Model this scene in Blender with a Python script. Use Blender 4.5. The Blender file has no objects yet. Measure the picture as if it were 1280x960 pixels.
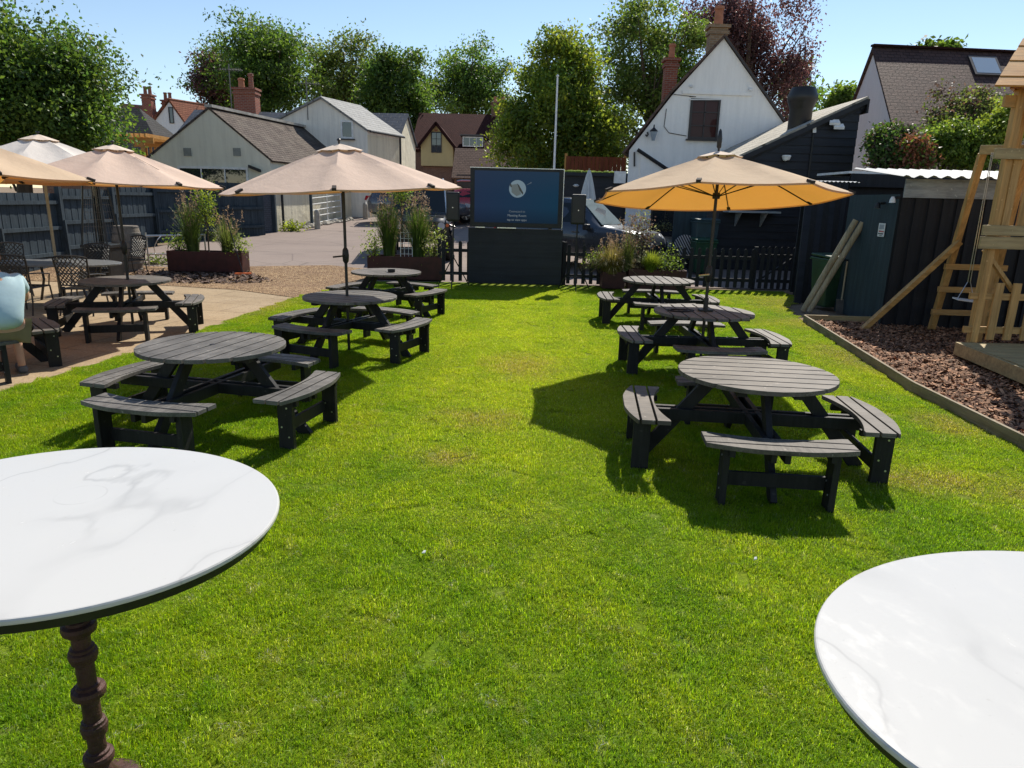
import bpy, math, random
import numpy as np
from mathutils import Vector, Matrix
RAD = math.radians
scene = bpy.context.scene
COL = scene.collection

# ------------------------------------------------------------------ camera
CAM_H = 2.01
FPX, PITCH, ROLL = 870.0, RAD(14.9), RAD(1.42)
_F = Vector((0, math.cos(PITCH), -math.sin(PITCH)))
_R = Vector((1, 0, 0)); _U = _R.cross(_F)
CR = _R * math.cos(ROLL) + _U * math.sin(ROLL)
CU = -_R * math.sin(ROLL) + _U * math.cos(ROLL)
cam_d = bpy.data.cameras.new('camera')
cam_d.sensor_width = 36; cam_d.lens = FPX / 1280 * 36
cam_d.clip_start = 0.05; cam_d.clip_end = 3000
cam = bpy.data.objects.new('camera', cam_d); COL.objects.link(cam)
M = Matrix((CR, CU, -_F)).transposed().to_4x4(); M.translation = (0, 0, CAM_H)
cam.matrix_world = M
scene.camera = cam

def at(px, py, Y):
    """world point at depth Y that the survey of the photograph gives for a pixel"""
    d = _F + (px - 640) / FPX * CR - (py - 480) / FPX * CU
    return Vector((0, 0, CAM_H)) + d * (Y / d.y)

def gz(y):
    """ground height: the lawn is level, the car park climbs gently behind it"""
    return 0.055 * min(max(0.0, y - 16), 26)

# ------------------------------------------------------------------ mesh builder
class MB:
    def __init__(s): s.v = []; s.f = []; s.uv = {}
    def add(s, pts, faces):
        n = len(s.v); s.v += [tuple(p) for p in pts]; s.f += [tuple(i + n for i in f) for f in faces]
    def box(s, c, size, rz=0.0, rot=None):
        x, y, z = size[0] / 2, size[1] / 2, size[2] / 2
        P = [Vector((a, b, d)) for d in (-z, z) for b in (-y, y) for a in (-x, x)]
        R = rot if rot is not None else Matrix.Rotation(rz, 3, 'Z')
        c = Vector(c)
        s.add([R @ p + c for p in P], [(0, 2, 3, 1), (4, 5, 7, 6), (0, 1, 5, 4), (2, 6, 7, 3), (0, 4, 6, 2), (1, 3, 7, 5)])
        return s
    def bar(s, a, b, w, t, up=(0, 0, 1)):
        a, b = Vector(a), Vector(b); d = (b - a).normalized(); up = Vector(up)
        sd = d.cross(up)
        if sd.length < 1e-4: sd = d.cross(Vector((1, 0, 0)))
        sd.normalize(); u = sd.cross(d)
        P = [q + sd * (i * w / 2) + u * (j * t / 2) for q in (a, b) for j in (-1, 1) for i in (-1, 1)]
        s.add(P, [(0, 2, 3, 1), (4, 5, 7, 6), (0, 1, 5, 4), (2, 6, 7, 3), (0, 4, 6, 2), (1, 3, 7, 5)])
        return s
    def tube(s, pts, r, n=8, cap=True):
        pts = [Vector(p) for p in pts]
        rs = r if isinstance(r, (list, tuple)) else [r] * len(pts)
        base = len(s.v); prev = None
        for i, p in enumerate(pts):
            d = (pts[min(i + 1, len(pts) - 1)] - pts[max(i - 1, 0)]).normalized()
            if prev is None:
                ref = Vector((0, 0, 1)) if abs(d.z) < .9 else Vector((1, 0, 0))
                a = d.cross(ref).normalized()
            else:
                a = (prev - d * prev.dot(d)).normalized()
            prev = a; b = d.cross(a)
            for k in range(n):
                t = 2 * math.pi * k / n
                s.v.append(tuple(p + (a * math.cos(t) + b * math.sin(t)) * rs[i]))
        for i in range(len(pts) - 1):
            for k in range(n):
                o = base + i * n; k2 = (k + 1) % n
                s.f.append((o + k, o + k2, o + n + k2, o + n + k))
        if cap:
            s.f.append(tuple(base + k for k in reversed(range(n))))
            s.f.append(tuple(base + (len(pts) - 1) * n + k for k in range(n)))
        return s
    def lathe(s, prof, c=(0, 0, 0), n=24, sx=1.0, sy=1.0):
        base = len(s.v)
        for r, z in prof:
            for k in range(n):
                t = 2 * math.pi * k / n
                s.v.append((c[0] + r * math.cos(t) * sx, c[1] + r * math.sin(t) * sy, c[2] + z))
        for i in range(len(prof) - 1):
            for k in range(n):
                o = base + i * n; k2 = (k + 1) % n
                s.f.append((o + k, o + k2, o + n + k2, o + n + k))
        s.f.append(tuple(base + k for k in reversed(range(n))))
        s.f.append(tuple(base + (len(prof) - 1) * n + k for k in range(n)))
        return s
    def prism(s, poly, vec):
        vec = Vector(vec); poly = [Vector(p) for p in poly]; n = len(poly)
        nn = Vector((0, 0, 0))
        for i in range(n): nn += poly[i].cross(poly[(i + 1) % n])
        if nn.dot(vec) > 0: poly = poly[::-1]
        s.add(poly + [p + vec for p in poly], [tuple(range(n)), tuple(range(2 * n - 1, n - 1, -1))] +
              [(i, i + n, (i + 1) % n + n, (i + 1) % n) for i in range(n)])
        return s
    def slab(s, a, b, c, d, th):
        """sheet a-b (along), b-c (up the slope) with thickness below and metre UVs on every side"""
        a, b, c, d = map(Vector, (a, b, c, d))
        nrm = (b - a).cross(d - a).normalized()
        n = len(s.v); dn = -nrm * th
        s.v += [tuple(p) for p in (a, b, c, d, a + dn, b + dn, c + dn, d + dn)]
        W, H = (b - a).length, (d - a).length
        for f, uv in [((0, 1, 2, 3), [(0, 0), (W, 0), (W, H), (0, H)]), ((7, 6, 5, 4), None), ((0, 4, 5, 1), None),
                      ((1, 5, 6, 2), None), ((2, 6, 7, 3), None), ((3, 7, 4, 0), None)]:
            if uv: s.uv[len(s.f)] = uv
            s.f.append(tuple(i + n for i in f))
        return s
    def build(s, name, mat, parent=None, loc=None, smooth=False, bevel=0.0, origin=False, mats=None, rot=0.0):
        V = s.v
        if origin:
            A = np.array(V); c = Vector(((A[:, 0].min() + A[:, 0].max()) / 2, (A[:, 1].min() + A[:, 1].max()) / 2, A[:, 2].min()))
            V = [tuple(Vector(p) - c) for p in V]; loc = c
        me = bpy.data.meshes.new(name); me.from_pydata(V, [], s.f); me.update()
        if s.uv:
            ul = me.uv_layers.new(name='UVMap')
            for i, uvs in s.uv.items():
                for li, uv in zip(me.polygons[i].loop_indices, uvs): ul.data[li].uv = uv
        me.materials.append(mat)
        if smooth:
            me.shade_smooth()
            try: me.set_sharp_from_angle(angle=RAD(40))
            except Exception: pass
        o = bpy.data.objects.new(name, me); COL.objects.link(o)
        if parent: o.parent = parent
        if loc is not None: o.location = loc
        o.rotation_euler.z = rot
        if bevel:
            m = o.modifiers.new('edge', 'BEVEL'); m.width = bevel; m.segments = 2; m.limit_method = 'ANGLE'; m.angle_limit = RAD(35)
        return o

def tag(o, label, cat, group=None, kind=None):
    if label: o['label'] = label
    if cat: o['category'] = cat
    if group: o['group'] = group
    if kind: o['kind'] = kind
    return o
def thing(name, label, cat, loc=(0, 0, 0), rz=0.0, group=None):
    o = bpy.data.objects.new(name, None); COL.objects.link(o); o.empty_display_size = .2
    o.location = loc; o.rotation_euler.z = rz
    return tag(o, label, cat, group)
def structure(o):
    o['kind'] = 'structure'; return o
def copy_tree(o, parent=None):
    c = o.copy(); COL.objects.link(c); c.parent = parent
    for ch in o.children: copy_tree(ch, c)
    return c

# ------------------------------------------------------------------ materials
class NT:
    def __init__(s, name):
        s.m = bpy.data.materials.new(name); s.m.use_nodes = True
        s.t = s.m.node_tree; s.t.nodes.clear()
        s.out = s.n('ShaderNodeOutputMaterial')
    def n(s, kind, **kw):
        nd = s.t.nodes.new(kind)
        for k, v in kw.items():
            if k.startswith('_'): setattr(nd, k[1:], v)
        for k, v in kw.items():
            if not k.startswith('_'):
                k2 = int(k[1:]) if k[0] == 'i' and k[1:].isdigit() else k.replace('__', ' ')
                s.set(nd.inputs[k2], v)
        return nd
    def set(s, inp, v):
        if isinstance(v, bpy.types.NodeSocket): s.t.links.new(v, inp)
        elif isinstance(v, bpy.types.Node): s.t.links.new(v.outputs[0], inp)
        elif isinstance(v, (tuple, list)) and inp.type == 'RGBA' and len(v) == 3: inp.default_value = (*v, 1)
        else: inp.default_value = v
    def math(s, op, a, b=0.0, c=None):
        nd = s.n('ShaderNodeMath', _operation=op); s.set(nd.inputs[0], a); s.set(nd.inputs[1], b)
        if c is not None: s.set(nd.inputs[2], c)
        return nd.outputs[0]
    def mix(s, fac, a, b, mode='MIX'):
        nd = s.n('ShaderNodeMix', _data_type='RGBA', _blend_type=mode)
        s.set(nd.inputs[0], fac); s.set(nd.inputs[6], a); s.set(nd.inputs[7], b); return nd.outputs[2]
    def noise(s, vec, scale, detail=4, rough=.6):
        return s.n('ShaderNodeTexNoise', Vector=vec, Scale=scale, Detail=detail, Roughness=rough).outputs[0]
    def ramp(s, fac, stops):
        nd = s.n('ShaderNodeValToRGB'); s.set(nd.inputs[0], fac); e = nd.color_ramp.elements
        while len(e) < len(stops): e.new(.5)
        for el, (p, c) in zip(e, stops):
            el.position = p; el.color = (*c, 1) if len(c) == 3 else c
        return nd.outputs[0]
    def rng(s, v, a, b, c, d):
        nd = s.n('ShaderNodeMapRange'); s.set(nd.inputs[0], v)
        for i, q in enumerate((a, b, c, d)): nd.inputs[i + 1].default_value = q
        return nd.outputs[0]
    def obj(s, scale=(1, 1, 1)):
        tc = s.n('ShaderNodeTexCoord'); return s.n('ShaderNodeMapping', Vector=tc.outputs['Object'], Scale=scale).outputs[0]
    def uvc(s, scale=(1, 1, 1)):
        tc = s.n('ShaderNodeTexCoord'); return s.n('ShaderNodeMapping', Vector=tc.outputs['UV'], Scale=scale).outputs[0]
    def world(s): return s.n('ShaderNodeNewGeometry').outputs['Position']
    def bump(s, h, strength=.5, dist=.01, nrm=None):
        nd = s.n('ShaderNodeBump', Height=h, Strength=strength, Distance=dist)
        if nrm is not None: s.set(nd.inputs['Normal'], nrm)
        return nd.outputs[0]
    def pbr(s, col, rough=.6, spec=.4, metal=0.0, nrm=None, **kw):
        p = s.n('ShaderNodeBsdfPrincipled'); s.set(p.inputs['Base Color'], col); s.set(p.inputs['Roughness'], rough)
        s.set(p.inputs['Specular IOR Level'], spec); s.set(p.inputs['Metallic'], metal)
        if nrm is not None: s.set(p.inputs['Normal'], nrm)
        for k, v in kw.items(): s.set(p.inputs[k.replace('__', ' ')], v)
        return p
    def done(s, sh):
        s.t.links.new(sh.outputs[0], s.out.inputs[0]); return s.m

def scal(c, k): return tuple(min(1, max(0, x * k)) for x in c)
def plain(name, col, rough=.55, spec=.4, metal=0.0, var=.18, scale=6.0, bump=0.0, bscale=40.0, stretch=(1, 1, 1), **kw):
    t = NT(name); v = t.obj(stretch)
    f = t.noise(v, scale, 5)
    c = t.mix(t.rng(f, .3, .7, 0, 1), scal(col, 1 - var), scal(col, 1 + var))
    nrm = t.bump(t.noise(v, bscale, 3), bump, .01) if bump else None
    r = t.rng(f, .3, .7, max(0, rough - .06), min(1, rough + .06))
    return t.done(t.pbr(c, r, spec, metal, nrm, **kw))
def wood(name, col, worn, rough=.5, spec=.4, amount=.5, axis=0, gs=1.0):
    """timber with grain along one object axis, knots and worn streaks"""
    st = [22 * gs, 22 * gs, 22 * gs]; st[axis] = 1.3 * gs
    t = NT(name); rnd = t.math('MULTIPLY', t.n('ShaderNodeObjectInfo').outputs['Random'], 37.0)
    def sh(q):
        a = t.n('ShaderNodeVectorMath', _operation='ADD'); t.set(a.inputs[0], q); t.set(a.inputs[1], t.n('ShaderNodeCombineXYZ', X=rnd, Y=rnd, Z=rnd)); return a.outputs[0]
    v = sh(t.obj(tuple(st))); o = sh(t.obj())
    g = t.noise(v, 1.6, 6, .65); g2 = t.noise(v, 6, 4, .7); big = t.noise(o, 2.2, 3)
    c = t.mix(t.rng(g, .35, .68, 0, 1), scal(col, .62), scal(col, 1.25))
    w = t.math('MULTIPLY', t.rng(g2, .38, .68, 0, 1), t.rng(big, .36, .62, 0, 1))
    c = t.mix(t.math('MULTIPLY', w, amount), c, worn)
    c = t.mix(t.rng(t.noise(o, 23, 3, .4), .70, .74, 0, .35), c, scal(worn, 1.7))
    return t.done(t.pbr(c, t.rng(g2, .3, .7, rough - .1, rough + .15), spec, 0.0, t.bump(g2, .35, .004)))
def tiles(name, c1, c2, mortar, w=.25, h=.12, rough=.8, bump=.8, moss=None, messy=0.0, dist=.02):
    t = NT(name); v = t.uvc()
    if messy:
        nz = t.n('ShaderNodeTexNoise', Vector=v, Scale=3.0, Detail=3.0)
        v = t.n('ShaderNodeMix', _data_type='VECTOR'); 
        t.set(v.inputs[0], messy); t.set(v.inputs[4], t.uvc()); t.set(v.inputs[5], nz.outputs[1]); v = v.outputs[1]
    b = t.n('ShaderNodeTexBrick', Vector=v, Color1=c1, Color2=c2, Mortar=mortar, Scale=1.0, Mortar__Size=.012, Mortar__Smooth=.3, Bias=0.0, Brick__Width=w, Row__Height=h)
    sx = t.n('ShaderNodeSeparateXYZ', Vector=v)
    saw = t.math('FRACT', t.math('DIVIDE', sx.outputs[1], h))
    n = t.noise(t.uvc(), 1.1, 5); n2 = t.noise(t.uvc(), 14, 4)
    c = t.mix(t.rng(n2, .3, .7, 0, .55), b.outputs[0], scal(c1, .5))
    c = t.mix(t.rng(n, .45, .75, 0, .5), c, moss if moss else scal(c2, 1.4))
    hgt = t.math('SUBTRACT', t.math('MULTIPLY', t.math('SUBTRACT', 1.0, saw), 1.0), b.outputs[1])
    hgt = t.math('ADD', hgt, t.math('MULTIPLY', n2, .8))
    return t.done(t.pbr(c, rough, .1, 0.0, t.bump(hgt, bump, dist)))
def brick(name, c1, c2, mortar, w=.215, h=.075, bump=.6, var=.25):
    t = NT(name); o = t.obj(); sp = t.n('ShaderNodeSeparateXYZ', Vector=o)
    v = t.n('ShaderNodeCombineXYZ', X=t.math('ADD', sp.outputs[0], sp.outputs[1]), Y=sp.outputs[2])
    b = t.n('ShaderNodeTexBrick', Vector=v, Color1=c1, Color2=c2, Mortar=mortar, Scale=1.0, Mortar__Size=.01, Mortar__Smooth=.2, Brick__Width=w, Row__Height=h)
    n = t.noise(o, 9, 5)
    c = t.mix(t.rng(n, .35, .7, 0, var), b.outputs[0], scal(c1, .45))
    return t.done(t.pbr(c, .85, .2, 0.0, t.bump(t.math('SUBTRACT', t.math('MULTIPLY', n, .5), b.outputs[1]), bump, .01)))
def render_wall(name, col, stain, rough=.85, amt=.5, streak=True):
    """painted render with rain streaks and damp patches"""
    t = NT(name); o = t.obj(); v = t.obj((3.2, 3.2, .28)); n = t.noise(v, 1.7, 6, .65); b = t.noise(o, .7, 4); f = t.noise(o, 30, 4)
    k = t.math('MULTIPLY', t.rng(n if streak else b, .42, .72, 0, 1), amt)
    c = t.mix(k, col, stain); c = t.mix(t.rng(b, .4, .7, 0, .25), c, scal(col, .82))
    lump = t.noise(o, 2.6, 3)
    return t.done(t.pbr(c, rough, .15, 0.0, t.bump(t.math('ADD', t.math('MULTIPLY', f, .12), lump), .6, .06)))
def leafmat(name, col, back, gloss=.35, trans=.42):
    t = NT(name); a = t.n('ShaderNodeAttribute', _attribute_name='tint')
    c = t.mix(1.0, col, a.outputs[0], 'MULTIPLY'); cb = t.mix(1.0, back, a.outputs[0], 'MULTIPLY')
    p = t.pbr(c, .5, gloss)
    tr = t.n('ShaderNodeBsdfTranslucent', Color=cb)
    return t.done(t.n('ShaderNodeMixShader', i0=trans, i1=p, i2=tr))
def glassmat(name, col=(.02, .025, .03), rough=.04, spec=.9):
    t = NT(name); o = t.obj(); return t.done(t.pbr(col, rough, spec, 0.0, t.bump(t.noise(o, 1.5, 2), .03, .02), Coat__Weight=.3))

MT = {}
MT['stain'] = wood('charcoal stain', (.016, .0155, .016), (.05, .047, .045), .55, .25, .35, 2)
MT['stain_top'] = wood('charcoal stain pale boards', (.09, .084, .077), (.3, .275, .245), .58, .32, .85, 0)  # tabletops and seats get a paler mix than the frame
MT['stain_brown'] = wood('pale brown boards', (.095, .08, .066), (.29, .25, .21), .6, .3, .85, 0)
MT['bolt'] = plain('zinc', (.6, .6, .6), .35, .5, .9)
MT['black_metal'] = plain('black powder coat', (.012, .012, .013), .42, .5)
MT['marble'] = None
SKY_STRENGTH, SUN_STRENGTH, EXPOSURE = 0.102, 4.5, 0.48
GRASS_N = 3300
# ------------------------------------------------------------------ more materials
def _marble():
    t = NT('white marble laminate'); o = t.obj((1.0, .55, 1)); r = t.n('ShaderNodeMapping', Vector=o, Rotation=(0, 0, RAD(38))).outputs[0]
    nz = t.n('ShaderNodeTexNoise', Vector=r, Scale=1.8, Detail=5.0)
    warp = t.n('ShaderNodeVectorMath', _operation='MULTIPLY_ADD'); t.set(warp.inputs[0], nz.outputs[1]); warp.inputs[1].default_value = (.42, .42, .42); t.set(warp.inputs[2], r)
    w = t.n('ShaderNodeTexNoise', Vector=warp.outputs[0], Scale=2.3, Detail=1.5, Roughness=.35).outputs[0]
    line = t.math('ABSOLUTE', t.math('SUBTRACT', w, .5))
    vein = t.math('MULTIPLY', t.rng(line, 0, .011, 1, 0), t.rng(t.noise(r, 2.4, 3), .4, .58, 0, 1))
    halo = t.math('MULTIPLY', t.rng(line, 0, .05, 1, 0), t.rng(t.noise(r, 1.7, 3), .42, .65, 0, .32))
    c = t.mix(t.math('MULTIPLY', vein, .42), (.56, .545, .515), (.3, .29, .275)); c = t.mix(halo, c, (.43, .42, .4))
    ring = t.n('ShaderNodeVectorMath', _operation='LENGTH'); off = t.n('ShaderNodeVectorMath', _operation='SUBTRACT'); t.set(off.inputs[0], t.obj()); off.inputs[1].default_value = (.05, -.12, 1.05); t.set(ring.inputs[0], off.outputs[0])
    mug = t.rng(t.math('ABSOLUTE', t.math('SUBTRACT', ring.outputs['Value'], .075)), 0, .004, .4, 0); c = t.mix(t.math('MULTIPLY', mug, t.rng(t.noise(o, 9, 2), .4, .6, 0, 1)), c, (.3, .28, .25))
    dirt = t.rng(t.noise(t.obj(), 60, 3), .66, .74, 0, .3); c = t.mix(dirt, c, (.4, .38, .34))
    smear = t.rng(t.noise(o, 14, 5, .7), .5, .8, .16, .34)
    return t.done(t.pbr(c, smear, .28))
MT['marble'] = _marble()
MT['iron'] = plain('rusty cast iron', (.06, .026, .02), .6, .4, .2, .45, 14, .5, 60)
def _cloth(name, col, back, tr):
    t = NT(name); o = t.obj(); n = t.noise(o, 3, 5); f = t.noise(o, 220, 2); st = t.noise(o, 1.2, 4)
    c = t.mix(t.rng(n, .3, .7, 0, .3), col, scal(col, .86)); c = t.mix(t.rng(st, .55, .8, 0, .25), c, scal(col, .6))
    p = t.pbr(c, .85, .15, 0.0, t.bump(t.math('ADD', t.math('MULTIPLY', f, .06), t.noise(t.obj((1, 1, .35)), 4.5, 4)), .55, .03)); x = t.n('ShaderNodeBsdfTranslucent', Color=back)
    return t.done(t.n('ShaderNodeMixShader', i0=tr, i1=p, i2=x))
MT['canvas'] = _cloth('cream parasol canvas', (.74, .57, .4), (.8, .33, .05), .34)
MT['canvas_pink'] = _cloth('faded beige parasol canvas', (.76, .585, .475), (.78, .36, .09), .27)
MT['canvas_pale'] = _cloth('pale grey parasol canvas', (.74, .68, .62), (.55, .45, .36), .22)
MT['canvas_white'] = _cloth('white parasol canvas', (.72, .73, .72), (.5, .5, .48), .2)
MT['strap'] = plain('dark strap', (.05, .04, .035), .8, .2)
MT['corten'] = plain('rusted dark red planter steel', (.06, .018, .015), .55, .4, .2, .4, 5, .2, 50)
MT['fence_blue'] = wood('blue grey fence paint', (.04, .055, .068), (.085, .112, .13), .75, .15, .5, 2, .6)
MT['black_board'] = wood('black weatherboard paint', (.017, .019, .025), (.034, .036, .042), .55, .35, .5, 0, .3)
MT['shed_teal'] = wood('dark teal shed cladding', (.026, .045, .055), (.04, .063, .072), .6, .3, .5, 2, .4)
MT['shed_black'] = wood('black shed cladding', (.016, .017, .021), (.03, .03, .034), .6, .3, .5, 2, .4)
MT['pine'] = wood('fresh pine timber', (.5, .28, .09), (.62, .4, .17), .55, .3, .6, 2, .5)
MT['pine_x'] = wood('fresh pine timber across', (.5, .28, .09), (.62, .4, .17), .55, .3, .6, 0, .5)
MT['green_pine'] = wood('pressure treated timber', (.38, .28, .13), (.5, .4, .21), .6, .3, .6, 0, .5)
MT['orange_pine'] = wood('orange stained pine', (.52, .25, .06), (.62, .36, .12), .5, .3, .6, 0, .5)
MT['edging'] = wood('weathered edging board', (.24, .19, .12), (.42, .36, .26), .7, .25, .6, 1, .5)
MT['old_post'] = wood('grey weathered log', (.34, .27, .17), (.52, .46, .36), .75, .2, .7, 2, .5)
MT['fence_red'] = wood('red brown fence stain', (.2, .05, .02), (.28, .085, .035), .7, .25, .5, 2, .4)
MT['white_wall'] = render_wall('lime washed wall', (.9, .88, .85), (.62, .61, .6), .85, .35)
MT['white_plain'] = render_wall('white painted wall', (.76, .76, .75), (.6, .6, .58), .85, .35)
MT['cream_wall'] = render_wall('cream stained render', (.78, .72, .56), (.42, .38, .29), .85, .5)
MT['shaded_gable_wall'] = render_wall('shade greyed render', (.72, .7, .58), (.45, .43, .37), .9, .4)  # cream render greyed so the colour carries the gable's shade
MT['pale_wall'] = render_wall('pale grey render', (.84, .8, .71), (.4, .39, .37), .9, .45)
MT['yellow_wall'] = render_wall('yellow ochre render', (.55, .44, .22), (.44, .35, .18), .85, .3)
MT['brick_red'] = brick('red brick', (.34, .1, .06), (.25, .07, .05), (.3, .25, .2))
MT['brick_grey'] = brick('painted grey brick', (.1, .115, .14), (.085, .1, .12), (.055, .062, .075))
MT['brick_brown'] = brick('brown brick', (.24, .12, .075), (.18, .085, .06), (.25, .2, .16))
MT['brick_stone'] = brick('old buff brickwork', (.36, .24, .14), (.24, .15, .09), (.3, .26, .2))
MT['tile_moss'] = tiles('rough mossy plain tile', (.17, .135, .115), (.1, .08, .07), (.035, .03, .028), .2, .13, .85, 1.0, (.24, .21, .17), .03, .05)
MT['slate'] = tiles('blue grey slate', (.085, .095, .115), (.06, .068, .085), (.02, .022, .028), .45, .26, .5, .5)
MT['slate_light'] = tiles('pale weathered slate', (.3, .3, .29), (.2, .2, .2), (.08, .08, .08), .4, .22, .6, .6)
MT['tile_maroon'] = tiles('maroon plain tile', (.075, .025, .021), (.05, .017, .016), (.018, .008, .008), .2, .14, .9, .8)
MT['tile_brown'] = tiles('brown plain tile', (.115, .068, .056), (.075, .045, .04), (.022, .015, .014), .24, .19, .75, 1.0, None, 0.0, .03)
MT['tile_pale'] = tiles('pale brown pantile', (.2, .13, .1), (.14, .09, .07), (.06, .04, .035), .22, .16, .8, .8)
MT['tile_red'] = tiles('red plain tile', (.27, .1, .055), (.19, .065, .04), (.06, .03, .02), .22, .15, .8, .8)
MT['roof_dark'] = tiles('dark grey shingle', (.075, .072, .07), (.055, .052, .05), (.025, .025, .025), .3, .2, .85, .6)
MT['stone_tile'] = tiles('pale stone roof tile', (.6, .55, .46), (.42, .38, .31), (.08, .07, .06), .32, .3, .8, 1.0, None, 0.0, .04)
MT['glass'] = glassmat('window glass')
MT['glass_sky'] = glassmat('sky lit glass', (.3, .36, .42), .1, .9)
MT['car_glass'] = glassmat('car glass', (.01, .014, .016), .03, .3)
MT['screen_glass'] = glassmat('windscreen glass', (.17, .215, .22), .06, 1.0)  # pale base colour stands in for the sky reflected in it
MT['tyre'] = plain('tyre rubber', (.016, .016, .017), .8, .3)
MT['rim'] = plain('alloy', (.5, .5, .52), .3, .5, .9)
def paint(name, col, metal=.3):
    return plain(name, col, .28, .5, metal, .04, 3, Coat__Weight=.8, Coat__Roughness=.05)
MT['car_grey'] = paint('metallic grey car paint', (.1, .105, .12)); MT['car_black'] = paint('black car paint', (.012, .013, .015), .0)
MT['car_red'] = paint('red car paint', (.42, .012, .02), .0); MT['car_blue'] = paint('dark blue grey car paint', (.055, .065, .08), .5)
MT['black_plastic'] = plain('black plastic', (.014, .014, .016), .5, .4)
MT['white_plastic'] = plain('white plastic', (.75, .75, .74), .4, .5)
MT['green_plastic'] = plain('green bin plastic', (.012, .06, .028), .45, .4, 0, .25)
MT['bottle_green'] = plain('bottle green bin plastic', (.02, .055, .026), .45, .4, 0, .25)
MT['teal_plastic'] = plain('grey teal plastic', (.03, .06, .066), .5, .4)
MT['silver'] = plain('silver metal', (.62, .63, .64), .3, .5, .85, .1)
MT['galv'] = plain('galvanised corrugated sheet', (.34, .35, .36), .6, .5, .25, .15, 4)
MT['fascia'] = wood('flaking pale grey fascia', (.3, .32, .33), (.46, .47, .46), .8, .2, .6, 0, .4)
MT['lattice'] = plain('brown black cast metal', (.035, .032, .03), .38, .5, .3, .2)
MT['table_metal'] = plain('dull grey cast table', (.18, .18, .18), .42, .5, .4, .25, 30)
MT['oak'] = wood('grey oak staves', (.17, .14, .11), (.32, .27, .22), .7, .25, .7, 2, .5)
MT['hoop'] = plain('dull steel hoop', (.16, .15, .14), .5, .5, .6, .3)
MT['orange_plastic'] = plain('orange broom plastic', (.75, .17, .05), .5, .3)
MT['frame_white'] = plain('white window frame', (.72, .72, .7), .5, .4)
MT['frame_dark'] = plain('dark window frame', (.04, .035, .035), .5, .4)
MT['pane_red'] = glassmat('dark curtained glass', (.05, .015, .013), .45, .12)
MT['concrete'] = plain('concrete', (.36, .33, .28), .9, .2, 0, .25, 9, .4, 60)
MT['terracotta'] = plain('terracotta pot', (.4, .17, .1), .8, .2, 0, .2)
MT['soil'] = plain('soil', (.06, .04, .028), .95, .1, 0, .4, 12, .8, 40)
MT['bark'] = wood('tree bark', (.085, .065, .048), (.16, .13, .1), .9, .15, .5, 2, .3)
MT['moss'] = plain('green roof moss', (.2, .26, .04), .95, .1, 0, .4, 14, .8, 50)

# ------------------------------------------------------------------ sky, sun, view
SUN_AZ, SUN_EL = RAD(24.0), RAD(46.5)           # azimuth clockwise from +Y (ahead of the camera)
w = bpy.data.worlds.new('World'); scene.world = w; w.use_nodes = True
nt = w.node_tree; bg = nt.nodes['Background']
sky = nt.nodes.new('ShaderNodeTexSky'); sky.sky_type = 'NISHITA'; sky.sun_disc = False
sky.sun_elevation = SUN_EL; sky.sun_rotation = SUN_AZ; sky.altitude = 60; sky.air_density = 1.0; sky.dust_density = 0.05; sky.ozone_density = 1.0
nt.links.new(sky.outputs[0], bg.inputs[0]); bg.inputs[1].default_value = SKY_STRENGTH
sd = bpy.data.lights.new('sun', 'SUN'); sd.energy = SUN_STRENGTH; sd.angle = RAD(.53); sd.color = (1, .94, .83)
so = bpy.data.objects.new('sun', sd); COL.objects.link(so)
sdir = Vector((math.sin(SUN_AZ) * math.cos(SUN_EL), math.cos(SUN_AZ) * math.cos(SUN_EL), math.sin(SUN_EL)))
so.rotation_euler = (-sdir).to_track_quat('-Z', 'Y').to_euler(); so.location = (20, 40, 60)
scene.view_settings.view_transform = 'Standard'; scene.view_settings.look = 'None'
scene.view_settings.exposure = EXPOSURE; scene.view_settings.gamma = 1
scene.render.engine = 'CYCLES'
scene.cycles.max_bounces = 8; scene.cycles.transparent_max_bounces = 8; scene.cycles.use_denoising = True
scene.cycles.sample_clamp_indirect = 6

# ------------------------------------------------------------------ ground
def sheet(name, poly, z0, mat, step=None):
    """flat sheet draped on the ground profile; long sheets are cut along y so they follow the climb"""
    mb = MB()
    ys = sorted({16.0, 42.0})
    def clip(P, y0, y1):
        for lim, sgn in ((y0, 1), (y1, -1)):
            if lim is None: continue
            Q = []
            for i in range(len(P)):
                a, b = P[i], P[(i + 1) % len(P)]; da, db = (a[1] - lim) * sgn, (b[1] - lim) * sgn
                if da >= 0: Q.append(a)
                if da * db < 0:
                    t = da / (da - db); Q.append((a[0] + (b[0] - a[0]) * t, a[1] + (b[1] - a[1]) * t))
            P = Q
        return P
    for a, b in ((None, 16.0), (16.0, 42.0), (42.0, None)):
        P = clip(list(poly), a, b)
        if len(P) > 2: mb.add([(x, y, gz(y) + z0) for x, y in P], [tuple(range(len(P)))])
    o = mb.build(name, mat); return structure(o)

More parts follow.
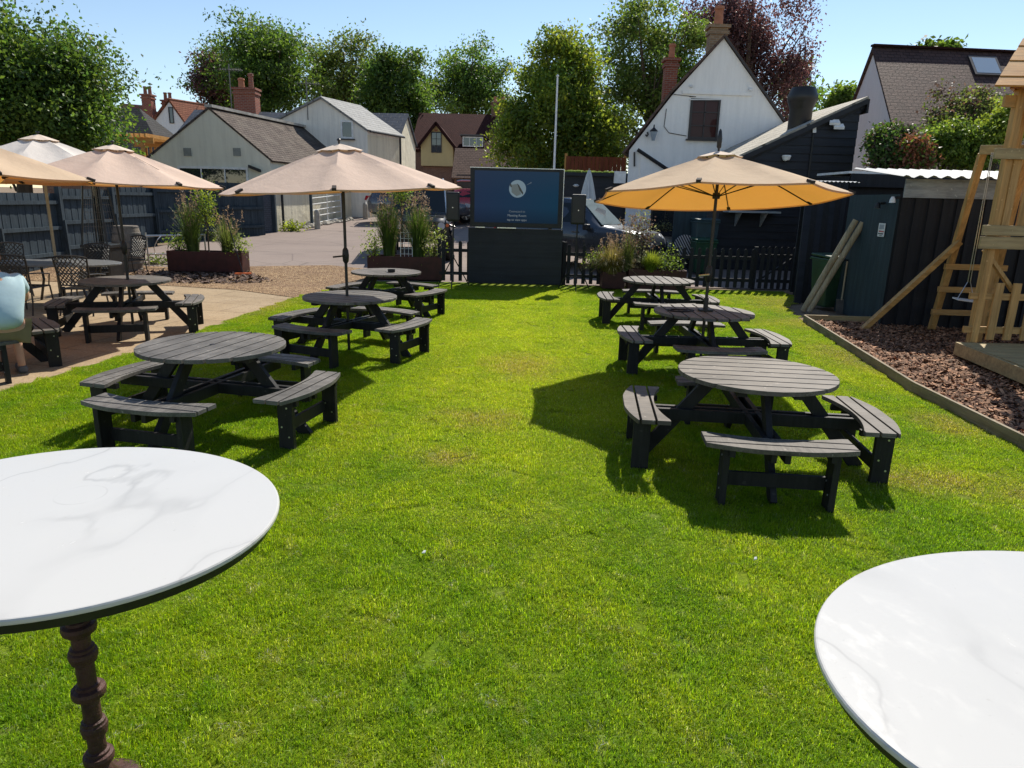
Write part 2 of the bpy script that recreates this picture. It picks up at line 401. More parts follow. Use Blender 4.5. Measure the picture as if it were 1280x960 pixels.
def _ground():
    t = NT('dusty ground'); p = t.world(); n = t.noise(p, .6, 6); f = t.noise(p, 25, 5); 
    c = t.mix(t.rng(n, .35, .65, 0, 1), (.2, .145, .095), (.3, .22, .15)); c = t.mix(t.rng(f, .4, .7, 0, .5), c, (.13, .095, .065))
    return t.done(t.pbr(c, .95, .15, 0.0, t.bump(f, .6, .03)))
def _carpark():
    t = NT('pinkish worn tarmac'); p = t.world(); n = t.noise(p, .35, 6); f = t.noise(p, 60, 4); s = t.noise(t.n('ShaderNodeMapping', Vector=p, Scale=(.25, 1.3, 1)).outputs[0], 1.3, 5)
    c = t.mix(t.rng(n, .35, .65, 0, 1), (.215, .165, .145), (.27, .215, .185)); c = t.mix(t.rng(f, .35, .7, 0, .5), c, (.33, .27, .23))
    c = t.mix(t.rng(s, .52, .7, 0, .5), c, (.15, .12, .11))
    vo = t.n('ShaderNodeTexVoronoi', _feature='DISTANCE_TO_EDGE', Vector=p, Scale=.4)
    c = t.mix(t.rng(vo.outputs[0], 0, .012, .5, 0), c, (.1, .08, .07))
    return t.done(t.pbr(c, .9, .25, 0.0, t.bump(f, .5, .01)))
def _patio():
    t = NT('sandy stone paving'); p = t.world(); r = t.n('ShaderNodeMapping', Vector=p, Rotation=(0, 0, RAD(12))).outputs[0]
    b = t.n('ShaderNodeTexBrick', Vector=r, Color1=(.42, .31, .185), Color2=(.34, .25, .15), Mortar=(.17, .12, .075), Scale=1.0, Mortar__Size=.014, Mortar__Smooth=.5, Brick__Width=1.25, Row__Height=.82)
    n = t.noise(p, 1.4, 6); f = t.noise(p, 34, 5); m = t.noise(p, 7, 5, .7)
    c = t.mix(t.rng(n, .38, .66, 0, .6), b.outputs[0], (.47, .36, .235)); c = t.mix(t.rng(f, .42, .7, 0, .7), c, (.19, .135, .085)); c = t.mix(t.rng(m, .5, .72, 0, .6), c, (.22, .16, .1))
    return t.done(t.pbr(c, .88, .25, 0.0, t.bump(t.math('SUBTRACT', f, b.outputs[1]), .5, .012)))
def _gravel():
    t = NT('brown gravel'); p = t.world(); v = t.n('ShaderNodeTexVoronoi', Vector=p, Scale=26.0); n = t.noise(p, 1.1, 5)
    c = t.ramp(t.n('ShaderNodeSeparateColor', Color=v.outputs[1]).outputs[0], [(0, (.14, .08, .04)), (.5, (.32, .2, .105)), (1, (.5, .35, .2))])
    c = t.mix(t.rng(n, .4, .68, 0, .5), c, (.2, .12, .075))
    return t.done(t.pbr(c, .9, .25, 0.0, t.bump(t.math('SUBTRACT', 1.0, v.outputs[0]), 1.0, .04)))
def _mulch():
    t = NT('bark mulch bed'); p = t.world(); n = t.noise(p, 18, 5)
    return t.done(t.pbr(t.mix(t.rng(n, .35, .65, 0, 1), (.045, .022, .018), (.12, .06, .045)), .95, .15, 0.0, t.bump(n, 1, .03)))
DRY = [(3.15, 4.95, .75, .3), (3.8, 4.75, .4, .28), (5.3, 12.2, 1.2, .8), (5.8, 14.6, 1.2, 1.6), (-.3, 6.2, .5, .35), (-4.5, 12.6, .5, 1.5), (.1, 8.4, .5, .8),
       (4.6, 9.4, .5, 1.2), (-.5, 5.2, .3, .25), (4.2, 6.4, .35, .5)]
def lawn_colour(t):
    """base and back colours of the turf, with paler worn streaks and dry patches"""
    p = t.world(); n = t.noise(p, .9, 5); m = t.noise(p, 3.5, 5, .65); s = t.noise(t.n('ShaderNodeMapping', Vector=p, Scale=(1.6, .3, 1)).outputs[0], 1.0, 4)
    c = t.mix(t.rng(n, .38, .62, 0, 1), (.125, .215, .011), (.2, .27, .013))
    c = t.mix(t.rng(m, .5, .72, 0, .75), c, (.1, .195, .01)); c = t.mix(t.rng(s, .5, .72, 0, .6), c, (.26, .29, .024))
    c = t.mix(t.rng(t.noise(p, 1.9, 6, .7), .56, .74, 0, .55), c, (.23, .23, .055))
    c = t.mix(t.rng(t.noise(p, 9, 4, .7), .56, .72, 0, .38), c, (.06, .12, .008)); c = t.mix(t.rng(t.noise(p, 6.5, 4, .7), .57, .7, 0, .5), c, (.3, .3, .12))
    sx = t.n('ShaderNodeSeparateXYZ', Vector=p); wob = t.noise(p, 4, 4)
    band = t.rng(t.math('ABSOLUTE', t.math('ADD', sx.outputs[0], t.math('MULTIPLY', t.math('SUBTRACT', t.noise(p, .7, 3), .5), 2.4))), .3, 1.9, .48, 0)
    c = t.mix(t.math('MULTIPLY', band, t.rng(sx.outputs[1], 3.2, 6.5, 0, 1)), c, (.32, .36, .035))
    dry = None
    for x, y, rx, ry in DRY:
        d = t.n('ShaderNodeVectorMath', _operation='SUBTRACT'); t.set(d.inputs[0], p); d.inputs[1].default_value = (x, y, 0)
        e = t.n('ShaderNodeVectorMath', _operation='MULTIPLY'); t.set(e.inputs[0], d.outputs[0]); e.inputs[1].default_value = (1 / rx, 1 / ry, 0)
        l = t.n('ShaderNodeVectorMath', _operation='LENGTH'); t.set(l.inputs[0], e.outputs[0])
        v = t.rng(t.math('ADD', l.outputs['Value'], t.math('MULTIPLY', t.math('SUBTRACT', wob, .5), 1.6)), .2, 1.2, .5, 0)
        dry = v if dry is None else t.math('MAXIMUM', dry, v)
    return t.mix(dry, c, (.27, .215, .085)), dry
def _lawn():
    t = NT('turf'); c, d = lawn_colour(t); p = t.world(); f = t.noise(p, 60, 5)
    c = t.mix(t.rng(f, .35, .7, 0, .5), c, (.03, .035, .008))
    return t.done(t.pbr(c, .95, .1, 0.0, t.bump(f, .8, .02)))
def _blade():
    t = NT('grass blade'); c, d = lawn_colour(t); a = t.n('ShaderNodeAttribute', _attribute_name='tint')
    c = t.mix(1.0, c, a.outputs[0], 'MULTIPLY'); cb = t.mix(1.0, c, (3.0, 3.0, 1.0), 'MULTIPLY')
    c2 = t.mix(1.0, c, (1.1, 1.1, 1.1), 'MULTIPLY')
    tr = t.n('ShaderNodeBsdfTranslucent', Color=cb)
    return t.done(t.n('ShaderNodeMixShader', i0=.5, i1=t.pbr(c2, .6, .07), i2=tr))

_g = MB(); _g.add([(-400, -60, -.02), (400, -60, -.02), (400, 16, -.02), (-400, 16, -.02), (400, 42, gz(42) - .02), (-400, 42, gz(42) - .02), (400, 900, gz(42) - .02), (-400, 900, gz(42) - .02)],
          [(0, 1, 2, 3), (3, 2, 4, 5), (5, 4, 6, 7)])
structure(_g.build('ground', _ground()))
LAWN = [(-7.2, -1), (4.3, -1), (4.42, 3), (4.46, 5.8), (4.49, 7.6), (5.17, 12.4), (5.5, 14.2), (6.2, 15.2), (6.4, 16.6), (-1.6, 16.75), (-3.5, 16.6), (-4.3, 14.1), (-4.35, 13.8), (-4.72, 9.2), (-5.17, 6.74), (-5.7, 4.6), (-6.6, 2)]
sheet('lawn', LAWN, 0.004, _lawn())
sheet('patio', [(-14, -1), (-7.2, -1), (-6.6, 2), (-5.7, 4.6), (-5.17, 6.74), (-4.72, 9.2), (-4.35, 13.8), (-5.9, 14.75), (-7.8, 15.2), (-11, 15.4), (-14, 15.4)], 0.0, _patio())
sheet('gravel', [(-14, 15.4), (-11, 15.4), (-7.8, 15.2), (-5.9, 14.75), (-4.35, 13.8), (-4.3, 14.1), (-3.5, 16.6), (-3.6, 18.3), (-5.0, 18.9), (-8.5, 17.9), (-11.5, 18.2), (-14, 19)], 0.008, _gravel())
sheet('car_park', [(-1.6, 16.75), (6.4, 16.9), (9, 17), (14, 17), (14, 60), (-14, 60), (-9.1, 27.3), (-11, 22.5), (-11.3, 18.2), (-8.5, 17.9), (-5, 18.9), (-3.6, 18.3), (-3.5, 16.6)], 0.0, _carpark())
sheet('mulch_bed', [(4.36, -1), (4.48, 3), (4.52, 5.8), (4.55, 7.6), (5.23, 12.4), (6.5, 12.45), (12, 11.6), (12, -1)], 0.03, _mulch())

# ---- leaf / blade meshes straight from arrays
def mesh_from_quads(name, V, nq, tint, mat, parent=None, loc=None, cat=None, verts=4):
    me = bpy.data.meshes.new(name); n = len(V)
    me.vertices.add(n); me.vertices.foreach_set('co', V.astype(np.float32).ravel())
    me.loops.add(n); me.loops.foreach_set('vertex_index', np.arange(n, dtype=np.int32))
    me.polygons.add(nq); me.polygons.foreach_set('loop_start', (np.arange(nq) * verts).astype(np.int32))
    try: me.polygons.foreach_set('loop_total', np.full(nq, verts, np.int32))
    except Exception: pass
    at_ = me.attributes.new('tint', 'FLOAT_COLOR', 'POINT')
    t4 = np.ones((n, 4), np.float32); t4[:, :3] = np.repeat(tint, verts, axis=0); at_.data.foreach_set('color', t4.ravel())
    me.update(calc_edges=True); me.validate()
    me.materials.append(mat)
    o = bpy.data.objects.new(name, me); COL.objects.link(o)
    if parent: o.parent = parent
    if loc is not None: o.location = loc
    return o

# ---- grass: patches of real blades scattered over the lawn by one geometry node object
def in_poly(x, y, P):
    ins = False; j = len(P) - 1
    for i in range(len(P)):
        xi, yi = P[i]; xj, yj = P[j]
        if (yi > y) != (yj > y) and x < (xj - xi) * (y - yi) / (yj - yi) + xi: ins = not ins
        j = i
    return ins
def blade_patch(seed, S, n, wid, hgt):
    r = np.random.RandomState(seed)
    P = np.c_[r.uniform(-S / 2, S / 2, n), r.uniform(-S / 2, S / 2, n), np.zeros(n)]
    a = r.uniform(0, 2 * np.pi, n); lean = np.abs(r.normal(.5, .35, n)); h = hgt * r.uniform(.55, 1.25, n); w = wid * r.uniform(.7, 1.3, n)
    d = np.c_[np.cos(a), np.sin(a), np.zeros(n)]; sd = np.c_[-np.sin(a), np.cos(a), np.zeros(n)]
    mid = P + d * (h * lean * .35)[:, None] + np.array([0, 0, 1]) * (h * .6)[:, None]
    tip = P + d * (h * lean * 1.15)[:, None] + np.array([0, 0, 1]) * (h * np.clip(1 - lean * .35, .3, 1))[:, None]
    sw = sd * (w / 2)[:, None]
    q1 = np.stack([P - sw, P + sw, mid + sw * .85, mid - sw * .85], 1); q2 = np.stack([mid - sw * .85, mid + sw * .85, tip + sw * .12, tip - sw * .12], 1)
    V = np.concatenate([q1, q2], 0).reshape(-1, 3)
    k = r.uniform(.5, 1.35, n); straw = r.rand(n) < .1
    T = np.c_[k * r.uniform(.85, 1.2, n), k, k * r.uniform(.7, 1.2, n)]; T[straw] = np.c_[k[straw] * 1.7, k[straw] * 1.35, k[straw] * 8]
    T = np.concatenate([T, T], 0)
    return V, T
BLADE = _blade()
gcol = bpy.data.collections.new('grass_patches')
for s in range(5):
    V, T = blade_patch(10 + s, .42, GRASS_N, .003, .026)
    o = mesh_from_quads('grass_patch', V, len(T), T, BLADE); COL.objects.unlink(o); gcol.objects.link(o)
pts = []
rr = random.Random(4)
S = .33
ny = int(17 / S)
for j in range(int(.6 / S), ny):
    for i in range(-22, 22):
        x, y = (i + .5 + rr.uniform(-.2, .2)) * S, (j + .5 + rr.uniform(-.2, .2)) * S
        if all(in_poly(x + dx, y + dy, LAWN) for dx, dy in ((-.2, 0), (.2, 0), (0, .2), (0, -.2))) and abs(x) < y * .82 + 3.0:
            dd = min(math.hypot((x - dx) / rx, (y - dy) / ry) for dx, dy, rx, ry in DRY)
            pts.append((x, y, 0.004))
# a denser line of ragged edges along the paving and boards
for k in range(len(LAWN)):
    (x0, y0), (x1, y1) = LAWN[k], LAWN[(k + 1) % len(LAWN)]
    L = math.hypot(x1 - x0, y1 - y0); cx = sum(p[0] for p in LAWN) / len(LAWN)
    if L > 30: continue
    for q in range(int(L / .3)):
        f = (q + rr.random()) / (L / .3); x, y = x0 + (x1 - x0) * f, y0 + (y1 - y0) * f
        x += .19 if x < cx else -.19
        if y > 15.8: y -= .2
        if y > 1.5: pts.append((x, y, 0.002))
gm = bpy.data.meshes.new('lawn_grass'); gm.from_pydata(pts, [], [])
go = bpy.data.objects.new('lawn_grass', gm); COL.objects.link(go)
gm.materials.append(BLADE)
tag(go, 'short sunlit green grass covering the whole lawn', 'grass', None, 'stuff')
gt = bpy.data.node_groups.new('scatter_grass', 'GeometryNodeTree')
gt.interface.new_socket('Geometry', in_out='INPUT', socket_type='NodeSocketGeometry')
gt.interface.new_socket('Geometry', in_out='OUTPUT', socket_type='NodeSocketGeometry')
N = gt.nodes; Lk = gt.links
gi, gout = N.new('NodeGroupInput'), N.new('NodeGroupOutput')
ci = N.new('GeometryNodeCollectionInfo'); ci.inputs['Collection'].default_value = gcol; ci.inputs['Separate Children'].default_value = True; ci.inputs['Reset Children'].default_value = True
iop = N.new('GeometryNodeInstanceOnPoints'); iop.inputs['Pick Instance'].default_value = True
rv = N.new('FunctionNodeRandomValue'); rv.data_type = 'FLOAT_VECTOR'
rv.inputs[0].default_value = (-.04, -.04, 0); rv.inputs[1].default_value = (.04, .04, 6.283)
rs = N.new('FunctionNodeRandomValue'); rs.data_type = 'FLOAT_VECTOR'; rs.inputs[0].default_value = (.9, .9, .7); rs.inputs[1].default_value = (1.1, 1.1, 1.25); rs.inputs['Seed'].default_value = 3
mtp = N.new('GeometryNodeMeshToPoints')
Lk.new(gi.outputs[0], mtp.inputs[0]); Lk.new(mtp.outputs[0], iop.inputs['Points']); Lk.new(ci.outputs[0], iop.inputs['Instance'])
Lk.new(rv.outputs[0], iop.inputs['Rotation']); Lk.new(rs.outputs[0], iop.inputs['Scale']); Lk.new(iop.outputs[0], gout.inputs[0])
gmod = go.modifiers.new('scatter', 'NODES'); gmod.node_group = gt

# ---- bark chips lying on the mulch bed
def chips(name, poly, n, seed, size, z0, mat, bright):
    r = np.random.RandomState(seed); P = []
    xs = [p[0] for p in poly]; ys = [p[1] for p in poly]
    while len(P) < n:
        x, y = r.uniform(min(xs), max(xs)), r.uniform(min(ys), max(ys))
        if in_poly(x, y, poly): P.append((x, y, z0 + gz(y) + abs(r.normal(0, .012))))
    P = np.array(P); L = size * r.lognormal(0, .4, n); W = L * r.uniform(.25, .6, n)
    a = r.uniform(0, 2 * np.pi, n); tl = r.normal(0, .35, n); t2 = r.normal(0, .35, n)
    d = np.c_[np.cos(a) * np.cos(tl), np.sin(a) * np.cos(tl), np.sin(tl)]; s = np.c_[-np.sin(a), np.cos(a), t2]
    q = np.stack([P - d * (L / 2)[:, None] - s * (W / 3)[:, None], P + d * (L / 2)[:, None] - s * (W / 2)[:, None], P + d * (L / 2)[:, None] * .9 + s * (W / 2)[:, None], P - d * (L / 2)[:, None] + s * (W / 2)[:, None]], 1)
    k = r.lognormal(0, .45, n); T = np.c_[k * bright[0], k * bright[1], k * bright[2]]
    o = mesh_from_quads(name, q.reshape(-1, 3), n, T, mat); o['kind'] = 'stuff'; return o
def _chip():
    t = NT('bark chip'); a = t.n('ShaderNodeAttribute', _attribute_name='tint'); return t.done(t.pbr(a.outputs[0], .8, .3))
CHIP = _chip()
tag(chips('bark_chips', [(4.5, 2.5), (4.56, 5.8), (4.58, 7.6), (5.25, 12.3), (6.5, 12.35), (9.3, 11.9), (9.3, 2.5)], 60000, 3, .042, .035, CHIP, (.26, .135, .072)), 'reddish brown bark chips filling the play area', 'bark chips')
tag(chips('bark_litter', [(-9.6, 16.4), (-9.2, 17.3), (-6.6, 17.4), (-5.6, 16.2), (-6.6, 15.6), (-8.6, 15.6)], 1500, 5, .09, .012, CHIP, (.12, .075, .055)), 'loose dark bark scattered on the gravel below the left planter', 'bark litter')
# ------------------------------------------------------------------ round picnic tables
def board_strip(mb, lo, hi, top, th, n=24):
    """plank between two curves lo(x), hi(x) sampled on x; returns nothing when empty"""
    pass
def disc_planks(mb, R, n, gap, z1, th):
    w = 2 * R / n
    for k in range(n):
        y0, y1 = -R + k * w + gap / 2, -R + (k + 1) * w - gap / 2
        xs = lambda y: math.sqrt(max(0, R * R - y * y))
        m = 7; ys = [y0 + (y1 - y0) * i / m for i in range(m + 1)]
        if k == 0: ys[0] = -R * .996
        if k == n - 1: ys[-1] = R * .996
        P = [(xs(y), y, z1 - th) for y in ys] + [(-xs(y), y, z1 - th) for y in reversed(ys)]
        mb.prism(P, (0, 0, th))
def seat_planks(mb, xi, xo, half, n, gap, z1, th, sagc=.095):
    """curved bench: straight planks cut by two parallel curves"""
    x0, x1 = xi - sagc + .004, xo
    w = (x1 - x0) / n; m = 24
    for k in range(n):
        a, b = x0 + k * w + gap / 2, x0 + (k + 1) * w - gap / 2
        yy = [-half + 2 * half * i / m for i in range(m + 1)]
        segs = [(y, max(a, xi - sagc * (y / half) ** 2), min(b, xo - sagc * (y / half) ** 2)) for y in yy]
        run = []
        for s_ in segs + [None]:
            if s_ and s_[2] - s_[1] > .004: run.append(s_)
            else:
                if len(run) > 2:
                    mb.prism([(lo, y, z1 - th) for y, lo, hi in run] + [(hi, y, z1 - th) for y, lo, hi in reversed(run)], (0, 0, th))
                run = []
def make_picnic(topmat, planks=8, R=.6):
    t = thing('picnic_table', '', 'picnic table')
    mb = MB(); disc_planks(mb, R, planks, .02, .74, .034); top = mb.build('tabletop', topmat, t, bevel=.003)
    MB().lathe([(.024, .7395), (.024, .7425), (.019, .7427)], n=14).build('parasol_hole', MT['black_plastic'], top)
    for k, z in ((0, .684), (1, .6835)):
        for s_ in (-.2, .2):
            mb = MB(); L = .5
            a, b = ((-L, s_, z), (L, s_, z)) if k else ((s_, -L, z), (s_, L, z))
            if k == 0: mb.bar(a, b, .07, .043).build('batten', MT['stain'], t)
    for k in range(4):
        an = k * math.pi / 2; c, s_ = math.cos(an), math.sin(an)
        P = lambda x, y, z: (x * c - y * s_, x * s_ + y * c, z)
        off = 0.0
        MB().bar(P(.30, off, .703), P(.86, off, .0), .045, .1).build('leg', MT['stain'], t, bevel=.003)
        seat = MB(); seat_planks(seat, .77, 1.025, .5, 3, .017, .45, .034)
        so_ = seat.build('seat', topmat, t, rot=an, bevel=.003)
        for q in (-1, 1):
            up = MB().box(P(.885, q * .36, .208), (.13, .045, .416), an).build('seat_leg', MT['stain'], t, bevel=.003)
            for bz, bx in ((.12, .03), (.2, -.03), (.36, .02)):
                b_ = MB(); p0 = P(.885 + bx, q * .36 - .0235, bz); p1 = P(.885 + bx, q * .36 - .0265, bz)
                b_.tube([p0, p1], .008, 8); b_.build('bolt', MT['bolt'], up)
            MB().bar(P(.715, q * .33, .392), P(.975, q * .33, .392), .04, .046).build('seat_bearer', MT['stain'], t)
        MB().bar(P(.835, -.335, .17), P(.835, .335, .17), .03, .1).build('seat_rail', MT['stain'], t, bevel=.002)
    for q in (-1, 1):
        MB().bar((-.93, q * .046, .37), (.93, q * .046, .37), .04, .095).build('beam', MT['stain'], t, bevel=.003)
        MB().bar((q * .046, -.93, .3705), (q * .046, .93, .3705), .04, .088).build('beam', MT['stain'], t, bevel=.003)
    return t
PICNIC = 'round picnic tables with four joined benches'
protoA = make_picnic(MT['stain_top']); protoB = make_picnic(MT['stain_brown'])
def place(o, x, y, rz, label, group):
    o.location = (x, y, gz(y)); o.rotation_euler.z = RAD(rz); tag(o, label, None, group); return o
T_R1 = place(protoB, 1.92, 5.33, -6, 'brown round picnic table nearest on the right of the lawn', PICNIC)
T_L1 = place(protoA, -2.58, 5.85, 77, 'dark grey round picnic table nearest on the left of the lawn', PICNIC)
def cp(src, x, y, rz, label):
    return place(copy_tree(src), x, y, rz, label, PICNIC)
cp(protoA, 2.32, 8.47, -90, 'dark picnic table under the orange lit parasol, right row of the lawn')
cp(protoB, 2.45, 11.92, 88, 'farthest picnic table of the right row, sunlit pale top in front of the fence planters')
cp(protoA, -2.13, 9.02, -22, 'dark picnic table carrying the beige parasol, middle of the left row on the lawn')
cp(protoB, -2.23, 12.16, 65, 'farthest picnic table of the left row, pale top with black ashtray')
cp(protoA, -5.65, 10.13, 18, 'dark round picnic table on the sandy paving under a beige parasol')
T_P2 = cp(protoA, -6.2, 7.5, 43, 'picnic table on the paving where the person in pale blue sits')

# ------------------------------------------------------------------ parasols
MT['canvas_cap'] = _cloth('cream vent cap canvas', (.7, .57, .46), (.5, .35, .2), .08)
def make_parasol(cloth, polem, R=1.5, zr=2.08, rise=.5, pole_r=.019, crank=True, sag=.05, strap=None, seed=0, base_z=0.0, tiltx=0.0, tilty=0.0, phase=22.5, finial=.2):
    t = thing('parasol', '', 'parasol')
    rd = random.Random(seed)
    pole = MB().tube([(0, 0, base_z), (0, 0, zr + rise - .06)], pole_r, 12).build('pole', polem, t, smooth=True)
    tilt = Matrix.Rotation(RAD(tiltx), 3, 'X') @ Matrix.Rotation(RAD(tilty), 3, 'Y')
    C0 = Vector((0, 0, zr))
    def X(p): return tilt @ (Vector(p) - C0) + C0
    n = 8; sub = 6; rings = 9
    def surf(th, u, lift=0.0, Rr=R):
        # th angle, u 0 centre..1 rim ; straight between ribs, cloth sags between them
        k = (th - RAD(phase)) / (2 * math.pi / n); f = k - math.floor(k)
        chord = math.cos(math.pi / n) / math.cos((f - .5) * 2 * math.pi / n)
        z = zr + rise * (1 - u ** 1.12) - sag * math.sin(math.pi * f) * math.sin(math.pi * min(1, u * .9)) * 1.0 + lift
        edge = 1 - .018 * math.sin(math.pi * f) * u
        return X((Rr * u * chord * edge * math.cos(th), Rr * u * chord * edge * math.sin(th), z))
    mb = MB(); NA = n * sub
    us = [.14 + (.86) * i / (rings - 1) for i in range(rings)]
    for u in us:
        for a in range(NA): mb.v.append(tuple(surf(RAD(phase) + 2 * math.pi * a / NA, u)))
    for i in range(rings - 1):
        for a in range(NA):
            b = (a + 1) % NA; mb.f.append((i * NA + a, (i + 1) * NA + a, (i + 1) * NA + b, i * NA + b))
    # hem turned down
    o = len(mb.v)
    for a in range(NA):
        p = surf(RAD(phase) + 2 * math.pi * a / NA, 1.0); q = surf(RAD(phase) + 2 * math.pi * a / NA, .992); mb.v.append(tuple(q - tilt @ Vector((0, 0, .022))))
    for a in range(NA):
        b = (a + 1) % NA; mb.f.append(((rings - 1) * NA + a, o + a, o + b, (rings - 1) * NA + b))
    can = mb.build('canopy', cloth, t, smooth=True)
    mb = MB(); us = [.012, .07, .13, .19]
    for u in us:
        for a in range(NA):
            k = a / sub; f = k - math.floor(k)
            mb.v.append(tuple(surf(RAD(phase) + 2 * math.pi * a / NA, u, .026 + .018 * math.sin(math.pi * f) * (u / .19))))
    for i in range(3):
        for a in range(NA):
            b = (a + 1) % NA; mb.f.append((i * NA + a, (i + 1) * NA + a, (i + 1) * NA + b, i * NA + b))
    mb.build('vent_cap', MT['canvas_cap'], t, smooth=True)
    top = surf(0, 0.0, .03)
    if finial: MB().lathe([(.012, -.08), (.012, .02), (.026, .04), (.03, finial * .55), (.018, finial * .9), (.004, finial)], top, 12).build('finial', MT['black_metal'], t, smooth=True)
    hub = X((0, 0, zr + rise - .12)); run = Vector((0, 0, zr + .02))
    MB().lathe([(.05, -.03), (.05, .03)], hub, 12).build('hub', MT['black_metal'], t)
    MB().lathe([(.042, -.035), (.048, .0), (.042, .035)], run, 12).build('runner', MT['black_metal'], t)
    for k in range(n):
        th = RAD(phase) + 2 * math.pi * k / n
        p = [surf(th, u, -.016) for u in (.1, .4, .7, .985)]
        rb = MB().tube(p, .008, 6).build('rib', MT['black_metal'], t)
        MB().tube([run + Vector((.045 * math.cos(th), .045 * math.sin(th), 0)), surf(th, .52, -.03)], .0065, 6).build('strut', MT['black_metal'], rb)
        MB().bar(surf(th, .955, .004), surf(th, 1.004, .004), .045, .03).build('rib_pocket', MT['strap'], rb)
    if crank:
        z = 1.22 + rd.uniform(-.04, .04)
        ck = MB().lathe([(.02, -.1), (.038, -.07), (.044, 0), (.038, .07), (.02, .1)], (0, 0, z), 12).build('crank_housing', MT['black_plastic'], t, smooth=True)
        MB().tube([(0, -.03, z), (-.02, -.08, z), (-.14, -.09, z - .015)], .011, 7).build('crank_handle', MT['black_plastic'] if strap != 'R' else MT['silver'], ck)
    if strap:
        th = RAD(-62) if strap == 'R' else RAD(-30)
        MB().slab(surf(th, .34, .006), surf(th + .09, .34, .006), surf(th + .14, .62, .012), surf(th + .075, .62, .012), .004).build('tie_strap', MT['strap'], can)
    return t
PAR = 'open garden parasols over the tables'
def parasol(x, y, label, **k):
    p = make_parasol(**k); p.location = (x, y, gz(y)); tag(p, label, None, PAR); return p
parasol(2.34, 8.47, 'cream parasol glowing orange underneath, standing through the right hand picnic table', cloth=MT['canvas'], polem=MT['black_metal'], R=1.47, zr=2.08, rise=.5, tiltx=-6.2, tilty=-.8, strap='R', seed=1, phase=22.5, finial=.24)
parasol(-2.17, 9.02, 'pinkish beige parasol over the middle picnic table of the left row', cloth=MT['canvas_pink'], polem=MT['black_metal'], R=1.5, zr=2.06, rise=.53, tiltx=.6, tilty=-3.0, seed=2, phase=10, finial=.06)
parasol(-5.62, 10.13, 'beige parasol over the picnic table on the paving, between the two other left parasols', cloth=MT['canvas_pink'], polem=MT['black_metal'], R=1.42, zr=2.08, rise=.5, tiltx=-.8, tilty=.6, strap='L', seed=3, phase=15, finial=.05)
parasol(-6.35, 8.1, 'tan parasol at the left edge, cut off, shading the seated person', cloth=MT['canvas'], polem=MT['black_metal'], R=1.5, zr=2.1, rise=.48, tiltx=-1.6, seed=4, phase=8, finial=.05)
parasol(-8.05, 12.3, 'pale greyish parasol on a beige wooden pole above the metal patio table', cloth=MT['canvas_pale'], polem=MT['old_post'], R=1.62, zr=2.22, rise=.62, pole_r=.024, seed=5, phase=18, crank=False, finial=.04)

# ------------------------------------------------------------------ marble bar tables
def bar_table(x, y, rz, label, a, b):
    t = thing('bar_table', label, 'bar table', (x, y, 0), RAD(rz), 'white marble topped bar tables')
    H = 1.05; r = 1.0
    top = MB().lathe([(.985, H - .018), (.998, H - .016), (1.0, H - .012), (1.0, H - .005), (.996, H - .001), (.99, H)], n=96, sx=a, sy=b).build('tabletop', MT['marble'], t)
    MB().lathe([(.90, H - .06), (.965, H - .05), (.975, H - .0185)], n=96, sx=a, sy=b).build('underside_rim', MT['black_metal'], t)
    col = [(.20, H - .075), (.2, H - .062)]
    MB().lathe(col, n=24).build('top_plate', MT['black_metal'], t)
    prof = [(.125, 0), (.13, .012), (.12, .028), (.07, .045), (.05, .07), (.04, .09)]
    def ring(z, r1, r0): return [(r0, z - .034), (r0 + .01, z - .026), (r0 + .01, z - .018), (r1, z - .014), (r1 + .002, z), (r1, z + .012), (r0 + .008, z + .016), (r0 + .008, z + .026), (r0, z + .03)]
    for z, r1 in ((.15, .046), (.27, .04), (.41, .05), (.55, .042), (.65, .05)):
        prof += ring(z, r1, .028)
    prof += [(.03, .86), (.043, .88), (.058, .905), (.06, .93), (.045, .945), (.05, .955), (.062, .97), (.066, H - .076)]
    MB().lathe(prof, n=28).build('pedestal', MT['iron'], t)
    return t
bar_table(-1.371, 1.95, 165, 'white marble topped bar table on a dark rusty iron pedestal, left foreground', .662, .57)
bar_table(1.381, 1.297, 12, 'white marble topped bar table cut by the lower right corner of the view', .706, .55)

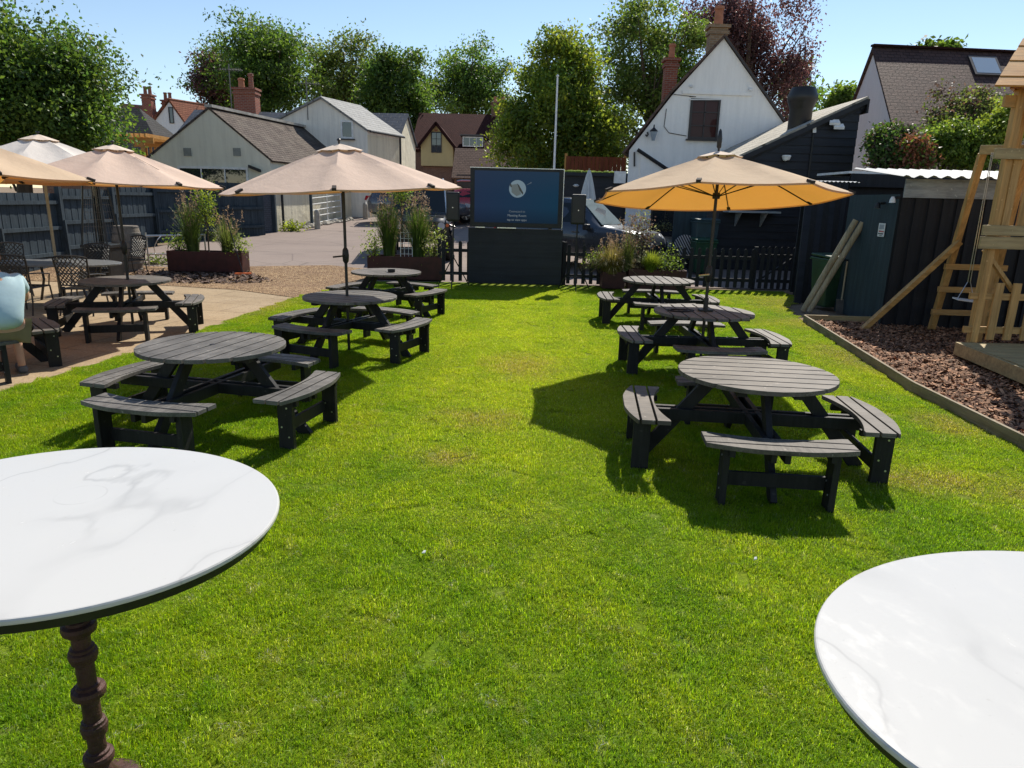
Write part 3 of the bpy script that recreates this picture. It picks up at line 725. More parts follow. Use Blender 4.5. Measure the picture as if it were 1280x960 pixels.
# ------------------------------------------------------------------ cast metal patio set
def make_chair():
    t = thing('metal_chair', '', 'chair', (0, 0, 0))
    st = MB(); W = .46; D = .44; z = .43
    st.tube([(-W / 2, -D / 2, z), (W / 2, -D / 2, z), (W / 2, D / 2, z), (-W / 2, D / 2, z), (-W / 2, -D / 2, z)], .013, 6)
    for k in range(-5, 6):
        o_ = k * .085
        for sg in (-1, 1):
            P = [(-W / 2, -sg * W / 2 + o_), (W / 2, sg * W / 2 + o_)]
            (xa, ya), (xb, yb) = P; m = (yb - ya) / (xb - xa); q = []
            for x in (xa, xb):
                y = ya + m * (x - xa); y2 = max(-D / 2, min(D / 2, y)); q.append((xa + (y2 - ya) / m, y2, z))
            if abs(q[0][0] - q[1][0]) > .03: st.bar(q[0], q[1], .014, .006)
    st.build('seat', MT['lattice'], t)
    bk = MB(); H = .46
    def B(u, v):   # u -1..1 across, v 0..1 up; backrest curved and leaning back
        x = u * (W / 2 + .03 * v); return Vector((x, D / 2 + .02 + .13 * v - .05 * (u * u) * (.4 + v), z + .05 + H * v + (.035 * (1 - u * u) if v > .9 else 0)))
    fr = [B(-1, 0)] + [B(-1, v) for v in (.3, .6, .9)] + [B(u, 1) for u in (-1, -.6, -.2, .2, .6, 1)] + [B(1, v) for v in (.9, .6, .3, 0)]
    bk.tube(fr, .014, 6); bk.tube([B(u, .02) for u in (-1, -.5, 0, .5, 1)], .011, 6)
    for k in range(-7, 8):
        for sg in (-1, 1):
            pts = []
            for i in range(13):
                v = i / 12; u = sg * (v * 1.9 - .95) + k * .27
                if -1 <= u <= 1: pts.append(B(u, v))
            for a, b in zip(pts, pts[1:]): bk.bar(a, b, .015, .007, (0, 1, 0))
    bk.build('backrest', MT['lattice'], t)
    for sx in (-1, 1):
        MB().tube([(sx * W / 2, -D / 2, z), (sx * (W / 2 + .01), -D / 2 - .02, .2), (sx * (W / 2 + .03), -D / 2 - .05, 0)], .013, 6).build('leg', MT['lattice'], t)
        MB().tube([(sx * W / 2, D / 2, z + .06), (sx * (W / 2 + .01), D / 2 + .02, .2), (sx * (W / 2 + .03), D / 2 + .09, 0)], .013, 6).build('leg', MT['lattice'], t)
        MB().tube([(sx * W / 2, D / 2 + .07, z + .24), (sx * (W / 2 + .05), .05, z + .23), (sx * (W / 2 + .05), -D / 2 + .04, z + .2), (sx * W / 2, -D / 2 + .02, z)], .012, 6).build('arm', MT['lattice'], t)
    return t
ch0 = make_chair(); CH = 'lattice backed metal chairs around the patio table'
CHAIRS = [(-8.0, 11.4, 178, 'lattice metal chair with its back to the view, left of the parasol pole'),
          (-7.1, 11.45, 184, 'lattice metal chair with its back to the view, right of the parasol pole'),
          (-9.5, 13.2, 40, 'lattice metal chair with a sunlit back at the far left of the patio table'),
          (-8.2, 13.5, -4, 'lattice metal chair behind the patio table facing the view, in front of the heater'),
          (-8.95, 16.3, -25, 'lattice metal chair standing in front of the oak barrel'),
          (-8.9, 11.6, 165, 'lattice metal chair at the left edge beyond the seated person')]
for i, (x, y, r, lab) in enumerate(CHAIRS):
    o = ch0 if i == 0 else copy_tree(ch0); o.location = (x, y, 0); o.rotation_euler.z = RAD(r); tag(o, lab, None, CH)
pt = thing('patio_table', 'dull grey oval cast metal patio table under the pale parasol', 'table', (-8.05, 12.4, 0))
MB().lathe([(.96, .705), (1.0, .712), (1.0, .735), (.98, .74)], n=48, sx=1.05, sy=.62).build('tabletop', MT['table_metal'], pt)
for sx in (-1, 1):
    for sy in (-1, 1):
        MB().tube([(sx * .55, sy * .3, .71), (sx * .5, sy * .26, .4), (sx * .68, sy * .38, 0)], .022, 7).build('leg', MT['lattice'], pt)
MB().tube([(0, 0, 0), (0, 0, .3)], .03, 10).build('parasol_sleeve', MT['black_metal'], pt)
pb = thing('weighted_foot', 'round black parasol foot under the metal patio table', 'parasol base', (-8.05, 12.3, 0))
MB().lathe([(.26, 0), (.27, .03), (.2, .06), (.05, .08)], n=24).build('foot_plate', MT['black_metal'], pb); MB().lathe([(.035, .081), (.035, .2)], n=12).build('socket', MT['black_metal'], pb)

# ------------------------------------------------------------------ pyramid heater, barrel, rack, broom
hp = at(125.5, 289, 14.2); hx, hy = hp.x, 14.2
he = thing('patio_heater', 'black pyramid patio heater with slanting struts behind the metal chairs', 'patio heater', (hx, hy, 0))
MB().prism([(-.25, -.25, 0), (.25, -.25, 0), (.25, .25, 0), (-.25, .25, 0)], (0, 0, .86)).build('gas_housing', MT['black_metal'], he, bevel=.01)
MB().box((0, 0, .90), (.56, .56, .06)).build('shelf', MT['black_metal'], he, bevel=.005)
for sx in (-1, 1):
    for sy in (-1, 1):
        MB().bar((sx * .25, sy * .25, .93), (sx * .15, sy * .15, 2.1), .025, .025).build('strut', MT['black_metal'], he)
MB().tube([(0, 0, .93), (0, 0, 2.08)], .05, 14).build('glass_tube', MT['car_glass'], he, smooth=True)
for sy in (-1, 1):
    mb = MB()
    for q in range(9):
        u = -.22 + q * .055; mb.tube([(u, sy * .24, .95), (u * .62, sy * .15, 2.08)], .003, 4)
    for q in range(8):
        z = 1.0 + q * .14; e = .245 - (z - .95) * .083; mb.tube([(-e, sy * e, z), (e, sy * e, z)], .003, 4)
    mb.build('mesh_guard', MT['hoop'], he)
MB().lathe([(.4, 2.1), (.4, 2.12), (.05, 2.26)], n=4).build('hood', MT['black_metal'], he, rot=RAD(45))
ba = thing('barrel', 'weathered grey oak barrel standing by the blue fence', 'barrel', (-9.5, 17.3, gz(17.3)))
prof = [(.27 + .075 * math.sin(math.pi * i / 14), 1.08 * i / 14) for i in range(15)]
MB().lathe(prof, n=28).build('staves', MT['oak'], ba, smooth=True)
for z in (.03, .2, .4, .7, .9, 1.05):
    r = .27 + .075 * math.sin(math.pi * z / 1.08) + .004
    MB().lathe([(r, z - .022), (r + .003, z - .02), (r + .003, z + .02), (r, z + .022)], n=28).build('hoop', MT['hoop'], ba)
MB().lathe([(.25, 1.07), (.25, 1.083)], n=28).build('lid', MT['oak'], ba)
rk = thing('bike_rack', 'low silver tube rack between the barrel and the left planter', 'rack', (-8.6, 17.9, gz(17.9)))
mb = MB(); mb.tube([(-.75, 0, .32), (.75, 0, .34)], .02, 7); mb.tube([(-.75, 0, .78), (.75, 0, .84)], .02, 7); mb.build('rails', MT['silver'], rk)
for x in (-.55, -.2, .1, .45):
    MB().tube([(x, 0, .34), (x + .05, -.14, .5), (x + .16, -.14, .7), (x + .2, 0, .8)], .012, 6).build('hoop', MT['silver'], rk)
for x in (-.74, .74): MB().tube([(x, 0, 0), (x, 0, .86)], .02, 7).build('leg', MT['silver'], rk)
br = thing('broom', 'black handled broom with an orange head leaning on the left planter', 'broom', (0, 0, 0))
hb = at(303, 333, 16.95); tp = at(280, 262, 17.15)
br.location = (hb.x, hb.y, gz(17)); L0 = Vector(br.location)
MB().tube([Vector((0, 0, .06)), tp - L0], .013, 7).build('handle', MT['black_plastic'], br)
MB().box((0, 0, .035), (.38, .09, .06), RAD(20)).build('head', MT['orange_plastic'], br, bevel=.012)

# ------------------------------------------------------------------ planters
def planter(x0, x1, y, h, d, label, rz=0):
    t = thing('planter', label, 'planter', ((x0 + x1) / 2, y, gz(y)), RAD(rz), 'dark red steel planters')
    L = x1 - x0; th = .02
    for sy in (0, 1):
        MB().box((0, sy * d + (th / 2 if sy == 0 else -th / 2), h / 2 + .02), (L, th, h - .04)).build('side_panel', MT['corten'], t, bevel=.004)
    for sx in (-1, 1):
        MB().box((sx * (L / 2 - th / 2 + .002), d / 2, h / 2 + .021), (th, d - 2 * th - .004, h - .04)).build('end_panel', MT['corten'], t, bevel=.004)
    MB().box((0, d / 2, h - .07), (L - 2 * th - .006, d - 2 * th - .006, .04)).build('soil', MT['soil'], t)
    return t
planter(-8.5, -6.67, 17.15, .52, .5, 'long dark red planter with tall grasses in front of the blue fence')
planter(-3.52, -1.75, 16.75, .58, .5, 'long dark red planter of plumed grasses behind the farthest left picnic table')
planter(2.03, 2.56, 16.2, .42, .5, 'short dark red planter holding the drooping golden grass by the picket fence')
planter(2.62, 3.95, 16.12, .5, .45, 'dark red planter at the picket fence below the purple leaved bush')

# ------------------------------------------------------------------ plants
def leaf_quads(r, C, size, nrm_bias=.4, droop=0.0, aspect=.5):
    n = len(C)
    nr = r.normal(0, 1, (n, 3)); nr[:, 2] += nrm_bias; nr /= np.linalg.norm(nr, axis=1)[:, None]
    a = r.normal(0, 1, (n, 3)); a[:, 2] -= droop; a -= nr * (a * nr).sum(1)[:, None]; a /= np.linalg.norm(a, axis=1)[:, None]
    b = np.cross(nr, a); L = size * r.uniform(.6, 1.35, n); W = L * aspect * r.uniform(.8, 1.2, n)
    A = a * (L / 2)[:, None]; B = b * (W / 2)[:, None]; f = nr * (W * .18)[:, None]
    return np.stack([C - A, C - B + f, C + A, C + B + f], 1)
LEAF = {
 'dark': leafmat('dark green leaf', (0.045, 0.09, 0.022), (0.14, 0.25, 0.03)),
 'mid': leafmat('mid green leaf', (0.075, 0.125, 0.022), (0.22, 0.34, 0.035)),
 'bright': leafmat('bright yellow green leaf', (0.13, 0.175, 0.022), (0.4, 0.48, 0.04)),
 'olive': leafmat('olive green leaf', (0.09, 0.12, 0.033), (0.24, 0.3, 0.0525)),
 'purple': leafmat('copper leaf', (0.085, 0.05, 0.053), (0.2, 0.085, 0.08), .3, .4),
 'lime': leafmat('lime leaf', (.14, .2, .025), (.3, .4, .04)),
 'varie': leafmat('variegated cream leaf', (.3, .29, .14), (.35, .36, .12)),
 'redleaf': leafmat('reddish young leaf', (.22, .09, .05), (.35, .13, .05)),
 'grass': leafmat('ornamental grass leaf', (.06, .1, .022), (.15, .24, .03)),
 'gold': leafmat('golden grass leaf', (.2, .17, .05), (.4, .33, .08)),
 'plume': leafmat('beige seed plume', (.34, .23, .15), (.4, .27, .16)),
 'plum': leafmat('dusky purple leaf', (.13, .085, .07), (.2, .12, .08)),
}
def ornamental_grass(x, y, z0, H, spread, label, leaf='grass', n=260, plumes=40, arch=.5, seed=0, ph=1.25):
    r = np.random.RandomState(seed); t = thing('ornamental_grass', label, 'plant', (x, y, z0), 0, 'ornamental grasses in the planters')
    V = []; T = []
    def blades(n, H, spread, w, k0, k1, arch):
        a = r.uniform(0, 2 * np.pi, n); R0 = np.sqrt(r.rand(n)) * spread * .35; h = H * r.uniform(.5, 1.05, n); out = np.abs(r.normal(.5, .3, n)) * spread
        d = np.c_[np.cos(a), np.sin(a), 0 * a]; s = np.c_[-np.sin(a), np.cos(a), 0 * a]; prev = None
        ts = [0, .3, .6, .85, 1]; P = []
        for u in ts:
            zz = h * (u - arch * u ** 3 * (out / spread) * .5)
            P.append(d * (R0 + out * u ** 1.8)[:, None] + np.c_[0 * a, 0 * a, zz])
        for i in range(4):
            w0, w1 = w * (1 - ts[i] * .75), w * (1 - ts[i + 1] * .75)
            V.append(np.stack([P[i] - s * w0 / 2, P[i] + s * w0 / 2, P[i + 1] + s * w1 / 2, P[i + 1] - s * w1 / 2], 1).reshape(-1, 3))
            k = r.uniform(k0, k1, n); T.append(np.c_[k, k, k])
        return P[-1], d, h
    blades(int(n * 1.7), H * .8, spread, .014, .6, 1.4, arch)
    Vv = np.concatenate(V); mesh_from_quads('leaves', Vv, len(Vv) // 4, np.concatenate(T), LEAF[leaf], t)
    if plumes:
        V.clear(); T.clear()
        tips, d, h = blades(plumes, H, spread * .75, .005, .6, 1.0, arch * .5)
        C = np.repeat(tips, 18, 0); C = C + r.normal(0, .02, C.shape) - np.c_[0 * C[:, :2], r.uniform(0, .34, len(C)) * H * .6]
        Q = leaf_quads(r, C, .045 * ph, 0, 1.0, .3).reshape(-1, 3); V.append(Q); k = r.uniform(.6, 1.35, len(C)); T.append(np.c_[k, k, k])
        Vv = np.concatenate(V); mesh_from_quads('plumes', Vv, len(Vv) // 4, np.concatenate(T), LEAF['plume'], t)
    return t
def shrub(x, y, z0, blobs, label, leaf, n=900, size=.05, seed=0, stem=None, cat='shrub', name='shrub', group=None, clump=.1, per=14, second=None, frac=.25):
    """blobs: (dx, dy, dz, rx, ry, rz) relative to the foot"""
    r = np.random.RandomState(seed); t = thing(name, label, cat, (x, y, z0), 0, group)
    vol = np.array([b[3] * b[4] * b[5] for b in blobs]) ** .7; vol /= vol.sum(); C = []
    nc = max(6, n // per)
    for b, v in zip(blobs, vol):
        k = max(3, int(nc * v)); u = r.normal(0, 1, (k, 3)); u /= np.linalg.norm(u, axis=1)[:, None]; u *= (r.rand(k) ** .45)[:, None]
        C.append(u * np.array(b[3:6]) + np.array(b[:3]))
    C = np.concatenate(C); tk = r.uniform(.55, 1.45, len(C))
    L = np.repeat(C, per, 0) + r.normal(0, clump, (len(C) * per, 3)); k = np.repeat(tk, per) * r.uniform(.75, 1.3, len(L))
    if second:
        m = np.repeat(r.rand(len(C)) < frac, per)
        for mm, lf in ((~m, leaf), (m, second)):
            Q = leaf_quads(r, L[mm], size, .5, .2, .5).reshape(-1, 3); mesh_from_quads('leaves', Q, mm.sum(), np.c_[k[mm], k[mm], k[mm]], LEAF[lf], t)
    else:
        Q = leaf_quads(r, L, size, .5, .2, .5).reshape(-1, 3); mesh_from_quads('leaves', Q, len(L), np.c_[k, k, k], LEAF[leaf], t)
    mb = MB(); cz = C[r.choice(len(C), min(len(C), 14), False)]
    if stem:
        mb.tube([(0, 0, 0), (.01, 0, stem)], .018, 7)
        for c in cz[:9]: mb.tube([(.01, 0, stem - .05), tuple(c)], [.01, .003], 5)
    else:
        for c in cz: mb.tube([(c[0] * .15, c[1] * .15, 0), (c[0] * .6, c[1] * .6, c[2] * .5), tuple(c)], [.012, .008, .003], 5)
    mb.build('stems', MT['bark'], t); return t
def px_xy(px, Y): return at(px, 300, Y).x
PG = 'small shrubs in the planters'
y1 = 17.4; z1 = gz(y1) + .46
ornamental_grass(px_xy(240, y1), y1, z1, 1.6, .42, 'tall grass with beige plumes in the left end of the fence side planter', seed=1, n=240, plumes=46, arch=.3)
ornamental_grass(px_xy(284, y1), y1, z1, 1.15, .4, 'shorter fading grass with brownish plumes right of the leafy column in the fence side planter', 'olive', seed=2, n=200, plumes=22)
shrub(px_xy(259, y1), y1 + .05, z1, [(0, 0, 1.25, .26, .24, .5), (0, 0, .85, .2, .2, .25)], 'narrow leafy standard shrub on a thin stem by the blue fence', 'bright', 900, .07, 3, .7, group=PG, second='mid', frac=.4)
shrub(px_xy(224, y1), y1 - .05, z1, [(0, 0, .25, .25, .22, .3)], 'low lime shrub at the left end of the fence side planter', 'lime', 450, .06, 4, group=PG, second='mid', frac=.4)
shrub(px_xy(299, y1), y1 - .08, z1, [(0, 0, .16, .22, .2, .2)], 'low yellow shrub at the right end of the fence side planter by the broom', 'lime', 350, .055, 5, group=PG, second='varie', frac=.3)
y2 = 17.0; z2 = gz(y2) + .5
ornamental_grass(px_xy(486, y2), y2, z2, 1.62, .36, 'tall dense grass with reddish plumes at the left of the planter behind the lawn', seed=6, n=420, plumes=60, arch=.25)
ornamental_grass(px_xy(523, y2), y2, z2, 1.6, .4, 'tall dense grass with reddish plumes at the right of the planter behind the lawn', seed=7, n=420, plumes=60, arch=.25)
shrub(px_xy(502, y2), y2 + .05, z2, [(0, 0, 1.52, .24, .22, .22)], 'small round topped lime standard tree between the two plumed grasses', 'lime', 700, .06, 8, 1.35, group=PG, second='mid', frac=.35)
shrub(px_xy(467, y2), y2 - .05, z2, [(0, 0, .3, .22, .2, .34)], 'yellow green shrub at the left end of the planter behind the lawn', 'lime', 500, .06, 9, group=PG, second='mid', frac=.3)
shrub(px_xy(540, y2), y2 - .05, z2, [(0, 0, .28, .3, .2, .3), (.15, 0, .5, .16, .15, .16)], 'bright cream edged shrub at the right end of the planter behind the lawn', 'lime', 700, .06, 10, group=PG, second='varie', frac=.35)
tr = thing('trellis', 'small white wire trellis between the grasses of the planter behind the lawn', 'trellis', (px_xy(508, y2 - .1), y2 - .12, z2))
mb = MB(); mb.tube([(-.14, 0, 0), (-.14, 0, .62), (.14, 0, .62), (.14, 0, 0)], .009, 6); mb.build('frame', MT['frame_white'], tr)
mb = MB()
for k in range(1, 5): mb.tube([(-.14, 0, k * .12), (.14, 0, k * .12)], .005, 5)
for k in (-.05, .05): mb.tube([(k, 0, 0), (k, 0, .62)], .005, 5)
mb.build('wires', MT['frame_white'], tr)
y3 = 16.4; z3 = gz(y3) + .36
ornamental_grass(px_xy(766, y3), y3, z3, .95, .66, 'drooping golden grass with wispy plumes in the short planter by the right speaker', 'gold', seed=11, n=800, plumes=34, arch=1.5)
shrub(px_xy(753, y3), y3 - .05, z3, [(-.1, 0, .3, .2, .2, .22)], 'yellowish leafy shrub spilling left of the golden grass', 'lime', 350, .06, 12, group=PG)
y4 = 16.3; z4 = gz(y4) + .44
shrub(px_xy(803, y4), y4, z4, [(0, 0, .95, .3, .26, .34), (.02, 0, .6, .24, .22, .24)], 'tall dusky purple and cream bush in front of the parked blue car', 'plum', 800, .065, 13, .4, group=PG, second='varie', frac=.3)
ornamental_grass(px_xy(815, y4), y4 - .08, z4, .62, .34, 'short bright green grass below the purple bush', 'bright', seed=14, n=520, plumes=0, arch=.5)
shrub(px_xy(836, y4), y4 - .05, z4, [(0, 0, .22, .27, .22, .26)], 'low bright shrub at the right end of the planter below the purple bush', 'lime', 600, .055, 15, group=PG, second='mid', frac=.5)
ornamental_grass(px_xy(787, y4), y4 + .02, z4, 1.25, .3, 'thin grass with airy beige plumes left of the purple bush', 'olive', seed=16, n=90, plumes=40, arch=.3)

# ------------------------------------------------------------------ outdoor screen, speakers, picket fence
YS = 16.35
a, b = at(588, 208, YS), at(705, 211, YS); c = at(590, 283, YS)
tv = thing('outdoor_screen', 'large black outdoor television showing a dark blue picture', 'screen', ((a.x + b.x) / 2, YS, gz(YS)))
W, z0, zt = b.x - a.x, c.z - gz(YS), a.z - gz(YS) - .02
Hh = zt - z0
MB().box((0, .06, (z0 + zt) / 2), (W, .12, Hh)).build('casing', MT['black_plastic'], tv, bevel=.008)
MB().box((0, .055, zt + .004), (W + .02, .15, .012)).build('top_trim', MT['silver'], tv)
MB().box((W / 2 + .008, .055, (z0 + zt) / 2), (.012, .15, Hh)).build('side_trim', MT['silver'], tv)
def _screen():
    t = NT('lit screen'); g = t.n('ShaderNodeTexCoord').outputs['Object']; s_ = t.n('ShaderNodeSeparateXYZ', Vector=g)
    gx = t.rng(s_.outputs[0], -1.1, 1.1, 0, 1); gzv = t.rng(s_.outputs[2], z0, zt, 0, 1)
    c = t.mix(gx, (.017, .034, .085), (.006, .045, .09)); c = t.mix(t.rng(gzv, 0, .35, .75, 0), c, (.004, .009, .022)); c = t.mix(t.rng(gzv, .55, 1, 0, .45), c, (.03, .05, .09))
    p = t.pbr((.006, .006, .008), .35, .08); t.set(p.inputs['Emission Color'], c); p.inputs['Emission Strength'].default_value = .45
    return t.done(p)
def glow(name, col, k=.5):
    t = NT(name); p = t.pbr((.01, .01, .012), .2, .4); t.set(p.inputs['Emission Color'], col); p.inputs['Emission Strength'].default_value = k; return t.done(p)
m_ = .1
disp = MB().box((0, -.003, (z0 + zt) / 2 + .02), (W - 2 * m_, .008, Hh - 2 * m_ + .04)).build('display', _screen(), tv)
cx, cz = .02, z0 + Hh * .66; rr_ = Hh * .148
def flat(pts, name, mat, y=-.0095):
    mb = MB(); mb.prism([(x, y, z) for x, z in pts], (0, -.0012, 0)); return mb.build(name, mat, disp)
circ = [(cx + rr_ * math.cos(t_ * math.pi / 20), cz + rr_ * math.sin(t_ * math.pi / 20)) for t_ in range(40)]
flat(circ, 'round_picture', glow('screen picture', (.16, .24, .3)))
g2 = glow('screen picture grey', (.09, .12, .13)); g3 = glow('screen picture dark', (.012, .018, .02))
flat([(cx - rr_ * .75, cz + rr_ * .45), (cx - .02, cz + rr_ * .55), (cx + rr_ * .45, cz - rr_ * .6), (cx - rr_ * .1, cz - rr_ * .85), (cx - rr_ * .7, cz - rr_ * .4)], 'round_picture_shape', g2, -.0109)
flat([(cx - .02, cz + rr_ * .62), (cx + .03, cz + rr_ * .45), (cx + rr_ * .7, cz - rr_ * .45), (cx + rr_ * .62, cz - rr_ * .66), (cx + rr_ * .25, cz - rr_ * .2)], 'round_picture_stroke', g3, -.0123)
flat([(cx - rr_ * .95, cz + rr_ * .45), (cx - rr_ * .78, cz + rr_ * .6), (cx - rr_ * .68, cz + rr_ * .2), (cx - rr_ * .8, cz + rr_ * .15)], 'round_picture_mark', g3, -.0123)
flat([(cx + rr_ * 1.1, cz + rr_ * .5), (cx + rr_ * 1.6, cz + rr_ * .82), (cx + rr_ * 1.66, cz + rr_ * .72), (cx + rr_ * 1.12, cz + rr_ * .46)], 'picture_tail', glow('screen stroke', (.07, .1, .14)), -.0109)
for i, (tx, sz, br_) in enumerate((('Connected to', .066, .07), ('Meeting Room', .072, .1), ('tap to view apps', .068, .1))):
    cu = bpy.data.curves.new('screen_text', 'FONT'); cu.body = tx; cu.size = sz; cu.align_x = 'CENTER'; cu.extrude = .0005; cu.resolution_u = 2
    tmp = bpy.data.objects.new('screen_text', cu); COL.objects.link(tmp)
    bpy.context.view_layer.update()
    me = bpy.data.meshes.new_from_object(tmp.evaluated_get(bpy.context.evaluated_depsgraph_get())); bpy.data.objects.remove(tmp)
    me.materials.clear(); me.materials.append(glow('screen text', (br_, br_ * 1.2, br_ * 1.35), 1.0))
    o = bpy.data.objects.new('screen_text', me); COL.objects.link(o); o.parent = disp; o.location = (cx, -.0105, z0 + Hh * (.275 - i * .072) - .02); o.rotation_euler.x = RAD(90)
MB().box((-W * .39, -.005, z0 - .012), (.22, .02, .02)).build('trim_clip', MT['silver'], tv)
MB().box((-W * .1, -.005, z0 - .014), (.43, .02, .022)).build('trim_clip', MT['silver'], tv)
MB().box((0, .1, (z0 - .03) / 2 + .03), (W + .08, .05, z0 - .09)).build('front_board', MT['black_board'], tv, bevel=.004)
for sx in (-1, 1): MB().box((sx * .8, .3, (zt - .3) / 2), (.08, .08, zt - .3)).build('support_post', MT['black_metal'], tv)
for sx in (-1, 1): MB().bar((sx * .8, .9, .02), (sx * .8, .32, 1.1), .06, .06).build('support_brace', MT['black_metal'], tv)
def speaker(px0, px1, py0, py1, py_foot, lab):
    Y = 16.1; a, b = at(px0, py0, Y), at(px1, py1, Y); x = (a.x + b.x) / 2; w_ = b.x - a.x; h = a.z - b.z
    st = thing('speaker_stand', 'black tripod stand carrying the ' + lab, 'speaker stand', (x, Y, gz(Y)), 0, 'speaker stands'); zb = b.z - gz(Y)
    MB().tube([(0, 0, .12), (0, 0, zb + .004)], .018, 8).build('pole', MT['black_metal'], st)
    MB().lathe([(.03, .66), (.034, .7), (.03, .74)], n=10).build('collar', MT['black_metal'], st)
    for k in range(3):
        an = RAD(90 + 120 * k + 180); l = MB().tube([(0, 0, .7), (.42 * math.cos(an), .42 * math.sin(an), 0.012)], .013, 6).build('leg', MT['black_metal'], st)
        MB().tube([(0, 0, .3), (.24 * math.cos(an), .24 * math.sin(an), .3)], .008, 6).build('brace', MT['black_metal'], l)
    sp = thing('loudspeaker', lab, 'loudspeaker', (x, Y, b.z + .006), 0, 'black loudspeakers')
    box = MB(); q = w_ / 2
    box.prism([(-q, -.12, 0), (q, -.12, 0), (q * .75, .16, 0), (-q * .75, .16, 0)], (0, 0, h)); box.build('cabinet', MT['black_plastic'], sp, bevel=.03)
    MB().box((0, -.128, h / 2), (w_ - .07, .008, h - .08)).build('grille', MT['black_metal'], sp, bevel=.003)
    MB().tube([(0, -.131, h * .47), (0, -.137, h * .47)], .014, 10).build('badge', MT['silver'], sp)
speaker(558, 575, 240, 277, 350, 'black loudspeaker left of the outdoor screen')
speaker(714, 731, 243, 281, 352, 'black loudspeaker right of the outdoor screen')
def picket(p0, p1, h, n, lab, gate=False):
    p0, p1 = Vector(p0), Vector(p1); d = p1 - p0; L = d.length; an = math.atan2(d.y, d.x)
    t = thing('picket_fence' if not gate else 'picket_gate', lab, 'gate' if gate else 'fence', (p0.x, p0.y, gz(p0.y)), an, None if gate else 'black picket fence lengths')
    for z in (.22, h - .22):
        MB().box((L / 2, .035, z), (L, .035, .075)).build('rail', MT['shed_black'], t)
    for i in range(n):
        x = (i + .5) * L / n; w_ = .043
        pk = MB(); pk.prism([(x - w_, 0, .04), (x + w_, 0, .04), (x + w_, 0, h - .04), (x + w_ * .55, 0, h - .01), (x, 0, h), (x - w_ * .55, 0, h - .01), (x - w_, 0, h - .04)], (0, .017, 0)); pk.build('picket', MT['shed_black'], t)
    if gate: MB().bar((.06, .06, .24), (L - .06, .06, h - .24), .03, .07, (0, 1, 0)).build('brace', MT['shed_black'], t)
    else:
        for x in (0.0, L):
            MB().box((x, .1, (h + .05) / 2), (.08, .08, h + .05)).build('post', MT['shed_black'], t)
YF = 16.72
xa, xb, xc, xd, xe = at(549, 350, YF).x, at(586, 350, YF).x, at(704, 350, YF).x, at(942, 360, YF).x, at(991, 362, YF).x
picket((xa, YF, 0), (-1.0, YF, 0), .98, 4, 'short black picket fence length left of the screen, behind the loudspeaker stand')
picket((xc + .02, YF, 0), (xd, YF, 0), .96, 25, 'long black picket fence length right of the screen behind the planters')
picket((-.95, YF + .12, 0), (xc - .03, YF + .12, 0), .96, 11, 'black picket fence length hidden behind the screen board')
picket((xd + .05, YF - .03, 0), (xe, YF - .03, 0), 1.03, 6, 'black picket gate with a diagonal brace at the right end of the fence', True)

# ------------------------------------------------------------------ small things on tables and lawn
MB().lathe([(.05, 0), (.062, .005), (.066, .05), (.055, .05), (.05, .015)], n=18).build('ashtray', MT['black_plastic'], None, (-2.12, 12.05, .741))
tag(bpy.data.objects['ashtray'], 'small round black ashtray on the pale farthest left table', 'ashtray')
cb = MB(); P = [(.17 * math.cos(t_ * .42) * (1 - t_ * .012), .09 * math.sin(t_ * .42), .008 + .004 * math.sin(t_)) for t_ in range(32)]; cb.tube(P, .0075, 6)
tag(cb.build('cable', MT['black_plastic'], None, (2.02, 8.42, .742)), 'coiled black cable lying on the table under the orange lit parasol', 'cable')
mb = MB(); mb.box((0, 0, .012), (.16, .12, .024)); mb.tube([(0, 0, .02), (0, 0, .16)], .03, 12)
tag(mb.build('table_collar', MT['black_metal'], None, (2.34, 8.47, .742), bevel=.003), 'black collar holding the parasol pole in the right hand picnic table', 'collar')
def scrap(px, py, lab, s=.011):
    d = _F + (px - 640) / FPX * CR - (py - 480) / FPX * CU; t_ = -CAM_H / d.z; p = Vector((0, 0, CAM_H)) + d * t_
    mb = MB(); mb.prism([(-s, -s * .6, 0), (s * .7, -s * .9, .004), (s, s * .5, .01), (-.2 * s, s, .006)], (0, .002, .004))
    tag(mb.build('paper_scrap', MT['frame_white'], None, (p.x, p.y, .045)), lab, 'scrap')
scrap(530, 700, 'tiny white scrap on the grass in the middle foreground'); scrap(943, 708, 'tiny white scrap on the grass near the right foreground table', .009)
d = at(1255, 570, 5.6)
mb = MB(); mb.tube([(0, 0, .03), (.06, -.05, .05), (.1, -.12, .03)], .004, 5); 

# ------------------------------------------------------------------ the seated person
def skin_body(name, joints, edges, mat, parent, sub=2):
    me = bpy.data.meshes.new(name); names = list(joints); idx = {k: i for i, k in enumerate(names)}
    me.from_pydata([joints[k][0] for k in names], [(idx[a], idx[b]) for a, b in edges], []); me.update()
    o = bpy.data.objects.new(name, me); COL.objects.link(o); o.parent = parent; me.materials.append(mat)
    sm = o.modifiers.new('skin', 'SKIN')
    if not me.skin_vertices: me.skin_vertices.new()
    for i, k in enumerate(names):
        rr2 = joints[k][1]; me.skin_vertices[0].data[i].radius = rr2 if isinstance(rr2, tuple) else (rr2, rr2)
    me.skin_vertices[0].data[0].use_root = True
    sm.use_smooth_shade = True
    s2 = o.modifiers.new('sub', 'SUBSURF'); s2.levels = sub; s2.render_levels = sub
    return o
SKIN = plain('skin', (.52, .31, .22), .5, .4, 0, .06, 12, Subsurface__Weight=.1)
SHIRT = plain('pale blue cotton', (.42, .56, .6), .85, .15, 0, .08, 5, .3, 7)
SHORTS = plain('khaki cotton', (.2, .16, .08), .85, .15, 0, .12, 8, .3, 30)
HAIR = plain('brown hair', (.06, .035, .02), .6, .3, 0, .3, 60)
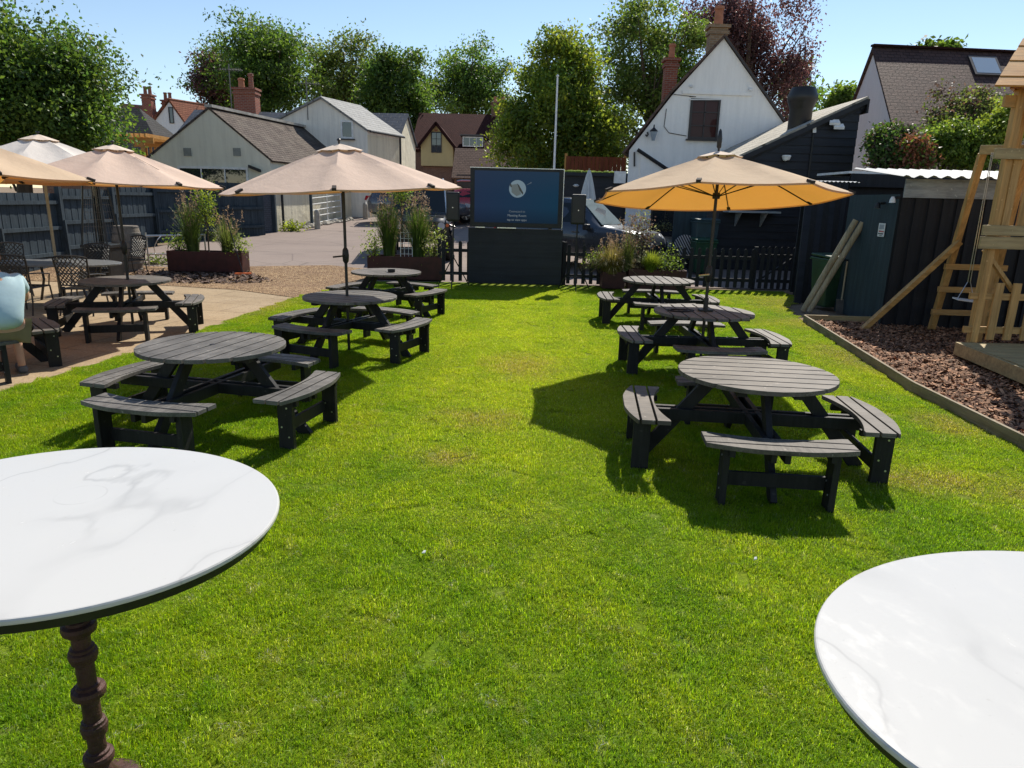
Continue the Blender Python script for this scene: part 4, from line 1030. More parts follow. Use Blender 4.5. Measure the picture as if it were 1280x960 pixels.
SHOE = plain('grey shoe', (.12, .12, .13), .7, .3)
def person(x, y, rz):
    t = thing('person', 'person in a pale blue shirt and khaki shorts leaning forward on the picnic bench', 'person', (x, y, 0), RAD(rz))
    # local axes: facing +y, seated on a bench 0.45 m high
    J = {'pelvis': ((0, 0, .57), (.16, .12)), 'waist': ((0, .05, .74), (.15, .11)), 'chest': ((0, .17, .95), (.165, .125)), 'collar': ((0, .26, 1.1), (.1, .085)), 'neck': ((0, .31, 1.17), .06), 'skull': ((0, .36, 1.29), (.085, .1)), 'crown': ((0, .37, 1.37), (.07, .085))}
    E = [('pelvis', 'waist'), ('waist', 'chest'), ('chest', 'collar'), ('collar', 'neck'), ('neck', 'skull'), ('skull', 'crown')]
    for s_, n_ in ((-1, 'l'), (1, 'r')):
        J.update({n_ + 'sh': ((s_ * .2, .24, 1.05), .07), n_ + 'el': ((s_ * .27, .45, .83), .048), n_ + 'wr': ((s_ * .16, .68, .8), .032), n_ + 'hand': ((s_ * .13, .76, .79), (.04, .022)),
                  n_ + 'hip': ((s_ * .1, .06, .54), .1), n_ + 'kn': ((s_ * .13, .5, .5), .06), n_ + 'an': ((s_ * .14, .42, .09), .04), n_ + 'toe': ((s_ * .15, .6, .045), (.045, .035))})
        E += [('chest', n_ + 'sh'), (n_ + 'sh', n_ + 'el'), (n_ + 'el', n_ + 'wr'), (n_ + 'wr', n_ + 'hand'), ('pelvis', n_ + 'hip'), (n_ + 'hip', n_ + 'kn'), (n_ + 'kn', n_ + 'an'), (n_ + 'an', n_ + 'toe')]
        for f, (dx, dl, bend) in enumerate(((-.03, .07, .02), (-.01, .082, .022), (.01, .078, .022), (.03, .062, .02))):
            b = Vector((s_ * .13 + dx, .78, .792))
            J[f'{n_}f{f}'] = (tuple(b + Vector((0, dl * .55, .002))), .0095); J[f'{n_}g{f}'] = (tuple(b + Vector((0, dl, -bend))), .0085)
            E += [(n_ + 'hand', f'{n_}f{f}'), (f'{n_}f{f}', f'{n_}g{f}')]
        J[n_ + 'th'] = ((s_ * .13 - s_ * .055, .76, .785), .0105); E.append((n_ + 'hand', n_ + 'th'))
    body = skin_body('body', J, E, SKIN, t)
    K = {k: (J[k][0], tuple(np.array(J[k][1] if isinstance(J[k][1], tuple) else (J[k][1],) * 2) * 1.1 + .012)) for k in ('pelvis', 'waist', 'chest', 'collar', 'lsh', 'rsh')}
    K['pelvis'] = ((0, -.03, .555), (.19, .145)); K['waist'] = ((0, .03, .75), (.185, .145)); K['chest'] = ((0, .15, .95), (.195, .15))
    for s_, n_ in ((-1, 'l'), (1, 'r')): K[n_ + 'sl'] = ((s_ * .255, .38, .9), .07)
    skin_body('shirt', K, [('pelvis', 'waist'), ('waist', 'chest'), ('chest', 'collar'), ('chest', 'lsh'), ('chest', 'rsh'), ('lsh', 'lsl'), ('rsh', 'rsl')], SHIRT, t)
    S_ = {'pelvis': ((0, .01, .575), (.165, .13))}; ES = []
    for s_, n_ in ((-1, 'l'), (1, 'r')):
        S_[n_ + 'hip'] = ((s_ * .1, .1, .54), .1); S_[n_ + 'k'] = ((s_ * .13, .42, .52), .078); ES += [('pelvis', n_ + 'hip'), (n_ + 'hip', n_ + 'k')]
    skin_body('shorts', S_, ES, SHORTS, t)
    h = MB(); h.lathe([(.02, .1), (.07, .085), (.098, .03), (.1, -.03), (.08, -.07)], (0, .345, 1.33), 16, 1.0, 1.1); h.build('hair', HAIR, t, smooth=True)
    for s_ in (-1, 1):
        e = MB(); e.lathe([(.004, -.03), (.018, -.02), (.02, .01), (.006, .03)], (s_ * .092, .37, 1.285), 8, .5, 1); e.build('ear', SKIN, t, smooth=True)
        e = MB(); e.lathe([(.003, -.008), (.009, 0), (.003, .008)], (s_ * .033, .452, 1.305), 8); e.build('eye', HAIR, t, smooth=True)
        sh = MB(); sh.box((s_ * .145, .52, .045), (.095, .27, .085)); sh.build('shoe', SHOE, t, bevel=.03)
    e = MB(); e.prism([(-.014, .452, 1.26), (.014, .452, 1.26), (0, .455, 1.3)], (0, .025, -.005)); e.build('nose', SKIN, t, bevel=.005)
    e = MB(); e.box((0, .45, 1.232), (.045, .01, .01)); e.build('mouth', plain('lips', (.35, .14, .11), .5), t, bevel=.003)
    return t
person(-5.27, 7.1, 43)
# ------------------------------------------------------------------ buildings
MT['ridge'] = plain('pale ridge mortar', (.42, .4, .36), .9, .15, 0, .3, 4)
def V3(*a): return Vector(a)
def wall_poly(name, poly, vec, mat, parent): return MB().prism(poly, vec).build(name, mat, parent)
def window(t, c, w, h, nrm, fmat, pmat, cols=2, rows=2, sill=None, fw=.07, name='window', depth=.05):
    """framed window on a wall: c centre, nrm outward horizontal normal"""
    n = Vector(nrm).normalized(); u = Vector((-n.y, n.x, 0)); z = Vector((0, 0, 1)); c = Vector(c)
    mb = MB()
    for s_ in (-1, 1):
        mb.bar(c + u * (s_ * (w / 2 - fw / 2)) - z * (h / 2) + n * depth * .5, c + u * (s_ * (w / 2 - fw / 2)) + z * (h / 2) + n * depth * .5, fw, depth, n)
        mb.bar(c - u * (w / 2 - fw) + z * (s_ * (h / 2 - fw / 2)) + n * depth * .5, c + u * (w / 2 - fw) + z * (s_ * (h / 2 - fw / 2)) + n * depth * .5, depth, fw)
    for i in range(1, cols):
        p = c + u * (-w / 2 + w * i / cols) + n * depth * .45; mb.bar(p - z * (h / 2 - fw), p + z * (h / 2 - fw), fw * .55, depth * .7, n)
    for i in range(1, rows):
        p = c + z * (-h / 2 + h * i / rows) + n * depth * .45; mb.bar(p - u * (w / 2 - fw), p + u * (w / 2 - fw), depth * .7, fw * .45)
    f = mb.build(name, fmat, t)
    P = MB(); P.slab(c - u * (w / 2 - fw) - z * (h / 2 - fw) + n * .012, c + u * (w / 2 - fw) - z * (h / 2 - fw) + n * .012, c + u * (w / 2 - fw) + z * (h / 2 - fw) + n * .012, c - u * (w / 2 - fw) + z * (h / 2 - fw) + n * .012, .01)
    P.build('pane', pmat, f)
    if sill:
        MB().bar(c - u * (w / 2 + .06) - z * (h / 2 + .03) + n * .06, c + u * (w / 2 + .06) - z * (h / 2 + .03) + n * .06, .14, .05).build('sill', sill, f)
    return f
def gable_house(name, label, L, R, apex, depth, zb, wallm, roofm, th=.12, over=.18, cat='house', ridge_mat=None, front_over=.12):
    """front gable: L and R eaves points (x, y, z), apex point; depth vector runs back along the ridge"""
    t = thing(name, label, cat, (0, 0, 0)); L, R, A, D = Vector(L), Vector(R), Vector(apex), Vector(depth)
    base = Vector(((L.x + R.x) / 2, (L.y + R.y) / 2, zb)); t.location = base
    L, R, A = L - base, R - base, A - base
    L0, R0 = Vector((L.x, L.y, 0)), Vector((R.x, R.y, 0))
    wall_poly('wall', [L0, R0, R, A, L], D, wallm, t)
    d = D.normalized(); fo = -d * front_over
    for e, s_ in ((L, 1), (R, -1)):
        sl = (A - e); ov = -sl.normalized() * over; up = Vector((0, 0, th + .003)); rise = up
        a, b = e + ov + fo + rise, e + ov + D - fo + rise; c_, d_ = A + D - fo + rise, A + fo + rise
        mb = MB()
        if s_ == 1: mb.slab(b, a, d_, c_, th)
        else: mb.slab(a, b, c_, d_, th)
        mb.build('roof', roofm, t)
    if ridge_mat: MB().bar(A + fo + Vector((0, 0, th + .03)), A + D - fo + Vector((0, 0, th + .03)), .3, .1).build('ridge_tiles', ridge_mat, t)
    return t, base
def chimney(t, base, c, w, d, z0, z1, mat, pots=1, potm=None, cap=True, potr=.13, poth=.4, name='chimney'):
    c = Vector(c) - base
    mb = MB(); mb.box((c.x, c.y, (z0 + z1) / 2 - base.z), (w, d, z1 - z0))
    if cap:
        mb.box((c.x, c.y, z1 - base.z - .16), (w + .1, d + .1, .1)); mb.box((c.x, c.y, z1 - base.z + .04), (w + .16, d + .16, .1))
    ch = mb.build(name, mat, t)
    for k in range(pots):
        x = c.x + (k - (pots - 1) / 2) * w * .5
        MB().lathe([(potr, 0), (potr * .85, poth * .8), (potr * 1.1, poth * .85), (potr, poth), (potr * .6, poth + .01)], (x, c.y, z1 - base.z + .09), 12).build('chimney_pot', potm or MT['terracotta'], ch)
    return ch
def pipe(t, base, pts, r, mat, name='drainpipe'): return MB().tube([Vector(p) - base for p in pts], r, 8).build(name, mat, t)

# long low building with the gable coloured grey for its shade, left of the car park
g1, b1 = gable_house('outbuilding', 'low building with rendered gable in shaded grey and mossy brown tile roof by the car park', at(187, 196, 27), (at(347, 202, 27).x - .28, 27, at(187, 196, 27).z), at(261, 136, 27), (1.4, 7.3, 0), .3, MT['shaded_gable_wall'], MT['tile_moss'], .07, .16, 'building', MT['ridge'], .03)
d1 = Vector((1.4, 7.3, 0)).normalized(); n1 = Vector((d1.y, -d1.x, 0))
R1w = Vector((at(347, 202, 27).x - .28, 27, 0)) - b1
sw = MB(); q0 = R1w + n1 * .012; zt_ = at(187, 196, 27).z - .3
sw.slab(q0 + V3(0, 0, .0), q0 + d1 * 7.5, q0 + d1 * 7.5 + V3(0, 0, zt_), q0 + V3(0, 0, zt_), .01); sw.build('side_wall', MT['cream_wall'], g1)
wc = (at(225, 214, 26.98) + at(308, 222, 26.98)) / 2 - b1
window(g1, (wc.x, 27 - b1.y, wc.z - .2), 2.62, .95, (0, -1, 0), MT['frame_white'], MT['glass'], 3, 1, None, .08, 'clerestory_window')
MB().tube([R1w + V3(.22, -.1, at(187, 196, 27).z - b1.z - .1), R1w + V3(.22, 0, at(187, 196, 27).z - b1.z - .1) + d1 * 7.3], .055, 8).build('gutter', MT['black_plastic'], g1)
for px in (234, 296):
    p = at(px, 190, 26.97) - b1; MB().slab(p + V3(-.14, 0, -.14), p + V3(.14, 0, -.14), p + V3(.14, 0, .14), p + V3(-.14, 0, .14), .02).build('wall_vent', plain('dirty vent %d' % px, (.24, .25, .23), .9, .2), g1)
p = at(318, 208, 26.9) - b1; MB().prism([p + V3(-.2, -.1, .05), p + V3(.2, -.1, -.1), p + V3(.2, .1, -.1), p + V3(-.2, .1, .05)], (0, 0, -.1)).build('floodlight', MT['black_plastic'], g1)
for px, Y in ((351, 27.4),):
    q = Vector((at(px, 287, Y).x, Y, 0)); pipe(g1, b1, [(q.x + .12, q.y, gz(Y) - .05), (q.x + .12, q.y, 2.9)], .05, MT['black_plastic'])
MB().slab(q0 + V3(.012, 0, 0), q0 + d1 * 7.4 + V3(.012, 0, 0), q0 + d1 * 7.4 + V3(.012, 0, .36 + .32), q0 + V3(.012, 0, .5), .01).build('tarred_plinth', MT['black_board'], g1)
# gable end house behind it
L2, R2_, A2 = at(330, 166, 34), at(459, 163, 34), at(402, 123, 34)
g2_, b2 = gable_house('house', 'pale rendered gabled house with one small white window and pale slate roof', (L2.x, 34, R2_.z), (R2_.x, 34, R2_.z), (A2.x, 34, A2.z), (1.1, 2.9, 0), .8, MT['pale_wall'], MT['slate_light'], .09, .12, 'house')
MB().tube([Vector(R2_) - b2 + V3(.16, -.1, -.04), Vector(R2_) - b2 + V3(.16, 0, -.04) + V3(1.1, 2.9, 0)], .05, 8).build('gutter', MT['black_plastic'], g2_)
wp = at(434, 162, 34) - b2; window(g2_, (wp.x, 34 - b2.y, wp.z), .58, .8, (0, -1, 0), MT['frame_white'], MT['glass'], 1, 1, MT['frame_dark'], .08)
q = at(501, 200, 36.6); pipe(g2_, b2, [(q.x, 36.5, .9), (q.x, 36.5, 4.8)], .05, MT['black_plastic'])
d2 = Vector((1.1, 2.9, 0)); n2 = Vector((d2.y, -d2.x, 0)).normalized(); q0 = Vector((R2_.x, 34, .8)) - b2 + n2 * .012
MB().slab(q0, q0 + d2, q0 + d2 + V3(0, 0, R2_.z - 1.0), q0 + V3(0, 0, R2_.z - 1.0), .01).build('side_wall', MT['cream_wall'], g2_)
def aerial(px, py0, py1, Y, lab):
    a, b = at(px, py1, Y), at(px, py0, Y); t = thing('aerial', lab, 'aerial', a, 0, 'roof television aerials'); h = b.z - a.z
    MB().tube([(0, 0, 0), (0, 0, h)], .025, 6).build('mast', MT['hoop'], t)
    mb = MB(); mb.tube([(-.45, 0, h * .88), (.65, 0, h * .86)], .014, 5)
    for k in range(9): x = -.4 + k * .12; mb.tube([(x, -.1 - .02 * k, h * .88), (x, .1 + .02 * k, h * .88)], .008, 5); mb.tube([(x, 0, h * .88 - .09), (x, 0, h * .88 + .09)], .008, 5)
    mb.build('yagi', MT['hoop'], t)
aerial(290, 80, 138, 36, 'television aerial on a mast beside the red chimney stack')
aerial(385, 98, 150, 33.8, 'television aerial on the gable of the pale rendered house')
# the wing behind with the slate roof and a gable towards the right
a, p_, r_ = at(497, 172, 37), at(507, 141, 38.6), at(519, 180, 41)
t3 = thing('house', 'pale house wing with blue grey slate roof and an end wall in sunlight', 'house', (a.x, 37, .9)); B3 = Vector((a.x, 37, .9))
e0, e1, ap = Vector((a.x, 37, 4.75)) - B3, Vector((r_.x, 41, 4.75)) - B3, Vector((p_.x, 38.9, 6.1)) - B3
MB().prism([(e0.x, e0.y, 0), (e1.x, e1.y, 0), e1, ap, e0], (-5, .4, 0)).build('wall', MT['cream_wall'], t3)
dv = Vector((-5, .4, 0)); up = Vector((0, 0, .1)); ov = Vector((.1, 0, 0))
MB().slab(e0 + dv + up + (e0 - ap) * .08, e0 + up + ov + (e0 - ap) * .08, ap + up + ov, ap + dv + up, .09).build('roof', MT['slate'], t3)
MB().slab(e1 + up + ov + (e1 - ap) * .06, e1 + dv + up + (e1 - ap) * .06, ap + dv + up, ap + up + ov, .09).build('roof', MT['slate'], t3)
pipe(t3, B3, [(a.x + .1, 36.9, .9), (a.x + .1, 36.9, 4.6)], .05, MT['black_plastic'])
# slate roofed house with the big red chimney behind the outbuilding
a, b, c = at(243, 137, 37), at(382, 139, 37), at(190, 186, 33.5)
t4 = thing('house', 'house behind the shaded grey gable with a blue slate roof and a big red brick chimney', 'house', (a.x, 37, .9)); B4 = Vector((a.x, 37, .9))
ra, rb_ = Vector((a.x, 37, a.z)) - B4, Vector((b.x, 37.4, a.z)) - B4
fa, fb = Vector((a.x - .1, 33.2, 3.6)) - B4, Vector((b.x, 33.6, 3.6)) - B4; ka, kb = Vector((a.x, 40.8, 3.6)) - B4, Vector((b.x, 41.2, 3.6)) - B4
MB().prism([(fa.x + .15, fa.y + .15, 0), (ka.x + .15, ka.y - .15, 0), ka + V3(.15, -.15, -.1), ra + V3(.15, 0, -.1), fa + V3(.15, .15, -.1)], (rb_ - ra) * .97).build('wall', MT['white_plain'], t4)
MB().slab(fa, fb, rb_, ra, .1).build('roof', MT['slate'], t4); MB().slab(kb, ka, ra, rb_, .1).build('roof', MT['slate'], t4)
cc = at(309, 130, 37)
ch = chimney(t4, B4, (cc.x, 37, 0), 1.05, .7, 5.6, at(309, 113, 37).z, MT['brick_red'], 0)
for dx, hh, rr_ in ((-.22, .45, .16), (.26, .68, .13)):
    MB().lathe([(rr_, 0), (rr_ * .85, hh * .8), (rr_ * 1.12, hh * .85), (rr_, hh), (rr_ * .5, hh + .02)], Vector((cc.x + dx, 37, at(309, 113, 37).z + .09)) - B4, 12).build('chimney_pot', MT['terracotta'] if dx < 0 else MT['brick_red'], ch)
# far left group
def simple_gable(label, pl, pa, pr, Y, depth, zb, wm, rm):
    L_, A_, R_ = at(*pl, Y), at(*pa, Y), at(*pr, Y); ze = (L_.z + R_.z) / 2
    return gable_house('house', label, (L_.x, Y, ze), (R_.x, Y, ze), (A_.x, Y, A_.z), depth, .9, wm, rm, .12, .15, 'house')
h5, b5 = simple_gable('distant white gabled house with a red tile roof and slim red chimneys', (178, 172), (212, 125), (246, 172), 48, (3.2, 7, 0), .9, MT['white_plain'], MT['tile_red'])
wp = at(214, 144, 47.98) - b5; window(h5, (wp.x, 48 - b5.y, wp.z), .3, 1.0, (0, -1, 0), MT['frame_dark'], MT['glass'], 1, 1, None, .05)
for px, py, pt_ in ((187, 120, 2), (200, 124, 2)):
    cc = at(px, 140, 50); chimney(h5, b5, (cc.x, 50 + (px - 187) * .1, 0), .62, .62, 4.5, at(px, py, 50).z, MT['brick_red'], pt_, MT['brick_red'], True, .12, .5)
h6, b6 = simple_gable('far house with a dark red roof seen between the grey roof and the slim chimneys', (174, 162), (186, 138), (200, 165), 54, (-1, 6, 0), .9, MT['white_plain'], MT['tile_maroon'])
a, b, c, d = at(150, 129, 54), at(184, 132, 54), at(190, 165, 51), at(150, 165, 51)
MB().slab(Vector(d) - b6, Vector(c) - b6, Vector(b) - b6, Vector(a) - b6, .12).build('roof', MT['tile_maroon'], h6)
a = at(150, 129, 36)
t7 = thing('building', 'dark grey hipped roof building behind the big left tree', 'building', (a.x, 38, .9)); B7 = Vector((a.x, 38, .9))
top = [Vector((a.x - 1.4, 38, a.z)) - B7, Vector((a.x - .1, 38, a.z)) - B7]
z7 = 3.4 - .9; f1, f2, f3, f4 = V3(-4.3, -2.6, z7), V3(2.3, -2.6, z7), V3(2.3, 3, z7), V3(-4.3, 3, z7)
MB().slab(f1, f2, top[1], top[0], .1).build('roof', MT['roof_dark'], t7); MB().slab(f2, f3, top[1], top[1] - V3(.01, 0, 0), .1).build('roof', MT['roof_dark'], t7)
MB().slab(f3, f4, top[0], top[1], .1).build('roof', MT['roof_dark'], t7); MB().slab(f4, f1, top[0], top[0] + V3(.01, 0, 0), .1).build('roof', MT['roof_dark'], t7)
MB().box((-1, .2, (z7 - .05) / 2), (6.2, 5.2, z7 - .05)).build('wall', MT['brick_brown'], t7)
a, b = at(138, 172, 29.5), at(203, 178, 29.5)
pg = thing('pergola', 'orange stained timber pergola rising behind the blue fence', 'pergola', ((a.x + b.x) / 2, 30, gz(30))); hw = (b.x - a.x) / 2; zt_ = a.z - gz(30)
for yy in (-1.2, 1.2):
    MB().box((0, yy, zt_ - .12), (2 * hw, .06, .22)).build('beam', MT['orange_pine'], pg)
    for sx in (-1, 1): MB().box((sx * (hw - .45), yy, (zt_ - .23) / 2), (.12, .12, zt_ - .23)).build('post', MT['orange_pine'], pg)
for k in range(9): MB().box((-hw + .2 + k * (2 * hw - .4) / 8, 0, zt_ + .06), (.06, 2.9, .14)).build('rafter', MT['orange_pine'], pg)
for k in range(7): MB().box((-hw + .5 + k * .2, 1.25, zt_ * .5), (.1, .03, zt_ * .9)).build('slat', MT['orange_pine'], pg)

# far brick house and its garage, end of the car park
zg = gz(50)
t8 = thing('house', 'far brick house with a maroon tile roof and a yellow rendered dormer gable', 'house', (-4.2, 54, zg)); B8 = Vector((-4.2, 54, zg))
rl, rr8 = at(524, 141, 55), at(652, 143, 55)
f0, f1 = Vector((rl.x - .15, 51.2, 5.2)) - B8, Vector((rr8.x + .2, 51.2, 5.2)) - B8; r0, r1 = Vector((rl.x, 55, rl.z)) - B8, Vector((rr8.x, 55, rl.z)) - B8
k0, k1 = Vector((rl.x, 59, 5.2)) - B8, Vector((rr8.x, 59, 5.2)) - B8
MB().slab(f0, f1, r1, r0, .15).build('roof', MT['tile_maroon'], t8); MB().slab(k1, k0, r0, r1, .15).build('roof', MT['tile_maroon'], t8)
MB().prism([(f0.x + .2, f0.y + .35, 0), (k0.x + .2, k0.y - .3, 0), k0 + V3(.2, -.3, -.2), r0 + V3(.2, 0, -.2), f0 + V3(.2, .35, -.2)], (r1.x - r0.x - .4, 0, 0)).build('wall', MT['brick_brown'], t8)
YD = 50.2; dl, dr, da = at(526, 180, YD), at(566, 180, YD), at(545.5, 155, YD); db = at(530, 207, YD).z
Pd = [Vector((dl.x, YD, db)), Vector((dr.x, YD, db)), Vector((dr.x, YD, dl.z)), Vector((da.x, YD, da.z)), Vector((dl.x, YD, dl.z))]
MB().prism([p - B8 for p in Pd], (0, 3.4, 0)).build('dormer_wall', MT['yellow_wall'], t8)
MB().box(Vector(((dl.x + dr.x) / 2, YD + .8, (zg + db) / 2)) - B8, (dr.x - dl.x - .2, 1.0, db - zg - .02)).build('porch_wall', MT['brick_brown'], t8)
for e, s_ in ((Pd[4], 1), (Pd[2], -1)):
    A_ = Pd[3]; o_ = (e - A_) * .22; up = V3(0, 0, .14); f = V3(0, -.35, 0); D = V3(0, 3.8, 0)
    q = [e + o_ + f + up - B8, e + o_ + D + up - B8, A_ + D + up - B8, A_ + f + up - B8]
    (MB().slab(q[1], q[0], q[3], q[2], .13) if s_ == 1 else MB().slab(q[0], q[1], q[2], q[3], .13)).build('dormer_roof', MT['tile_maroon'], t8)
    MB().bar(e + o_ + V3(0, -.36, .0) - B8, A_ + V3(0, -.36, .02) - B8, .05, .2, (0, 0, 1)).build('bargeboard', MT['tile_maroon'], t8)
wp = at(545.5, 178, YD) - B8; window(t8, (wp.x, YD - B8.y, wp.z), .72, 1.35, (0, -1, 0), MT['frame_dark'], MT['glass'], 2, 3, None, .06)
p = at(545, 163, YD - .02) - B8; MB().box(p, (.2, .03, .12)).build('gable_vent', MT['terracotta'], t8)
wl = at(592, 178, 51) - B8
MB().box((wl.x, 51.2 - B8.y, wl.z), (1.5, 2.0, .72)).build('dormer_box', MT['tile_maroon'], t8)
MB().box((wl.x, 51.1 - B8.y, wl.z + .4), (1.75, 2.2, .08)).build('dormer_flat_roof', MT['slate_light'], t8)
window(t8, (wl.x, 50.19 - B8.y, wl.z - .02), 1.4, .64, (0, -1, 0), MT['frame_white'], MT['glass'], 3, 1, None, .06)
YE = 50.4; el, er, ea = at(622, 182, YE), at(668, 184, YE), at(645, 160, YE)
Pe = [Vector((el.x, YE, 3)), Vector((er.x, YE, 3)), Vector((er.x, YE, el.z)), Vector((ea.x, YE, ea.z)), Vector((el.x, YE, el.z))]
MB().prism([p - B8 for p in Pe], (0, 3, 0)).build('dormer_wall', MT['yellow_wall'], t8)
for e, s_ in ((Pe[4], 1), (Pe[2], -1)):
    A_ = Pe[3]; o_ = (e - A_) * .22; up = V3(0, 0, .14); f = V3(0, -.35, 0); D = V3(0, 3.4, 0); q = [e + o_ + f + up - B8, e + o_ + D + up - B8, A_ + D + up - B8, A_ + f + up - B8]
    (MB().slab(q[1], q[0], q[3], q[2], .13) if s_ == 1 else MB().slab(q[0], q[1], q[2], q[3], .13)).build('dormer_roof', MT['tile_maroon'], t8)
cc = at(624, 138, 56); chimney(t8, B8, (cc.x, 55.2, 0), 1.1, .8, 6.8, cc.z + .35, MT['brick_brown'], 2)
YG = 45; ga, gb, gc_ = at(569, 185, YG), at(660, 186, YG), at(563, 222, 43)
tg = thing('garage', 'low brick garage with a brown tile roof in front of the far house', 'garage', (ga.x, 43, zg)); BG = Vector((ga.x, 43, zg))
MB().slab(Vector((ga.x - .05, 43, gc_.z)) - BG, Vector((gb.x, 43, gc_.z)) - BG, Vector((gb.x, YG, ga.z)) - BG, Vector((ga.x, YG, ga.z)) - BG, .12).build('roof', MT['tile_pale'], tg)
MB().slab(Vector((gb.x, 47, gc_.z)) - BG, Vector((ga.x, 47, gc_.z)) - BG, Vector((ga.x, YG, ga.z)) - BG, Vector((gb.x, YG, ga.z)) - BG, .12).build('roof', MT['tile_pale'], tg)
MB().prism([(.1, .25, 0), (.1, 3.75, 0), (.1, 3.75, gc_.z - zg - .1), (.1, 2, ga.z - zg - .14), (.1, .25, gc_.z - zg - .1)], (gb.x - ga.x - .2, 0, 0)).build('wall', MT['brick_brown'], tg)
MB().box((.1 + .6, .22, .95), (.9, .05, 1.9)).build('door', MT['frame_dark'], tg)
MB().box((.1 + 2.6, .22, 1.0), (2.3, .05, 2.0)).build('garage_door', MT['brick_red'], tg)

# white cottage on the right
YC = 25.0
PA, PL, PR = at(905, 48, YC), at(786, 186, YC), at(978, 152, YC)
slope_r = (PA.z - PR.z) / (PR.x - PA.x); xr = 9.75; zr_ = PA.z - slope_r * (xr - PA.x)
gc2 = thing('cottage', 'white limewashed cottage with a steep gable, small dark window and tall chimneys', 'house', (PL.x, YC, gz(YC))); BC = Vector((PL.x, YC, gz(YC)))
knee = at(838, 118, YC)
D = Vector((.245, .97, 0)) * 7.5
poly = [Vector((PL.x + .02, YC, gz(YC))), Vector((xr, YC, gz(YC))), Vector((xr, YC, zr_)), PA.copy(), Vector((knee.x + .05, YC, knee.z - .04)), Vector((PL.x + .02, YC, PL.z - .05))]
MB().prism([p - BC for p in poly], D).build('wall', MT['white_wall'], gc2)
up = V3(0, 0, .13); f = V3(0, -.1, 0)
for q0_, q1_ in ((Vector((PL.x - .25, YC, PL.z - .28)), Vector((knee.x, YC, knee.z))), (Vector((knee.x, YC, knee.z)), PA)):
    q = [q0_ + f + up - BC, q0_ + D + up - BC, q1_ + D + up - BC, q1_ + f + up - BC]
    MB().slab(q[1], q[0], q[3], q[2], .07).build('roof', MT['tile_pale'], gc2)
q0_ = Vector((xr + .2, YC, zr_ - .25)); q = [q0_ + f + up - BC, q0_ + D + up - BC, PA + D + up - BC, PA + f + up - BC]
MB().slab(q[0], q[1], q[2], q[3], .07).build('roof', MT['tile_pale'], gc2)
for a_, b_ in ((PL + V3(-.22, -.08, -.16), knee + V3(0, -.08, .06)), (knee + V3(0, -.08, .06), PA + V3(0, -.08, .06)), (PA + V3(0, -.08, .06), Vector((xr, YC - .08, zr_ + .06)))):
    MB().bar(a_ - BC, b_ - BC, .05, .055, (0, 0, 1)).build('verge_board', MT['frame_dark'], gc2)
wp = at(880, 149, YC) - BC; wf = window(gc2, (wp.x, 0, wp.z), 1.0, 1.28, (0, -1, 0), MT['frame_dark'], MT['pane_red'], 2, 3, MT['frame_dark'], .07)
MB().bar(at(862, 124.5, YC - .03) - BC, at(901, 124.5, YC - .03) - BC, .06, .03).build('lintel', MT['white_plain'], wf)
b0, b1_ = at(853, 115, YC - .03) - BC, at(940, 118, YC - .03) - BC; MB().bar(b0, b1_, .05, .1).build('string_course', MT['white_wall'], gc2)
def bulb(px, py, lab):
    p = at(px, py, YC - .06) - BC; c_ = MB().tube([p + V3(0, .06, 0), p], .05, 8).build('camera_mount', MT['white_plastic'], gc2); MB().lathe([(.02, -.05), (.05, -.03), (.05, .02), (.02, .04)], p + V3(0, -.05, -.03), 12).build('camera_dome', MT['white_plastic'], c_)
bulb(864, 107, ''); bulb(938, 111, '')
MB().tube([at(x, y, YC - .02) - BC for x, y in ((833, 136), (830, 158), (836, 166), (858, 170))], .012, 5).build('cable', MT['frame_dark'], gc2)
MB().tube([at(x, y, YC - .02) - BC for x, y in ((842, 118), (870, 121), (862, 121))], .01, 5).build('cable', MT['frame_dark'], gc2)
lp = at(817, 168, YC - .22)
ln = thing('wall_lantern', 'old lantern and dish bracket on the white cottage wall', 'lantern', lp)
mb = MB(); mb.lathe([(.05, -.2), (.1, .0), (.12, .1), (.03, .2)], n=6); mb.build('lantern_body', MT['glass_sky'], ln)
MB().tube([(0, .22, .05), (0, 0, .3), (0, 0, .2)], .02, 6).build('bracket', MT['black_metal'], ln); MB().lathe([(.13, .09), (.14, .11), (.02, .22)], n=6).build('cap', MT['black_metal'], ln)
MB().tube([(-.25, .1, 0), (-.2, .1, -.06), (-.17, .1, 0), (-.2, .1, .08)], .03, 6).build('side_lamp', MT['black_metal'], ln)
pts = [at(x, y, YC - .1) for x, y in ((797, 187), (812, 197), (836, 213))]
MB().tube([p - BC for p in pts], .06, 8).build('gutter_pipe', MT['black_plastic'], gc2)
MB().prism([at(800, 187, YC) - BC + V3(0, -.06, 0), at(836, 211, YC) - BC + V3(0, -.06, 0), at(836, 330, YC) - BC + V3(0, -.06, 0), at(800, 330, YC) - BC + V3(0, -.06, 0)], (0, .05, 0)).build('lean_to_wall', MT['white_wall'], gc2)
MB().bar(at(793, 190, YC - .05) - BC, at(793, 208, YC - .05) - BC, .05, .05).build('drainpipe', MT['frame_dark'], gc2)
wp = at(831, 272, YC - .06) - BC; wf = window(gc2, (wp.x, -.06, wp.z), 1.0, 1.1, (0, -1, 0), MT['frame_dark'], MT['glass'], 2, 1, None, .06)
shrub(at(832, 280, YC - .3).x, YC - .35, 1.05, [(0, 0, .12, .42, .1, .16)], 'pot of small white flowers on the cottage window ledge', 'varie', 220, .07, 77, name='window_flowers', cat='flowers')
wb = MB().box((0, 0, -.09), (1.0, .22, .18)).build('window_box', MT['black_board'], None, (at(832, 280, YC - .3).x, YC - .35, 1.06)); tag(wb, 'dark window box under the low cottage window', 'window box')
